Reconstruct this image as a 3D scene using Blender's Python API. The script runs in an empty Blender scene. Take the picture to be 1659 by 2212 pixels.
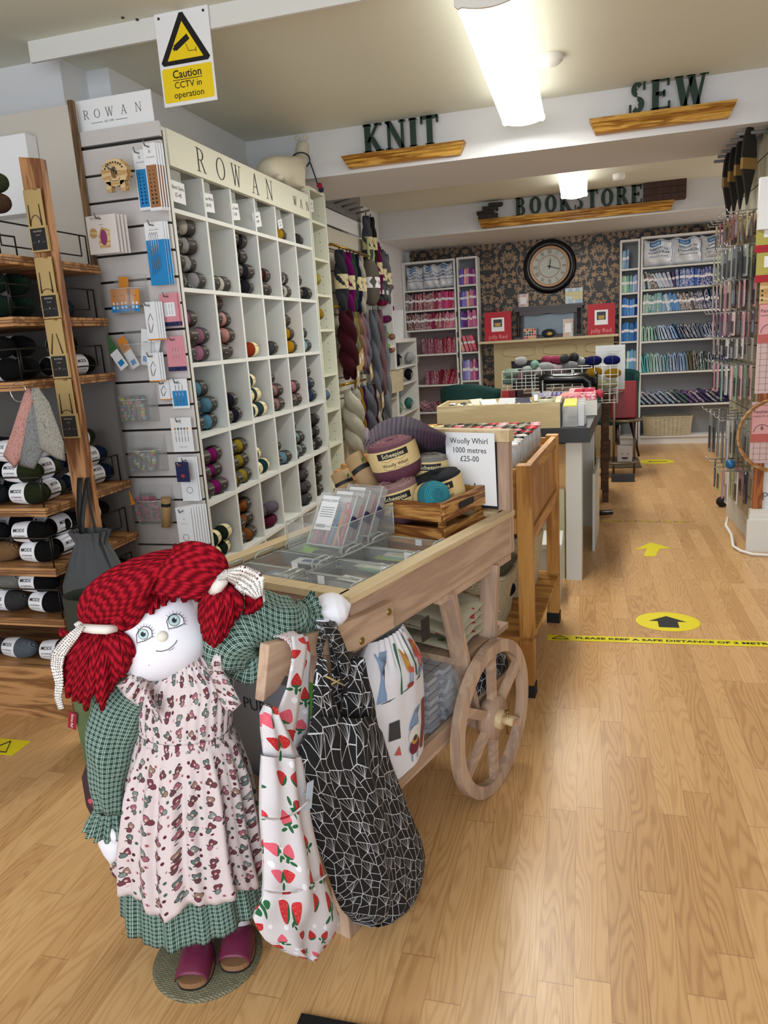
import bpy, bmesh, math, random
from mathutils import Vector, Matrix
PI=math.pi
SC=bpy.context.scene; COL=SC.collection
# ---------------------------------------------------------------- camera
FPX=1595.0; CXP,CYP=829.5,1106.0; CAMH=1.4
def _n(v): return Vector(v).normalized()
_vy=_n((432.5,-402.0,FPX)); _L=FPX*FPX/374.0; _q=Vector((.0635,1.0)).normalized()
_vz=-_n((_q.x*_L,_q.y*_L,FPX)); _vy=(_vy-_vz*_vy.dot(_vz)).normalized(); _vx=_vy.cross(_vz)
if _vx.x<0:_vx=-_vx
def ray(x,y):
    c=Vector((x-CXP,y-CYP,FPX)); return Vector((_vx.dot(c),_vy.dot(c),_vz.dot(c)))
def at(x,y,X=None,Y=None,Z=None):
    """photo pixel -> world point on the plane X=, Y= or Z="""
    r=ray(x,y)
    t=(Z-CAMH)/r.z if Z is not None else (Y/r.y if Y is not None else X/r.x)
    return Vector((r.x*t,r.y*t,r.z*t+CAMH))
def hit(x,y,p,d):
    """photo pixel -> point on the vertical plane through p along direction d"""
    r=ray(x,y); n=Vector((d[1],-d[0],0)); t=n.dot(Vector((p[0],p[1],0)))/n.dot(r)
    return r*t+Vector((0,0,CAMH))
cam=bpy.data.cameras.new('camera'); co=bpy.data.objects.new('camera',cam); COL.objects.link(co)
cam.sensor_fit='VERTICAL'; cam.sensor_height=36; cam.sensor_width=27; cam.lens=36*FPX/2212; cam.clip_start=.05
R_=Matrix(((_vx.x,-_vx.y,-_vx.z),(_vy.x,-_vy.y,-_vy.z),(_vz.x,-_vz.y,-_vz.z))).to_4x4()
co.matrix_world=Matrix.Translation((0,0,CAMH))@R_
SC.camera=co
# ---------------------------------------------------------------- light and exposure
W=bpy.data.worlds.new('world'); SC.world=W; W.use_nodes=True
W.node_tree.nodes['Background'].inputs[0].default_value=(.80,.90,1,1)
W.node_tree.nodes['Background'].inputs[1].default_value=.5
SC.view_settings.view_transform='Standard'; SC.view_settings.look='None'
SC.view_settings.exposure=0.06; SC.view_settings.gamma=1
def area(name,loc,aim,sx,sy,power,col):
    l=bpy.data.lights.new(name,'AREA'); l.shape='RECTANGLE'; l.size=sx; l.size_y=sy; l.energy=power; l.color=col
    o=bpy.data.objects.new(name,l); COL.objects.link(o); o.location=loc
    o.rotation_euler=(Vector(aim)-Vector(loc)).to_track_quat('-Z','Y').to_euler(); return o
area('shop_window_daylight',(-.3,-1.6,1.5),(-.3,3,.9),4.2,2.2,112,(.90,.95,1))
area('fabric_room_side_window',(3.2,7.9,1.6),(0,7.9,.4),1.2,1.6,26,(1,.93,.86))
def point_tube(name,p0,p1,power,w=.16):
    c=(Vector(p0)+Vector(p1))/2; area(name,c,c-Vector((0,0,1)),w,abs(p1[1]-p0[1])*.92,power,(1,.985,.90))
# ---------------------------------------------------------------- materials
MATS={}
def nt(name):
    m=bpy.data.materials.new(name); m.use_nodes=True; t=m.node_tree; b=t.nodes['Principled BSDF']; MATS[name]=m; return m,t,b
def N(t,kind,**kw):
    n=t.nodes.new(kind)
    for k,v in kw.items():
        if k.startswith('_'): n.inputs[k[1:].replace('_',' ')].default_value=v
        else: setattr(n,k,v)
    return n
def mth(t,op,a,b=None,c=None,clamp=False):
    n=t.nodes.new('ShaderNodeMath'); n.operation=op; n.use_clamp=clamp
    for i,v in enumerate((a,b,c)):
        if v is None: continue
        if isinstance(v,(int,float)): n.inputs[i].default_value=v
        else: t.links.new(v,n.inputs[i])
    return n.outputs[0]
def ramp(t,fac,stops,interp='LINEAR'):
    r=t.nodes.new('ShaderNodeValToRGB'); r.color_ramp.interpolation=interp
    e=r.color_ramp.elements
    while len(e)<len(stops): e.new(.5)
    for k,(p,c) in enumerate(stops): e[k].position=p; e[k].color=(*c[:3],1)
    t.links.new(fac,r.inputs[0]); return r.outputs[0]
def mix(t,fac,a,b):
    n=t.nodes.new('ShaderNodeMix'); n.data_type='RGBA'
    for i,v in ((0,fac),(6,a),(7,b)):
        if isinstance(v,(int,float)): n.inputs[i].default_value=v
        elif isinstance(v,(tuple,list)): n.inputs[i].default_value=(*v[:3],1)
        else: t.links.new(v,n.inputs[i])
    return n.outputs[2]
def bump(t,b,h,s=.3,d=.002):
    n=t.nodes.new('ShaderNodeBump'); n.inputs['Strength'].default_value=s; n.inputs['Distance'].default_value=d
    t.links.new(h,n.inputs['Height']); t.links.new(n.outputs[0],b.inputs['Normal'])
def srgb(h):
    h=h.lstrip('#'); v=[int(h[i:i+2],16)/255 for i in (0,2,4)]
    return tuple(x/12.92 if x<=.04045 else ((x+.055)/1.055)**2.4 for x in v)
def C(c): return srgb(c) if isinstance(c,str) else c
def plain(name,c,rough=.6,metal=0,spec=.4,noise=0,nscale=30,bmp=0):
    if name in MATS: return MATS[name]
    m,t,b=nt(name); c=C(c); b.inputs['Base Color'].default_value=(*c,1); b.inputs['Roughness'].default_value=rough
    b.inputs['Metallic'].default_value=metal; b.inputs['Specular IOR Level'].default_value=spec
    if noise or bmp:
        co=N(t,'ShaderNodeTexCoord'); n=N(t,'ShaderNodeTexNoise',_Scale=nscale,_Detail=4.0); t.links.new(co.outputs['Object'],n.inputs['Vector'])
        if noise:
            t.links.new(mix(t,n.outputs[0],tuple(x*(1-noise) for x in c),tuple(min(1,x*(1+noise)) for x in c)),b.inputs['Base Color'])
        if bmp: bump(t,b,n.outputs[0],bmp)
    return m
def objcol(name,rough=.8,kind='plain',scale=1):
    """colour from the object's own colour; kind adds yarn strands / cloth print"""
    m,t,b=nt(name); oi=N(t,'ShaderNodeObjectInfo'); b.inputs['Roughness'].default_value=rough
    b.inputs['Specular IOR Level'].default_value=.2
    tc=N(t,'ShaderNodeTexCoord')
    if kind=='yarn':
        mp=N(t,'ShaderNodeMapping'); mp.inputs['Rotation'].default_value=(.5,.6,.5); t.links.new(tc.outputs['Object'],mp.inputs[0])
        w=N(t,'ShaderNodeTexWave',_Scale=85*scale,_Distortion=6.0,_Detail=1.5); w.inputs['Detail Scale'].default_value=.35; t.links.new(mp.outputs[0],w.inputs[0])
        k=ramp(t,w.outputs[1],[(0,(.28,)*3),(.5,(1,)*3),(1,(1.0,)*3)])
        n=N(t,'ShaderNodeMix',data_type='RGBA',blend_type='MULTIPLY'); n.inputs[0].default_value=1
        t.links.new(oi.outputs['Color'],n.inputs[6]); t.links.new(k,n.inputs[7]); t.links.new(n.outputs[2],b.inputs['Base Color'])
        bump(t,b,w.outputs[1],.9,.004)
    elif kind=='print':
        n=N(t,'ShaderNodeTexNoise',_Scale=70.0*scale,_Detail=1.0); t.links.new(tc.outputs['Object'],n.inputs[0])
        ad=N(t,'ShaderNodeVectorMath',operation='ADD'); t.links.new(tc.outputs['Object'],ad.inputs[0]); t.links.new(oi.outputs['Location'],ad.inputs[1]); t.links.new(ad.outputs[0],n.inputs[0])
        k=ramp(t,n.outputs[0],[(.44,(0,0,0)),(.56,(1,1,1))]); 
        amt=mth(t,'MULTIPLY',k,mth(t,'MULTIPLY',oi.outputs['Alpha'],.55))
        t.links.new(mix(t,amt,oi.outputs['Color'],(.75,.7,.7)),b.inputs['Base Color'])
    else: t.links.new(oi.outputs['Color'],b.inputs['Base Color'])
    return m
def wood(name,ca,cb,axis=0,scale=1,rough=.55,ring=6,bmp=.15,coord='Object',contrast=(.25,.75)):
    m,t,b=nt(name); tc=N(t,'ShaderNodeTexCoord'); mp=N(t,'ShaderNodeMapping'); s=[9*scale]*3; s[axis]=.9*scale
    mp.inputs['Scale'].default_value=s; oi=N(t,'ShaderNodeObjectInfo')
    t.links.new(tc.outputs[coord],mp.inputs[0])
    n=N(t,'ShaderNodeTexNoise',_Scale=2.2,_Detail=5.0,_Distortion=.6,noise_dimensions='4D'); t.links.new(mp.outputs[0],n.inputs['Vector']); t.links.new(mth(t,'MULTIPLY',oi.outputs['Random'],40.0),n.inputs['W'])
    sn=mth(t,'MULTIPLY_ADD',mth(t,'SINE',mth(t,'MULTIPLY',n.outputs[0],ring*6.0)),.5,.5)
    n2=N(t,'ShaderNodeTexNoise',_Scale=14.0,_Detail=4.0); t.links.new(mp.outputs[0],n2.inputs['Vector'])
    f=mth(t,'ADD',mth(t,'MULTIPLY',sn,.6),mth(t,'MULTIPLY',n2.outputs[0],.45))
    col=ramp(t,f,[(contrast[0],C(ca)),(contrast[1],C(cb))]); t.links.new(col,b.inputs['Base Color']); b.inputs['Roughness'].default_value=rough
    b.inputs['Specular IOR Level'].default_value=.3
    if bmp: bump(t,b,f,bmp,.001)
    return m
def glassy(name,c=(1,1,1),alpha=.25,rough=.08):
    """clear thin plastic: mostly see-through with a gloss"""
    m,t,b=nt(name); b.inputs['Base Color'].default_value=(*C(c),1); b.inputs['Roughness'].default_value=rough
    b.inputs['Alpha'].default_value=alpha; b.inputs['Specular IOR Level'].default_value=.8; return m
def emit(name,c,s):
    m,t,b=nt(name); b.inputs['Base Color'].default_value=(*c,1); b.inputs['Emission Color'].default_value=(*c,1); b.inputs['Emission Strength'].default_value=s; return m
# ---------------------------------------------------------------- mesh builder
def basis(o,x,y=None,z=None):
    x=Vector(x).normalized()
    if z is not None:
        z=Vector(z).normalized(); y=z.cross(x).normalized(); x=y.cross(z).normalized()
    else:
        y=Vector(y).normalized(); z=x.cross(y).normalized(); y=z.cross(x).normalized()
    return Matrix(((x.x,y.x,z.x,o[0]),(x.y,y.y,z.y,o[1]),(x.z,y.z,z.z,o[2]),(0,0,0,1)))
def TR(x=0,y=0,z=0,rz=0,rx=0,ry=0):
    return Matrix.Translation((x,y,z))@Matrix.Rotation(rz,4,'Z')@Matrix.Rotation(ry,4,'Y')@Matrix.Rotation(rx,4,'X')
_txt={}
class MB:
    def __init__(s,M=None): s.v=[];s.f=[];s.m=[];s.uv=[];s.M=M or Matrix.Identity(4);s.mi=0;s.sm=[];s.smooth=False
    def add(s,vs,fs,uvs=None,smooth=None):
        b=len(s.v); s.v+= [s.M@Vector(p) for p in vs]; s.uv+= (uvs or [(0,0)]*len(vs))
        for f in fs: s.f.append([b+i for i in f]); s.m.append(s.mi); s.sm.append(s.smooth if smooth is None else smooth)
        return s
    def box(s,x0,y0,z0,x1,y1,z1):
        x0,x1=sorted((x0,x1));y0,y1=sorted((y0,y1));z0,z1=sorted((z0,z1))
        return s.add([(x0,y0,z0),(x1,y0,z0),(x1,y1,z0),(x0,y1,z0),(x0,y0,z1),(x1,y0,z1),(x1,y1,z1),(x0,y1,z1)],
          [(0,3,2,1),(4,5,6,7),(0,1,5,4),(1,2,6,5),(2,3,7,6),(3,0,4,7)],smooth=False)
    def obox(s,c,size,M=None):
        o=s.M; s.M=o@Matrix.Translation(c)@(M or Matrix.Identity(4)); x,y,z=[k/2 for k in size]; s.box(-x,-y,-z,x,y,z); s.M=o; return s
    def bar(s,p,q,w,h,up=(0,0,1)):
        p=Vector(p);q=Vector(q); d=q-p; L=d.length; d.normalize(); u=Vector(up)
        if abs(d.dot(u))>.99: u=Vector((0,1,0))
        y=u.cross(d).normalized(); B=basis(p,d,y); o=s.M; s.M=o@B; s.box(0,-w/2,-h/2,L,w/2,h/2); s.M=o; return s
    def prism(s,poly,z0,z1):
        """poly: list of xy (ccw), extruded along local z"""
        n=len(poly); vs=[(x,y,z0) for x,y in poly]+[(x,y,z1) for x,y in poly]
        fs=[tuple(range(n))[::-1],tuple(range(n,2*n))]+[(i,(i+1)%n,n+(i+1)%n,n+i) for i in range(n)]
        return s.add(vs,fs,uvs=[(x,y) for x,y in poly]*2,smooth=False)
    def tube(s,pts,r,seg=8,cap=True):
        pts=[Vector(p) for p in pts]; n=len(pts); rs=r if isinstance(r,(list,tuple)) else [r]*n
        vs=[];fs=[];uv=[]; up=None; L=0
        for i,p in enumerate(pts):
            d=(pts[min(i+1,n-1)]-pts[max(i-1,0)])
            if d.length<1e-9:d=Vector((0,0,1))
            d.normalize()
            if up is None: up=Vector((0,0,1)) if abs(d.z)<.9 else Vector((1,0,0))
            a=(up-d*up.dot(d)); 
            if a.length<1e-6:a=d.orthogonal()
            a.normalize(); up=a; b=d.cross(a)
            if i: L+=(pts[i]-pts[i-1]).length
            for k in range(seg):
                t=2*PI*k/seg; vs.append(p+(a*math.cos(t)+b*math.sin(t))*rs[i]); uv.append((k/seg*2*PI*max(rs),L))
        for i in range(n-1):
            for k in range(seg):
                k2=(k+1)%seg; fs.append((i*seg+k,i*seg+k2,(i+1)*seg+k2,(i+1)*seg+k))
        if cap: fs+= [tuple(range(seg))[::-1],tuple(range((n-1)*seg,n*seg))]
        return s.add(vs,fs,uv,smooth=True)
    def lathe(s,prof,seg=24,a0=0,a1=2*PI,sx=1,sy=1):
        """prof: [(r,z)] around local z"""
        full=abs(a1-a0-2*PI)<1e-6; m=seg if full else seg+1; vs=[];fs=[];uv=[]
        for r,z in prof:
            for k in range(m):
                t=a0+(a1-a0)*k/seg; vs.append((r*math.cos(t)*sx,r*math.sin(t)*sy,z)); uv.append((t/(2*PI),z))
        for i in range(len(prof)-1):
            for k in range(seg):
                k2=(k+1)%m; fs.append((i*m+k,i*m+k2,(i+1)*m+k2,(i+1)*m+k))
        return s.add(vs,fs,uv,smooth=True)
    def cyl(s,p,q,r,seg=16,r2=None):
        return s.tube([p,q],[r,r2 if r2 is not None else r],seg)
    def ell(s,c,r,seg=16,rings=10,M=None,pw=1,wob=0,rnd=None,pt=None):
        pt=pt or pw
        o=s.M; s.M=o@Matrix.Translation(c)@(M or Matrix.Identity(4)); vs=[];fs=[]
        def sp(x,p): return math.copysign(abs(x)**p,x)
        for i in range(rings+1):
            ph=-PI/2+PI*i/rings
            for k in range(seg):
                t=2*PI*k/seg; w=1+(rnd.uniform(-wob,wob) if rnd and 0<i<rings else 0)
                vs.append((r[0]*sp(math.cos(ph),pw)*sp(math.cos(t),pt)*w,r[1]*sp(math.cos(ph),pw)*sp(math.sin(t),pt)*w,r[2]*sp(math.sin(ph),pw)))
        for i in range(rings):
            for k in range(seg):
                k2=(k+1)%seg; fs.append((i*seg+k,i*seg+k2,(i+1)*seg+k2,(i+1)*seg+k))
        s.add(vs,fs,smooth=True); s.M=o; return s
    def grid(s,nu,nv,fn,uvfn=None,closed_u=False):
        vs=[];uv=[];fs=[]; m=nu if closed_u else nu+1
        for j in range(nv+1):
            for i in range(m):
                u=i/nu;v=j/nv; vs.append(fn(u,v)); uv.append(uvfn(u,v) if uvfn else (u,v))
        for j in range(nv):
            for i in range(nu):
                i2=(i+1)%m; fs.append((j*m+i,j*m+i2,(j+1)*m+i2,(j+1)*m+i))
        return s.add(vs,fs,uv,smooth=True)
    def text(s,txt,size,M,ext=.0006,ax='CENTER',sx=1.0,sy=1.0,off=0):
        """flat lettering in the local xy plane of M, facing +z"""
        key=(txt,ax,off)
        if key not in _txt:
            c=bpy.data.curves.new('t','FONT'); c.body=txt; c.align_x=ax; c.align_y='CENTER'; c.resolution_u=2; c.offset=off
            o=bpy.data.objects.new('t',c); me=bpy.data.meshes.new_from_object(o)
            _txt[key]=([v.co.copy() for v in me.vertices],[tuple(p.vertices) for p in me.polygons])
            bpy.data.objects.remove(o); bpy.data.meshes.remove(me); bpy.data.curves.remove(c)
        vs,fs=_txt[key]; o=s.M; s.M=o@M; s.add([(v.x*size*sx,v.y*size*sy,ext) for v in vs],fs,smooth=False); s.M=o; return s
    def letter(s,ch,h,M,t=.17,n=.07,depth=.02,sx=1.0,ser=.055):
        """slab-serif capital of height h standing in the local xy plane of M, thickness along +z; returns advance"""
        LN={'K':(.82,[(.17,0,.17,1,t),(.2,.36,.62,1,n),(.34,.54,.68,0,t)],[(0,.34,0),(0,.34,1),(.48,.8,1),(.52,.86,0)]),
            'N':(.86,[(.14,0,.14,1,n),(.14,1,.72,0,t),(.72,0,.72,1,n)],[(0,.28,0),(0,.2,1),(.58,.86,1)]),
            'I':(.36,[(.18,0,.18,1,t)],[(.02,.34,0),(.02,.34,1)]),
            'T':(.76,[(.38,0,.38,1,t),(.04,.96,.72,.96,n),(.05,1,.05,.76,n*.8),(.71,1,.71,.76,n*.8)],[(.2,.56,0)]),
            'E':(.7,[(.17,0,.17,1,t),(.1,.965,.62,.965,n),(.1,.035,.66,.035,n),(.17,.52,.48,.52,n),(.62,1,.62,.76,n*.8),(.66,0,.66,.26,n*.8),(.48,.62,.48,.42,n*.8)],[(0,.3,0),(0,.3,1)]),
            'W':(1.18,[(.14,1,.37,0,t),(.37,0,.6,.9,n),(.57,1,.81,0,t),(.81,0,1.03,1,n)],[(0,.3,1),(.42,.72,1),(.88,1.18,1)]),
            'A':(.86,[(.14,0,.42,1,n),(.42,1,.7,0,t),(.24,.34,.6,.34,n)],[(0,.28,0),(.54,.86,0)]),
            'R':(.82,[(.17,0,.17,1,t),(.17,.965,.42,.965,n),(.17,.5,.42,.5,n),(.4,.5,.7,0,t)],[(0,.34,0),(0,.2,1),(.6,.82,0)]),
            'B':(.76,[(.17,0,.17,1,t),(.17,.965,.4,.965,n),(.17,.53,.42,.53,n),(.17,.035,.42,.035,n)],[(0,.2,0),(0,.2,1)]),
            'O':(.92,[],[]),'S':(.7,[(.6,1,.6,.72,n*.8),(.1,0,.1,.28,n*.8)],[])}
        AR={'R':[(.4,.735,.24,.235,-90,90)],'B':[(.38,.75,.22,.22,-90,90),(.4,.28,.26,.25,-90,90)],'O':[(.46,.5,.4,.485,0,360)],
            'S':[(.35,.745,.22,.225,40,270),(.35,.27,.26,.245,-130,90)]}
        adv,ls,se=LN[ch]; o=s.M; s.M=o@M
        for (a,b,c,d,w) in ls+[(p,(q if q else ser/2) if q==0 else 1-ser/2,r_,(ser/2) if q==0 else 1-ser/2,ser) for p,r_,q in se]:
            dx,dy=(c-a),(d-b); L=math.hypot(dx,dy)
            if abs(dy)<1e-6: px,py=0,w/2
            else: px,py=w/2,0
            pl=[(a-px,b-py),(c-px,d-py),(c+px,d+py),(a+px,b+py)]
            pl=[(x*h*sx,y*h) for x,y in pl]
            A=sum(pl[i][0]*pl[(i+1)%4][1]-pl[(i+1)%4][0]*pl[i][1] for i in range(4))
            s.prism(pl if A>0 else pl[::-1],0,depth)
        for (cx,cy,rx,ry,a0,a1) in AR.get(ch,[]):
            k=max(6,int(abs(a1-a0)/15)); pr=[]
            for i in range(k+1):
                q=math.radians(a0+(a1-a0)*i/k); w=n+(t-n)*abs(math.cos(q))**1.3
                pr.append(((cx+(rx)*math.cos(q))*h*sx,(cy+ry*math.sin(q))*h,(cx+(rx-w)*math.cos(q))*h*sx,(cy+(ry-w*.98)*math.sin(q))*h))
            for i in range(k):
                p,q=pr[i],pr[i+1]; pl=[(p[0],p[1]),(q[0],q[1]),(q[2],q[3]),(p[2],p[3])]
                A=sum(pl[i][0]*pl[(i+1)%4][1]-pl[(i+1)%4][0]*pl[i][1] for i in range(4))
                s.prism(pl if A>0 else pl[::-1],0,depth)
        s.M=o; return adv*h*sx
    def build(s,name,mats,parent=None,label=None,cat=None,group=None,kind=None,bevel=0,color=None,sub=0,solid=0):
        if not isinstance(mats,(list,tuple)): mats=[mats]
        me=bpy.data.meshes.new(name); o=bpy.data.objects.new(name,me); COL.objects.link(o)
        if parent is not None: inv=wm(parent).inverted(); vs=[inv@p for p in s.v]; o.parent=parent
        else:
            xs=[p.x for p in s.v];ys=[p.y for p in s.v];zs=[p.z for p in s.v]; org=Vector(((min(xs)+max(xs))/2,(min(ys)+max(ys))/2,min(zs)))
            vs=[p-org for p in s.v]; o.location=org
        me.from_pydata([tuple(v) for v in vs],[],s.f)
        for m in mats: me.materials.append(m)
        me.polygons.foreach_set('material_index',s.m); me.polygons.foreach_set('use_smooth',s.sm)
        ul=me.uv_layers.new(name='UVMap'); ul.data.foreach_set('uv',[c for l in me.loops for c in s.uv[l.vertex_index]])
        me.update()
        if solid:
            q=o.modifiers.new('thick','SOLIDIFY'); q.thickness=solid; q.offset=0
        if bevel:
            q=o.modifiers.new('bevel','BEVEL'); q.width=bevel; q.segments=2; q.limit_method='ANGLE'; q.harden_normals=False
        if sub:
            q=o.modifiers.new('sub','SUBSURF'); q.levels=sub; q.render_levels=sub
        if color: o.color=(*C(color)[:3],color[3] if not isinstance(color,str) and len(color)>3 else 1)
        tag(o,label,cat,group,kind); return o
def wm(o):
    m=Matrix.Translation(o.location)@o.rotation_euler.to_matrix().to_4x4()@Matrix.Diagonal((*o.scale,1))
    return wm(o.parent)@m if o.parent else m
def tag(o,label=None,cat=None,group=None,kind=None):
    if label: o['label']=label
    if cat: o['category']=cat
    if group: o['group']=group
    if kind: o['kind']=kind
    return o
def thing(name,label,cat,loc=(0,0,0),rz=0,group=None,rot=None):
    o=bpy.data.objects.new(name,None); COL.objects.link(o); o.location=loc; o.rotation_euler=rot or (0,0,rz); o.empty_display_size=.05
    return tag(o,label,cat,group)
def struct(name,mb,mats,**k): return mb.build(name,mats,kind='structure',**k)
KIDS={}
def dup(o,loc,rot=(0,0,0),label=None,cat=None,group=None,color=None,scale=None,cmap=None):
    """copy of a thing with copies of its parts; color goes to the parts named in cmap"""
    r=o.copy(); COL.objects.link(r); r.location=loc; r.rotation_euler=rot
    if scale: r.scale=scale if not isinstance(scale,(int,float)) else (scale,)*3
    tag(r,label,cat,group)
    if color is not None and not o.children: r.color=(*C(color)[:3],color[3] if len(color)==4 else 1)
    if o.name not in KIDS: KIDS[o.name]=[(c,list(c.children)) for c in o.children]
    for c,gs in KIDS[o.name]:
        k=c.copy(); COL.objects.link(k); k.parent=r
        if color is not None and (cmap is None or c.name.split('.')[0] in cmap): k.color=(*C(color)[:3],1)
        for g in gs:
            q=g.copy(); COL.objects.link(q); q.parent=k
    return r
ORD=['first','second','third','fourth','fifth','sixth','seventh','eighth','ninth','tenth','eleventh','twelfth','thirteenth','fourteenth','fifteenth','sixteenth','seventeenth','eighteenth','nineteenth','twentieth','twenty-first','twenty-second','twenty-third','twenty-fourth','twenty-fifth','twenty-sixth','twenty-seventh','twenty-eighth','twenty-ninth','thirtieth','thirty-first','thirty-second','thirty-third','thirty-fourth','thirty-fifth','thirty-sixth','thirty-seventh','thirty-eighth']
def jit(c,a,rnd):
    c=C(c); k=1+rnd.uniform(-a,a); return tuple(max(0,min(1,x*k*(1+rnd.uniform(-a/3,a/3)))) for x in c)
# ================================================================ STRUCTURE
def floor_mat():
    m,t,b=nt('laminate floor'); tc=N(t,'ShaderNodeTexCoord'); sp=N(t,'ShaderNodeSeparateXYZ'); t.links.new(tc.outputs['Object'],sp.inputs[0])
    px,ln=.078,.62
    row=mth(t,'FLOOR',mth(t,'DIVIDE',sp.outputs[0],px))
    wn=N(t,'ShaderNodeTexWhiteNoise',noise_dimensions='1D'); t.links.new(row,wn.inputs['W'])
    yy=mth(t,'ADD',mth(t,'DIVIDE',sp.outputs[1],ln),mth(t,'MULTIPLY',wn.outputs[0],7.0)); colm=mth(t,'FLOOR',yy)
    cv=N(t,'ShaderNodeCombineXYZ'); t.links.new(row,cv.inputs[0]); t.links.new(colm,cv.inputs[1])
    w2=N(t,'ShaderNodeTexWhiteNoise',noise_dimensions='2D'); t.links.new(cv.outputs[0],w2.inputs['Vector'])
    # grain: rings cut along the board
    g=N(t,'ShaderNodeCombineXYZ'); t.links.new(mth(t,'MULTIPLY',sp.outputs[0],13.0),g.inputs[0]); t.links.new(mth(t,'MULTIPLY',sp.outputs[1],1.5),g.inputs[1]); t.links.new(mth(t,'MULTIPLY',w2.outputs[0],60.0),g.inputs[2])
    n=N(t,'ShaderNodeTexNoise',_Scale=1.0,_Detail=1.5,_Roughness=.4); t.links.new(g.outputs[0],n.inputs['Vector'])
    rg=mth(t,'POWER',mth(t,'MULTIPLY_ADD',mth(t,'SINE',mth(t,'MULTIPLY',n.outputs[0],120.0)),.5,.5),2.2)
    g2=N(t,'ShaderNodeMapping'); g2.inputs['Scale'].default_value=(260,12,1); t.links.new(tc.outputs['Object'],g2.inputs[0])
    n2=N(t,'ShaderNodeTexNoise',_Scale=1.0,_Detail=2.0); t.links.new(g2.outputs[0],n2.inputs['Vector'])
    f=mth(t,'ADD',mth(t,'MULTIPLY',rg,.26),mth(t,'ADD',mth(t,'MULTIPLY',n2.outputs[0],.34),mth(t,'MULTIPLY',w2.outputs[0],.36)))
    col=ramp(t,f,[(.1,C('#dab07c')),(.5,C('#c79b68')),(1,C('#a07347'))])
    ex=mth(t,'ABSOLUTE',mth(t,'SUBTRACT',mth(t,'FRACT',mth(t,'DIVIDE',sp.outputs[0],px)),.5)); ey=mth(t,'ABSOLUTE',mth(t,'SUBTRACT',mth(t,'FRACT',yy),.5))
    gap=mth(t,'MAXIMUM',mth(t,'GREATER_THAN',ex,.489),mth(t,'GREATER_THAN',ey,.4978))
    t.links.new(mix(t,mth(t,'MULTIPLY',gap,.45),col,C('#7a5232')),b.inputs['Base Color'])
    r=mth(t,'MULTIPLY_ADD',n2.outputs[0],.12,.26); t.links.new(r,b.inputs['Roughness']); b.inputs['Specular IOR Level'].default_value=.45
    bump(t,b,f,.06,.001); return m
M_floor=floor_mat()
M_wall=plain('white wall paint','#dcdde0',.85,noise=.03,nscale=3)
M_ceil=plain('ceiling paint','#dddecf',.9,noise=.04,nscale=2)
M_trim=plain('white gloss trim','#dfe0dd',.45)
struct('floor',MB().box(-3.7,-1.8,-.05,3.5,9.6,0),M_floor)
struct('ceiling',MB().box(-3.7,-1.8,2.7,3.5,9.6,2.8),M_ceil)
b=MB(); b.box(-3.7,3.18,0,-2.25,3.37,2.7); b.box(-2.35,3.37,0,-2.13,9.4,2.7); struct('wall_left',b,M_wall)
struct('wall_left_near',MB().box(-3.8,-1.8,0,-3.7,3.37,2.7),M_wall)
b=MB(); b.box(1.036,4.78,0,3.5,4.9,2.7); b.box(1.06,4.9,0,1.14,5.9,2.7); struct('wall_right',b,M_wall)
struct('wall_right_near',MB().box(3.45,-1.8,0,3.55,4.8,2.7),M_wall)
b=MB(); b.box(3.5,5.2,0,3.6,7.2,2.7); b.box(3.5,8.7,0,3.6,9.6,2.7); b.box(3.5,7.2,0,3.6,8.7,.9); b.box(3.5,7.2,2.2,3.6,8.7,2.7); struct('wall_right_far',b,M_wall)
struct('trim_1',MB().box(-2.25,2.985,2.62,3.45,3.0,2.7),M_trim)
struct('trim_2',MB().box(-2.13,4.85,2.43,3.5,5.63,2.7),M_wall)
b=MB(); b.box(-2.13,8.15,2.44,3.5,9.38,2.7); struct('trim_3',b,M_wall)
b=MB(); b.box(-2.13,8.135,2.42,3.5,9.38,2.44); b.box(-2.13,8.125,2.425,3.5,8.136,2.433); struct('trim_4',b,M_trim)
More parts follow.
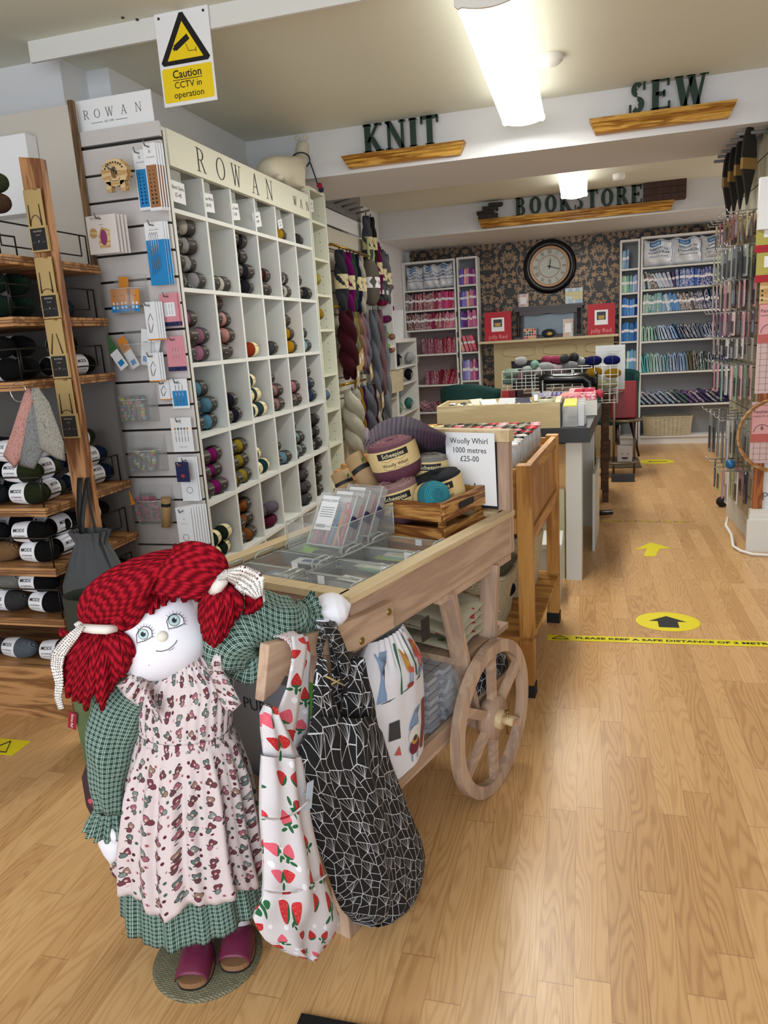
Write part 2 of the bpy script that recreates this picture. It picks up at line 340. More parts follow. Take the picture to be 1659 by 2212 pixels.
def wallpaper():
    m,t,b=nt('damask wallpaper'); tc=N(t,'ShaderNodeTexCoord'); sp=N(t,'ShaderNodeSeparateXYZ'); t.links.new(tc.outputs['Object'],sp.inputs[0])
    u=mth(t,'ABSOLUTE',mth(t,'SUBTRACT',mth(t,'FRACT',mth(t,'DIVIDE',sp.outputs[0],.52)),.5)); v=mth(t,'FRACT',mth(t,'DIVIDE',sp.outputs[2],.62))
    u=mth(t,'MULTIPLY',u,.52); v=mth(t,'MULTIPLY',v,.62)
    cv=N(t,'ShaderNodeCombineXYZ'); t.links.new(u,cv.inputs[0]); t.links.new(v,cv.inputs[1])
    # leafy sprays: voronoi petals pointing up and out, plus veins
    vo=N(t,'ShaderNodeTexVoronoi',feature='F1',_Scale=15.0,_Randomness=.85); 
    n=N(t,'ShaderNodeTexNoise',_Scale=14.0,_Detail=2.0); t.links.new(cv.outputs[0],n.inputs['Vector'])
    ad=N(t,'ShaderNodeMix',data_type='VECTOR'); ad.inputs[0].default_value=.06; t.links.new(cv.outputs[0],ad.inputs[4]); t.links.new(n.outputs['Color'],ad.inputs[5])
    t.links.new(ad.outputs[1],vo.inputs['Vector'])
    sub=N(t,'ShaderNodeVectorMath',operation='SUBTRACT'); t.links.new(ad.outputs[1],sub.inputs[0]); t.links.new(vo.outputs['Position'],sub.inputs[1]); s2=N(t,'ShaderNodeSeparateXYZ'); t.links.new(sub.outputs[0],s2.inputs[0])
    ang=mth(t,'ARCTAN2',s2.outputs[1],s2.outputs[0]); rad=vo.outputs['Distance']
    lobes=mth(t,'MULTIPLY_ADD',mth(t,'ABSOLUTE',mth(t,'SINE',mth(t,'MULTIPLY',ang,2.5))),.42,.13)
    leaf=mth(t,'LESS_THAN',rad,lobes)
    vein=mth(t,'GREATER_THAN',mth(t,'ABSOLUTE',mth(t,'SINE',mth(t,'MULTIPLY',ang,5.0))),.25)
    stem=mth(t,'LESS_THAN',mth(t,'ABSOLUTE',mth(t,'SUBTRACT',u,mth(t,'MULTIPLY_ADD',mth(t,'SINE',mth(t,'MULTIPLY',v,20.0)),.03,.12))),.004)
    k=mth(t,'MAXIMUM',mth(t,'MULTIPLY',leaf,vein),stem)
    t.links.new(mix(t,k,C('#080605'),C('#94775a')),b.inputs['Base Color']); t.links.new(mth(t,'MULTIPLY',k,.45),b.inputs['Metallic']); b.inputs['Roughness'].default_value=.42
    return m
struct('wall_back',MB().box(-2.13,9.38,0,3.5,9.5,2.44),[M_wall])
struct('trim_5',MB().box(-2.08,9.372,0,1.9,9.38,2.42),wallpaper())
struct('baseboard_right',MB().box(.965,4.735,0,1.5,4.78,.26).box(.95,4.72,0,1.5,4.74,.20).box(.96,4.73,.2,1.5,4.74,.23),M_trim)
# ---------------------------------------------------------------- ceiling lights
M_tube=emit('lit diffuser',(1,.985,.93),4.5); M_wh=plain('white enamel','#e6e6e2',.4)
def ceiling_light(label,x,y0,y1,zb,power):
    t=thing('fluorescent_light',label,'ceiling light',(x,(y0+y1)/2,2.7),group=None)
    w=.115; b=MB(); n=14
    prof=[(-w,zb+.035),(-w,zb+.012)]+[(-w+.012+(2*w-.024)*i/n, zb-.018*math.sin(PI*i/n)+.008*(1 if 0<i<n else 0)) for i in range(n+1)]+[(w,zb+.012),(w,zb+.035)]
    vs=[(x+px,yy,pz) for yy in (y0,y1) for px,pz in prof]; m=len(prof)
    b.add(vs,[(i,i+1,m+i+1,m+i) for i in range(m-1)]+[tuple(range(m)),tuple(range(m,2*m))[::-1],(0,m,2*m-1,m-1)]); b.build('diffuser',M_tube,t)
    for yy in (y0,y1):
        b=MB()
        s=-1 if yy==y0 else 1
        b.add([(x+px*1.05,yy+s*.004,pz-.003) for px,pz in prof]+[(x+px*1.05,yy+s*.016,pz-.003) for px,pz in prof],[tuple(range(m)),tuple(range(m,2*m))[::-1]]+[(i,i+1,m+i+1,m+i) for i in range(m-1)])
        b.build('end_cap',M_wh,t)
    MB().box(x-.06,y0+.05,zb+.035,x+.06,y1-.05,2.7).build('housing',M_wh,t)
    point_tube('tube_glow',(x,y0,zb-.03),(x,y1,zb-.03),power)
    return t
ceiling_light('large lit fluorescent fitting in front of the beam reading KNIT and SEW',-.335,3.02,4.68,2.545,36)
ceiling_light('smaller far fluorescent fitting hanging above the BOOKSTORE letters',-.09,5.95,7.55,2.56,30)
# daylight from fittings behind the camera
b=MB().lathe([(.07,0),(.07,-.02),(.055,-.035),(0,-.036)],20); 
def place(b,M): b.v=[M@v for v in b.v]; return b
place(b,TR(-.17,4.15,2.7)); b.build('ceiling_rose',M_wh,label='round white ceiling rose beside the near light fitting',cat='ceiling rose')
b=place(MB().lathe([(.055,0),(.055,-.03),(.045,-.05),(0,-.052)],20),TR(.30,7.45,2.7)); b.build('smoke_detector',M_wh,label='small white smoke detector on far ceiling right of the light',cat='smoke detector')
M_dk=plain('dark metal','#3c3a38',.4,.6)
for i,(x,y) in enumerate(((265,37),(296,41))):
    p=at(x,y,Z=2.7); place(MB().lathe([(.006,0),(.006,-.005),(0,-.006)],10),Matrix.Translation(p)).build('screw',M_dk,label=['left','right'][i]+' of two small screws in the ceiling near the sign',cat='screw')
# ---------------------------------------------------------------- CCTV sign
M_white=plain('white plastic sheet','#eceef2',.35); M_black=plain('black print','#0b0b0c',.6); M_yel=plain('warning yellow','#f1d21c',.35); M_paper=plain('white paper','#e9eaee',.7)
sx0,sx1,sz0,sz1=-1.645,-1.41,2.365,2.705
sg=thing('warning_sign','white and yellow Caution CCTV in operation sign hanging from ceiling lip','sign',((sx0+sx1)/2,2.98,sz0))
MB().box(sx0,2.974,sz0,sx1,2.98,sz1).build('panel',M_white,sg,bevel=.001)
FM=lambda x,y,z: basis((x,y,z),(1,0,0),None,(0,-1,0))      # lettering that faces the shop front (-Y)
cx=(sx0+sx1)/2
b=MB(basis((cx,2.9735,0),(1,0,0),None,(0,-1,0)))
b.mi=0; b.prism([(-.098,2.512),(.098,2.512),(.108,2.524),(.008,2.692),(-.008,2.692),(-.108,2.524)],0,.0004)
b.mi=1; b.prism([(-.079,2.528),(.079,2.528),(0,2.661)],.0004,.0008)
b.prism([(-.105,2.378),(.105,2.378),(.11,2.383),(.11,2.497),(.105,2.502),(-.105,2.502),(-.11,2.497),(-.11,2.383)],0,.0004)
b.mi=0; b.text('Caution',.042,Matrix.Translation((0,2.476,.0006)),sx=.95,off=.012); b.prism([(-.065,2.4555),(.065,2.4555),(.065,2.458),(-.065,2.458)],.0004,.0009)
b.text('CCTV in',.034,Matrix.Translation((0,2.437,.0006)),off=.004); b.text('operation',.034,Matrix.Translation((0,2.402,.0006)),off=.004)
o=b.M; b.M=o@Matrix.Translation((-.008,2.588,.0008))@Matrix.Rotation(.52,4,'Z'); b.prism([(-.038,-.011),(.034,-.011),(.034,.011),(-.038,.011)],0,.0005); b.prism([(-.046,-.006),(-.038,-.006),(-.038,.006),(-.046,.006)],0,.0005)
b.M=o@Matrix.Translation((0,0,.0008)); b.bar((.008,2.58,0),(.018,2.553,0),.0022,.0008); b.bar((.018,2.553,0),(.05,2.553,0),.0022,.0008); b.bar((.05,2.545,0),(.05,2.563,0),.0025,.0008); b.M=o
b.build('warning_print',[M_black,M_yel],sg)
for sx in (sx0+.02,sx1-.02): place(MB().lathe([(.005,0),(.005,.003),(0,.004)],10),basis((sx,2.974,sz1-.022),(1,0,0),None,(0,-1,0))).build('screw',M_dk,sg)
# ---------------------------------------------------------------- letters and shelves
M_letter=plain('dark green painted letter','#173328',.45); M_pine=wood('varnished pine','#d0a04a','#93601c',axis=0,ring=5,rough=.35)
def pine_shelf(name,lab,x0,x1,y,z0,z1,d=.085):
    h=z1-z0; pr=[(0,z0),(-d*.55,z0),(-d*.62,z0+h*.18),(-d*.62,z0+h*.36),(-d*.8,z0+h*.5),(-d*.8,z0+h*.62),(-d,z0+h*.72),(-d,z1),(0,z1)]
    b=MB(); n=len(pr); ins=[0.0+(.035*(1-(q[1]-z0)/h)) for q in pr]
    b.add([(x0+ins[i],y+p[0],p[1]) for i,p in enumerate(pr)]+[(x1-ins[i],y+p[0],p[1]) for i,p in enumerate(pr)],[tuple(range(n)),tuple(range(n,2*n))[::-1]]+[(i,n+i,n+(i+1)%n,(i+1)%n) for i in range(n)])
    return b.build(name,M_pine,label=lab,cat='shelf')
pine_shelf('moulded_shelf','moulded pine ledge on beam carrying the word KNIT',-1.463,-.69,4.85,2.452,2.52)
pine_shelf('moulded_shelf','moulded pine ledge on beam carrying the word SEW',.028,.804,4.85,2.466,2.543)
pine_shelf('moulded_shelf','long moulded pine ledge on far bulkhead carrying BOOKSTORE and books',-1.053,.837,8.15,2.44,2.525,.1)
def word(txt,x0,x1,y,z,h,where,w_=None,t=.17):
    ad={'K':.82,'N':.86,'I':.36,'T':.76,'S':.7,'E':.7,'W':1.18,'B':.76,'O':.92,'R':.82}
    tot=sum(ad[c] for c in txt)*h; gap=.02; sx=((x1-x0)-gap*(len(txt)-1))/tot; x=x0
    for i,c in enumerate(txt):
        b=MB(); a=b.letter(c,h,basis((x,y,z),(1,0,0),None,(0,-1,0)),depth=.018,sx=sx,t=t,n=.11,ser=.07)
        dupn=[j for j,q in enumerate(txt) if q==c]; lab='dark green wooden letter %s of the word %s %s'%(c,txt,where)
        if len(dupn)>1: lab='dark green wooden %s letter %s of the word %s'%(ORD[dupn.index(i)],c,txt)
        b.build('wooden_letter',M_letter,label=lab,cat='letter',group='letters of '+txt); x+=a+gap
word('KNIT',-1.315,-.845,4.80,2.521,.162,'on the left ledge',t=.235)
word('SEW',.235,.655,4.80,2.544,.162,'on the right ledge',t=.235)
word('BOOKSTORE',-.672,.542,8.11,2.526,.172,'on the far ledge',t=.26)
M_bk=plain('old dark book cover','#35302f',.7,noise=.3,nscale=40); M_bk2=plain('worn brown book cover','#4a3630',.7,noise=.3,nscale=30); M_pg=plain('old page edges','#8f887c',.9)
def book(c,sz,rz,lab,mat,grp):
    t=thing('old_book',lab,'book',c,rz,grp); w,d,h=sz; M=wm(t)
    b=MB(M); b.box(-w/2,-d/2,0,w/2,d/2,.003); b.box(-w/2,-d/2,h-.003,w/2,d/2,h)
   
    b.box(-w/2,-d/2,0,w/2,-d/2+.004,h)
    for k in range(5): b.box(-w/2+w*(.14+k*.17),-d/2-.003,0,-w/2+w*(.14+k*.17)+.008,-d/2,h)
    b.build('cover',mat,t,bevel=.0012); MB(M).box(-w/2+.004,-d/2+.005,.003,w/2-.004,d/2-.004,h-.003).build('pages',M_pg,t); return t
P=[(-.95,.2,.04,.04,0),(-.96,.19,.036,-.2,1),(-.925,.16,.035,.05,2),(-.875,.14,.03,.25,3)]
z=2.526
for i,(x,w,h,r,k) in enumerate(P):
  book((x,8.085,z),(w,.11,h),r,'old dark book, %s of the untidy pile left of BOOKSTORE'%['bottom','second from bottom','second from top','topmost'][i],M_bk,'books left of the far letters'); z+=h+.001
z=2.526
for i in range(3): book((.745,8.09,z),(.385,.11,.058),0,'old brown leather book, %s of three beside BOOKSTORE'%['bottom','middle','top'][i],M_bk2,'books right of the far letters'); z+=.0585
# ================================================================ BACK WALL
M_shelf=plain('white melamine','#dedfdd',.5); M_shback=plain('grey shelf back','#8d8f92',.7); M_shback2=plain('mauve grey shelf back','#8a7c7c',.7)
def bookcase(lab,x0,x1,zs,ztop,y=9.1,d=.24,back=None,hinges=0):
    t=thing('bookcase',lab,'bookcase',((x0+x1)/2,y+d/2,0)); w=.02
    for x in (x0,x1-w): MB().box(x,y,0,x+w,y+d,ztop).build('side_panel',M_shelf,t)
    MB().box(x0+w,y,ztop-.022,x1-w,y+d,ztop).build('top_panel',M_shelf,t)
    MB().box(x0+w,y+.025,0,x1-w,y+.04,zs[-1]-.02).build('kick_board',M_shelf,t)
    MB().box(x0+w,y+d-.012,.05,x1-w,y+d-.002,ztop-.022).build('back_panel',back or M_shback,t)
    for z in zs: MB().box(x0+w,y+.003,z-.02,x1-w,y+d-.012,z).build('shelf',M_shelf,t)
    for k in range(hinges): MB().box(x1-.004,y-.008,1.60-k*.24,x1+.014,y,1.66-k*.24).build('hinge',M_dk,t)
    return t
ZL=[1.943,1.706,1.474,1.179,.805,.471,.1]; ZR=[1.991,1.753,1.497,1.185,.832,.461,.1]
bookcase('wide white bookcase of red and pink fabrics left of fireplace',-2.125,-1.478,ZL,2.27,back=M_shback2,hinges=5)
bookcase('narrow white bookcase of lilac and pink fabrics left of fireplace',-1.46,-1.215,[1.963,1.71,1.47,1.18,.84,.47,.1],2.275)
bookcase('narrow white bookcase of plain blue fabrics right of fireplace',.388,.6,[1.992,1.733,1.479,1.197,.852,.48,.1],2.30)
bookcase('wide white bookcase of blue patterned fabrics right of fireplace',.61,1.66,ZR,2.315)
M_fab=objcol('folded cotton fabric',.85,'print')
M_band=plain('white paper band','#e4e4ea',.7)
def fold_proto(th,h,d,band,loop):
    b=MB(); n=6; w=th/2
    if loop:   # folded length standing on edge: two leaves and a rolled top
        for s in (-1,1):
            pr=[(s*w*.95,0),(s*w,h*.5),(s*w*.9,h*.86),(s*w*.4,h*.97),(0,h)]; q=[(s*w*.25,0),(s*w*.3,h*.5),(s*w*.25,h*.8),(0,h*.88),(0,h*.9)]
            vs=[(x,-d/2,z) for x,z in pr+q[::-1]]+[(x,d/2,z) for x,z in pr+q[::-1]]; m=len(pr)*2
            fs=[(i,i+1,m-2-i,m-1-i) for i in range(len(pr)-1)]+[(m+i+1,m+i,m+m-1-i,m+m-2-i) for i in range(len(pr)-1)]+[(i,(i+1)%m,m+(i+1)%m,m+i) for i in range(m)]
            b.add(vs,fs,smooth=True)
    else:
        pr=[(-w*.9,0),(-w,h*.1),(-w,h*.9),(-w*.6,h*.985),(0,h),(w*.6,h*.985),(w,h*.9),(w,h*.1),(w*.9,0)]
        m=len(pr); b.add([(x,-d/2,z) for x,z in pr]+[(x,d/2,z) for x,z in pr],[tuple(range(m)),tuple(range(m,2*m))[::-1]]+[(i,m+i,m+(i+1)%m,(i+1)%m) for i in range(m)],smooth=False)
    if band: b.mi=1; b.box(-w-.0012,-d/2-.0015,h*.48,w+.0012,d/2,h*.62)
    o=b.build('fabric_fold',[M_fab,M_band]); return o
FP={}
def fabrics(x0,x1,z,n,cols,h,grp,where,rnd,y=9.105,band=True,loop=False,lean=None,d=.17,pr=.7,fat=1.0):
    key=(band,loop,round(h,3),round(fat,2),n,x0)
    th=(x1-x0)/n; px=None
    fat=min(fat,1.03); proto=fold_proto(th*.93*fat,h,d,band,loop); first=True
    for i in range(n):
        f=i/(n-1) if n>1 else 0; k=f*(len(cols)-1); a,bb=C(cols[int(k)]),C(cols[min(len(cols)-1,int(k)+1)]); g=k-int(k)
        c=a if rnd.random()>g else bb
        c=jit(c,.28,rnd); ln=(lean(f) if lean else 0)+rnd.uniform(-.05,.05)
        x=x0+th*(i+.5); al=1.0 if rnd.random()<pr else 0.0
        if first: o=proto; o.location=(x,y+d/2,z+.001); first=False
        else: o=proto.copy(); COL.objects.link(o)
        hh=1+rnd.uniform(-.08,.08)
        dz=abs(math.sin(ln))*th*fat/2+.001; o.location=(x,y+d/2+rnd.uniform(0,.01),z+.001+dz); o.rotation_euler=(0,ln,0); o.scale=(1,1,hh); o.color=(*c,al)
        tone='dark' if sum(c)<.25 else ('pale' if sum(c)>1.2 else 'mid-toned')
        hue=('pink' if c[2]>c[1]*1.15 and c[0]>c[2] else 'red') if c[0]>c[2]*1.05 else ('blue' if c[2]>c[0]*1.3 else 'grey-purple')
        if c[1]>c[2]*.95 and c[1]>c[0]*1.2: hue='green-blue'
        tag(o,'%s %s folded fabric, %s from left on the %s'%(tone,hue,ORD[i] if i<len(ORD) else 'last',where),'fabric',grp)
rnd=random.Random(7)
RED=['#6d5058','#7b4653','#8e3d4d','#8c4a55','#a34058','#b04a72','#c94f83','#d23c7a']
RED2=['#6a4a45','#7a5558','#86606a','#8a3040','#923050','#a03a48','#c05888','#c8507a']
PK=['#b05a78','#a04f68','#c0607f','#b83a50','#d0506e','#c84a6e']
fabrics(-2.10,-1.505,ZL[1],27,RED,.195,'folded fabrics in the left bookcase','upper band of the left bookcase',rnd,fat=1.0)
fabrics(-2.10,-1.505,ZL[2],29,RED2,.19,'folded fabrics in the left bookcase','second fabric shelf of the left bookcase',rnd,lean=lambda f:-.22+.42*f)
fabrics(-1.92,-1.505,ZL[3],20,PK,.18,'folded fabrics in the left bookcase','third fabric shelf of the left bookcase',rnd,band=False,loop=True,fat=1.15)
fabrics(-1.90,-1.505,ZL[4],17,['#a84a68','#b05070','#8c2a40','#c02848','#c9506e'],.17,'folded fabrics in the left bookcase','fourth fabric shelf of the left bookcase',rnd,band=False,loop=True,fat=1.2,lean=lambda f:.3*f)
fabrics(-1.92,-1.60,ZL[5],10,['#b06a80','#a05870','#8c4a60'],.17,'folded fabrics in the left bookcase','lowest fabric shelf of the left bookcase',rnd,band=False,loop=True,fat=1.5,lean=lambda f:-.9)
NL=[1.963,1.71,1.47,1.18,.84]
LIL=['#6a62b0','#7a72c0','#e0a0a0','#c080a8','#7a3a80','#b060a0']
for k,(z,n,cc) in enumerate(((1.963,7,LIL),(1.71,7,['#7068b8','#8278c8','#e0a898','#d090a8','#803a80']),(1.47,7,['#6a62b8','#6a3a88','#c880b0','#d078a0','#d870a0']),(1.18,4,['#d8a090','#d07880','#e08090','#d86a80']),(.84,6,['#8a8ad0','#a0a0d8','#c07aa0','#d080a0','#904a90']))):
    fabrics(-1.436,-1.24,z,n,cc,.185 if k<4 else .24,'plain folds in the narrow left bookcase','%s shelf of the narrow left bookcase'%['top','second','third','fourth','fifth'][k],rnd,pr=0,lean=(lambda f:-.28) if k==3 else None,fat=1 if k!=3 else .8)
BL=['#8fb0c8','#5a5048','#a8b8d0','#5a4a78','#4a70b0','#3058a8','#203a90','#4a4a58','#5a5a68','#2a2a48']
fabrics(.635,1.64,ZR[1],34,BL,.185,'folded fabrics in the right bookcase','first fabric shelf of the right bookcase',rnd,lean=lambda f:-.55*math.sin(min(1,f*2.6)*PI) if f<.4 else .0)
fabrics(.635,1.64,ZR[2],34,['#90c0b8','#60a098','#90b8d0','#5a88b8','#6a6060','#505058','#2a3a68','#4a5a70','#4878b0','#3a2a38'],.2,'folded fabrics in the right bookcase','second fabric shelf of the right bookcase',rnd,lean=lambda f:-.35*math.sin(f*PI) if f>.25 else .0)
fabrics(.635,1.64,ZR[3],26,['#98c8b8','#90b8b0','#98b8d8','#80a8d8','#3a5a80','#5a6878','#687890','#4a5888','#1c2858','#18204a'],.17,'folded fabrics in the right bookcase','third fabric shelf of the right bookcase',rnd,band=False,loop=True,fat=1.25,lean=lambda f:-.45*math.sin(f*PI))
fabrics(.635,1.60,ZR[4],27,['#58b0b8','#88b8b0','#90b8c8','#7098b8','#80a0c8','#6a6458','#586868','#386878','#3a3868','#2a3a70'],.21,'folded fabrics in the right bookcase','fourth fabric shelf of the right bookcase',rnd,band=False,loop=True,fat=1.2,lean=lambda f:-.12)
fabrics(.66,1.62,ZR[5],15,['#8098b0','#8898b8','#7890b0','#5a7078','#6a5888','#40406a','#2a2a58'],.18,'folded fabrics in the right bookcase','lowest fabric shelf of the right bookcase',rnd,band=False,loop=True,fat=1.3,lean=lambda f:-.8)
for k,(z,n,x1,cc,h) in enumerate(((1.992,3,.48,['#88b8d0','#98c0d8'],.2),(1.733,6,.578,['#a0c8b0','#88c0b8','#a0b8e0'],.175),(1.479,6,.578,['#3a6ab0','#4a80c8','#6a98d8','#1c3a90'],.19),(1.197,6,.578,['#3a70b8','#4a88c8','#3a68b0'],.21),(.852,6,.578,['#88c0b8','#a8c8c0','#6098d0','#a8b8d0'],.25))):
    fabrics(.41,x1,z,n,cc,h,'plain folds in the narrow right bookcase','%s shelf of the narrow right bookcase'%['top','second','third','fourth','fifth'][k],rnd,pr=0)
# bags of toy filling
M_poly=plain('shiny white polythene','#dfe3ea',.22,spec=.6,bmp=.25,nscale=22); M_blue=plain('blue print','#1d74b8',.4); M_navyp=plain('dark blue print','#2a5a86',.5)
def filling_bag(c,w,h,rz,lab,seed,lean=.1):
    r=random.Random(seed); t=thing('filling_bag',lab,'bag',c,rz,'bags of cushion filling'); M=wm(t)@Matrix.Rotation(lean,4,'X'); ph=[r.uniform(0,6) for _ in range(6)]
    def surf(x,z,s):
        u=x/(w/2); v=(z-h/2)/(h/2); e=max(0,1-abs(u)**3.5)*max(0,1-abs(v)**4); k=.085*e**.5*(1+.12*math.sin(7*u+ph[0]+3*v)+.1*math.sin(9*v+ph[1]))
        return (x*(1+.03*math.sin(5*v+ph[2])),s*k,z+.012*math.sin(6*u+ph[3])*(1 if v>0 else .2))
    b=MB(M); n=20
    for s in (-1,1): b.grid(n,n,lambda u,v:surf((u-.5)*w,v*h,s))
    b.build('sack',M_poly,t)
    b=MB(M)
    def lay(fn,mi):
        q=MB(); fn(q); b.mi=mi
        b.add([(lambda p:(p[0],p[1]-.003,p[2]))(surf(v.x,max(.005,min(h-.005,v.y)),-1)) for v in q.v],q.f)
    def panel(q):
        q.grid(8,4,lambda u,v:(-.30*w+.36*w*u,h*(.74+.17*v),0))
    lay(panel,0)
    lay(lambda q:q.text('SUPERSOFT TOY',h*.12,TR(0,h*.62,0),off=.02,sx=.78),1); lay(lambda q:q.text('& CUSHION FILLING',h*.12,TR(0,h*.49,0),off=.02,sx=.70),1)
    lay(lambda q:q.text('100% HI-LOFT POLYESTER',h*.07,TR(0,h*.34,0),off=.01,sx=.85),1)
    for e in (.42,): lay(lambda q:(q.grid(1,12,lambda u,v:(w*(e-.006+.012*u),h*(.12+.78*v),0)),q.grid(12,1,lambda u,v:(w*(-.42+.84*u),h*(.895+.012*v),0))),1)
    b.build('printed_panel',[M_blue,M_navyp],t); 
    b=MB(M); b.add([(lambda p:(p[0],p[1]-.0045,p[2]))(surf(v.x,v.y,-1)) for v in MB().text('minicraft',h*.13,TR(-.12*w,h*.825,0),off=.01,sx=.7).v],MB().text('minicraft',h*.13,TR(-.12*w,h*.825,0),off=.01,sx=.7).f)
    b.build('logo_lettering',M_white,t)
filling_bag((-1.985,9.235,1.95),.23,.27,.05,'white filling bag, left of three atop the left bookcase',1,-.03)
filling_bag((-1.775,9.2,1.955),.22,.27,-.05,'white filling bag, middle of three atop the left bookcase',2,-.03)
filling_bag((-1.595,9.2,1.955),.20,.28,.02,'white filling bag, right of three atop the left bookcase',3,-.03)
filling_bag((.80,9.2,2.0),.33,.28,0,'white filling bag, left of three in the right bookcase',4,-.03)
filling_bag((1.10,9.22,2.0),.33,.28,.05,'white filling bag, middle of three in the right bookcase',5,-.03)
filling_bag((1.40,9.2,2.0),.33,.28,-.05,'white filling bag, right of three in the right bookcase',6,-.03)
# ---------------------------------------------------------------- wicker
def wicker(name,c,scale=1):
    m,t,b=nt(name); tc=N(t,'ShaderNodeTexCoord'); 
    w=N(t,'ShaderNodeTexBrick',_Scale=1.0); w.inputs['Mortar Size'].default_value=.0016/scale; w.inputs['Brick Width'].default_value=.02/scale; w.inputs['Row Height'].default_value=.0065/scale; w.inputs['Color1'].default_value=(1,1,1,1); w.inputs['Color2'].default_value=(.75,.72,.66,1); w.inputs['Mortar'].default_value=(.22,.18,.13,1); w.inputs['Mortar Smooth'].default_value=.9
    t.links.new(tc.outputs['UV'],w.inputs['Vector'])
    n=N(t,'ShaderNodeMix',data_type='RGBA',blend_type='MULTIPLY'); n.inputs[0].default_value=1; n.inputs[6].default_value=(*C(c),1); t.links.new(w.outputs['Color'],n.inputs[7]); t.links.new(n.outputs[2],b.inputs['Base Color'])
    b.inputs['Roughness'].default_value=.7; bump(t,b,w.outputs['Fac'],-.9,.004); return m
M_wick=wicker('cream wicker','#d8cfb4'); 
def basket(lab,x0,x1,y0,y1,z0,z1,mat,M=None,taper=.93,rim=.008,grp=None):
    """open woven basket, sides with thickness, rounded plan"""
    cx,cy=(x0+x1)/2,(y0+y1)/2; W_,D_=(x1-x0)/2,(y1-y0)/2; t=thing('wicker_basket',lab,'basket',(M or Matrix.Identity(4))@Vector((cx,cy,z0)),0,grp)
    if M is not None: t.rotation_euler=M.to_euler()
    T=wm(t); h=z1-z0
    def pt(a,z,k):
        s=taper+(1-taper)*z/h; c_,s_=math.cos(a),math.sin(a); p=.28
        return ((W_-k)*s*math.copysign(abs(c_)**p,c_),(D_-k)*s*math.copysign(abs(s_)**p,s_),z)
    n=48; per=4*(W_+D_)
    b=MB(T)
    b.grid(n,10,lambda u,v:(lambda q:(q[0]*(1+.006*math.sin(v*60)),q[1]*(1+.006*math.sin(v*60)),q[2]))(pt(2*PI*u,h*v,0)),lambda u,v:(u*per,v*h))
    b.grid(n,6,lambda u,v:pt(-2*PI*u,.004+(h-.004)*v,.01),lambda u,v:(u*per,v*h)); 
    b.grid(n,2,lambda u,v:tuple([pt(2*PI*u,0,0)[0]*(1-v),pt(2*PI*u,0,0)[1]*(1-v),.002]),lambda u,v:(u*per,v*D_)); b.build('woven_body',mat,t)
    MB(T).tube([pt(2*PI*k/n,h,.004) for k in range(n+1)],rim,6).build('rim',mat,t); return t
basket('long cream wicker basket on bottom of the right bookcase',.655,1.21,9.09,9.32,.101,.315,M_wick)
# ---------------------------------------------------------------- clock
M_ck=plain('black clock frame','#171413',.3); M_cop=plain('antique copper','#b08a6a',.35,.7); M_face=plain('aged cream dial','#c9cfc8',.6,noise=.18,nscale=18); M_num=plain('dark gold numerals','#7d6a4a',.5)
cc=at(1187,575,Y=9.3); R0=.305; t=thing('wall_clock','large round black and copper clock with Roman numerals above the mantel','clock',(cc.x,9.36,cc.z-R0)); K=basis((cc.x,9.372,cc.z),(1,0,0),None,(0,-1,0))
b=MB(K); b.lathe([(R0-.02,0),(R0,.015),(R0,.035),(R0-.03,.055),(R0-.075,.06),(R0-.08,.045)],64); b.build('outer_frame',M_ck,t)
b=MB(K); b.lathe([(.232,.045),(.232,.056),(.222,.056),(.215,.046),(.21,.052),(.203,.052),(.2,.04)],64); b.build('copper_bezel',M_cop,t)
b=MB(K); b.lathe([(.205,.038),(0,.038)],48); b.build('dial',M_face,t)
b=MB(K); b.lathe([(.126,.039),(.126,.044),(.119,.044),(.119,.039)],48); b.build('inner_ring',M_cop,t)
b=MB(K)
for i,s in enumerate(['XII','I','II','III','IV','V','VI','VII','VIII','IX','X','XI']):
    a=-i*PI/6; b.text(s,.068,Matrix.Rotation(a,4,'Z')@Matrix.Translation((0,.163,.0395)),sx=.55,off=.01)
b.build('numerals',M_num,t)
b=MB(K)
for a,L,w in ((math.radians(-8),.1,.012),(math.radians(-108),.15,.009)):
    b.M=K@Matrix.Rotation(a,4,'Z'); b.prism([(-w/2,-.03),(w/2,-.03),(w*.6,L*.6),(0,L),(-w*.6,L*.6)],.046,.048)
b.M=K; b.lathe([(.012,.04),(.012,.051),(0,.052)],16); b.build('hands',M_ck,t)
# ---------------------------------------------------------------- fireplace
M_cream=plain('cream painted fireplace','#b9ab85',.55,noise=.08); M_mantel=plain('pale mantel edge','#cdbf9d',.5)
t=thing('fireplace','cream painted fire surround with mantel shelf under the clock','fireplace',(-.4,9.25,0))
MB().box(-1.22,8.97,1.262,.375,9.37,1.29).build('mantel_shelf',M_mantel,t,bevel=.004)
b=MB(); b.box(-1.05,9.12,1.04,.33,9.37,1.26); b.build('frieze',M_cream,t)
for x in (-1.05,.13): MB().box(x,9.12,0,x+.2,9.37,1.04).build('pilaster',M_cream,t)
MB().box(-.85,9.30,0,.13,9.36,1.04).build('fire_opening',M_ck,t)
for i in range(3):
    x=-.93+i*.48; b=MB(basis((x+.18,9.12,1.15),(1,0,0),None,(0,-1,0))); n=20
    pr=[((.19 if abs(math.cos(a))>.01 else 0)*math.copysign(min(1,abs(math.cos(a))*1.3),math.cos(a)),.055*math.sin(a)) for a in [2*PI*k/n for k in range(n)]]
    b.tube([(*p,0) for p in pr+pr[:1]],.008,6); b.build('carved_oval',M_cream,t)
M_mah=plain('dark mahogany','#2a1712',.3,noise=.3); M_mir=plain('mirror glass','#50575a',.25,.6)
t=thing('overmantel','small dark carved overmantel with turned posts and mirror on mantel','overmantel',(-.4,9.25,1.29))
def q(mb,n_,m_): return mb.build(n_,m_,t)
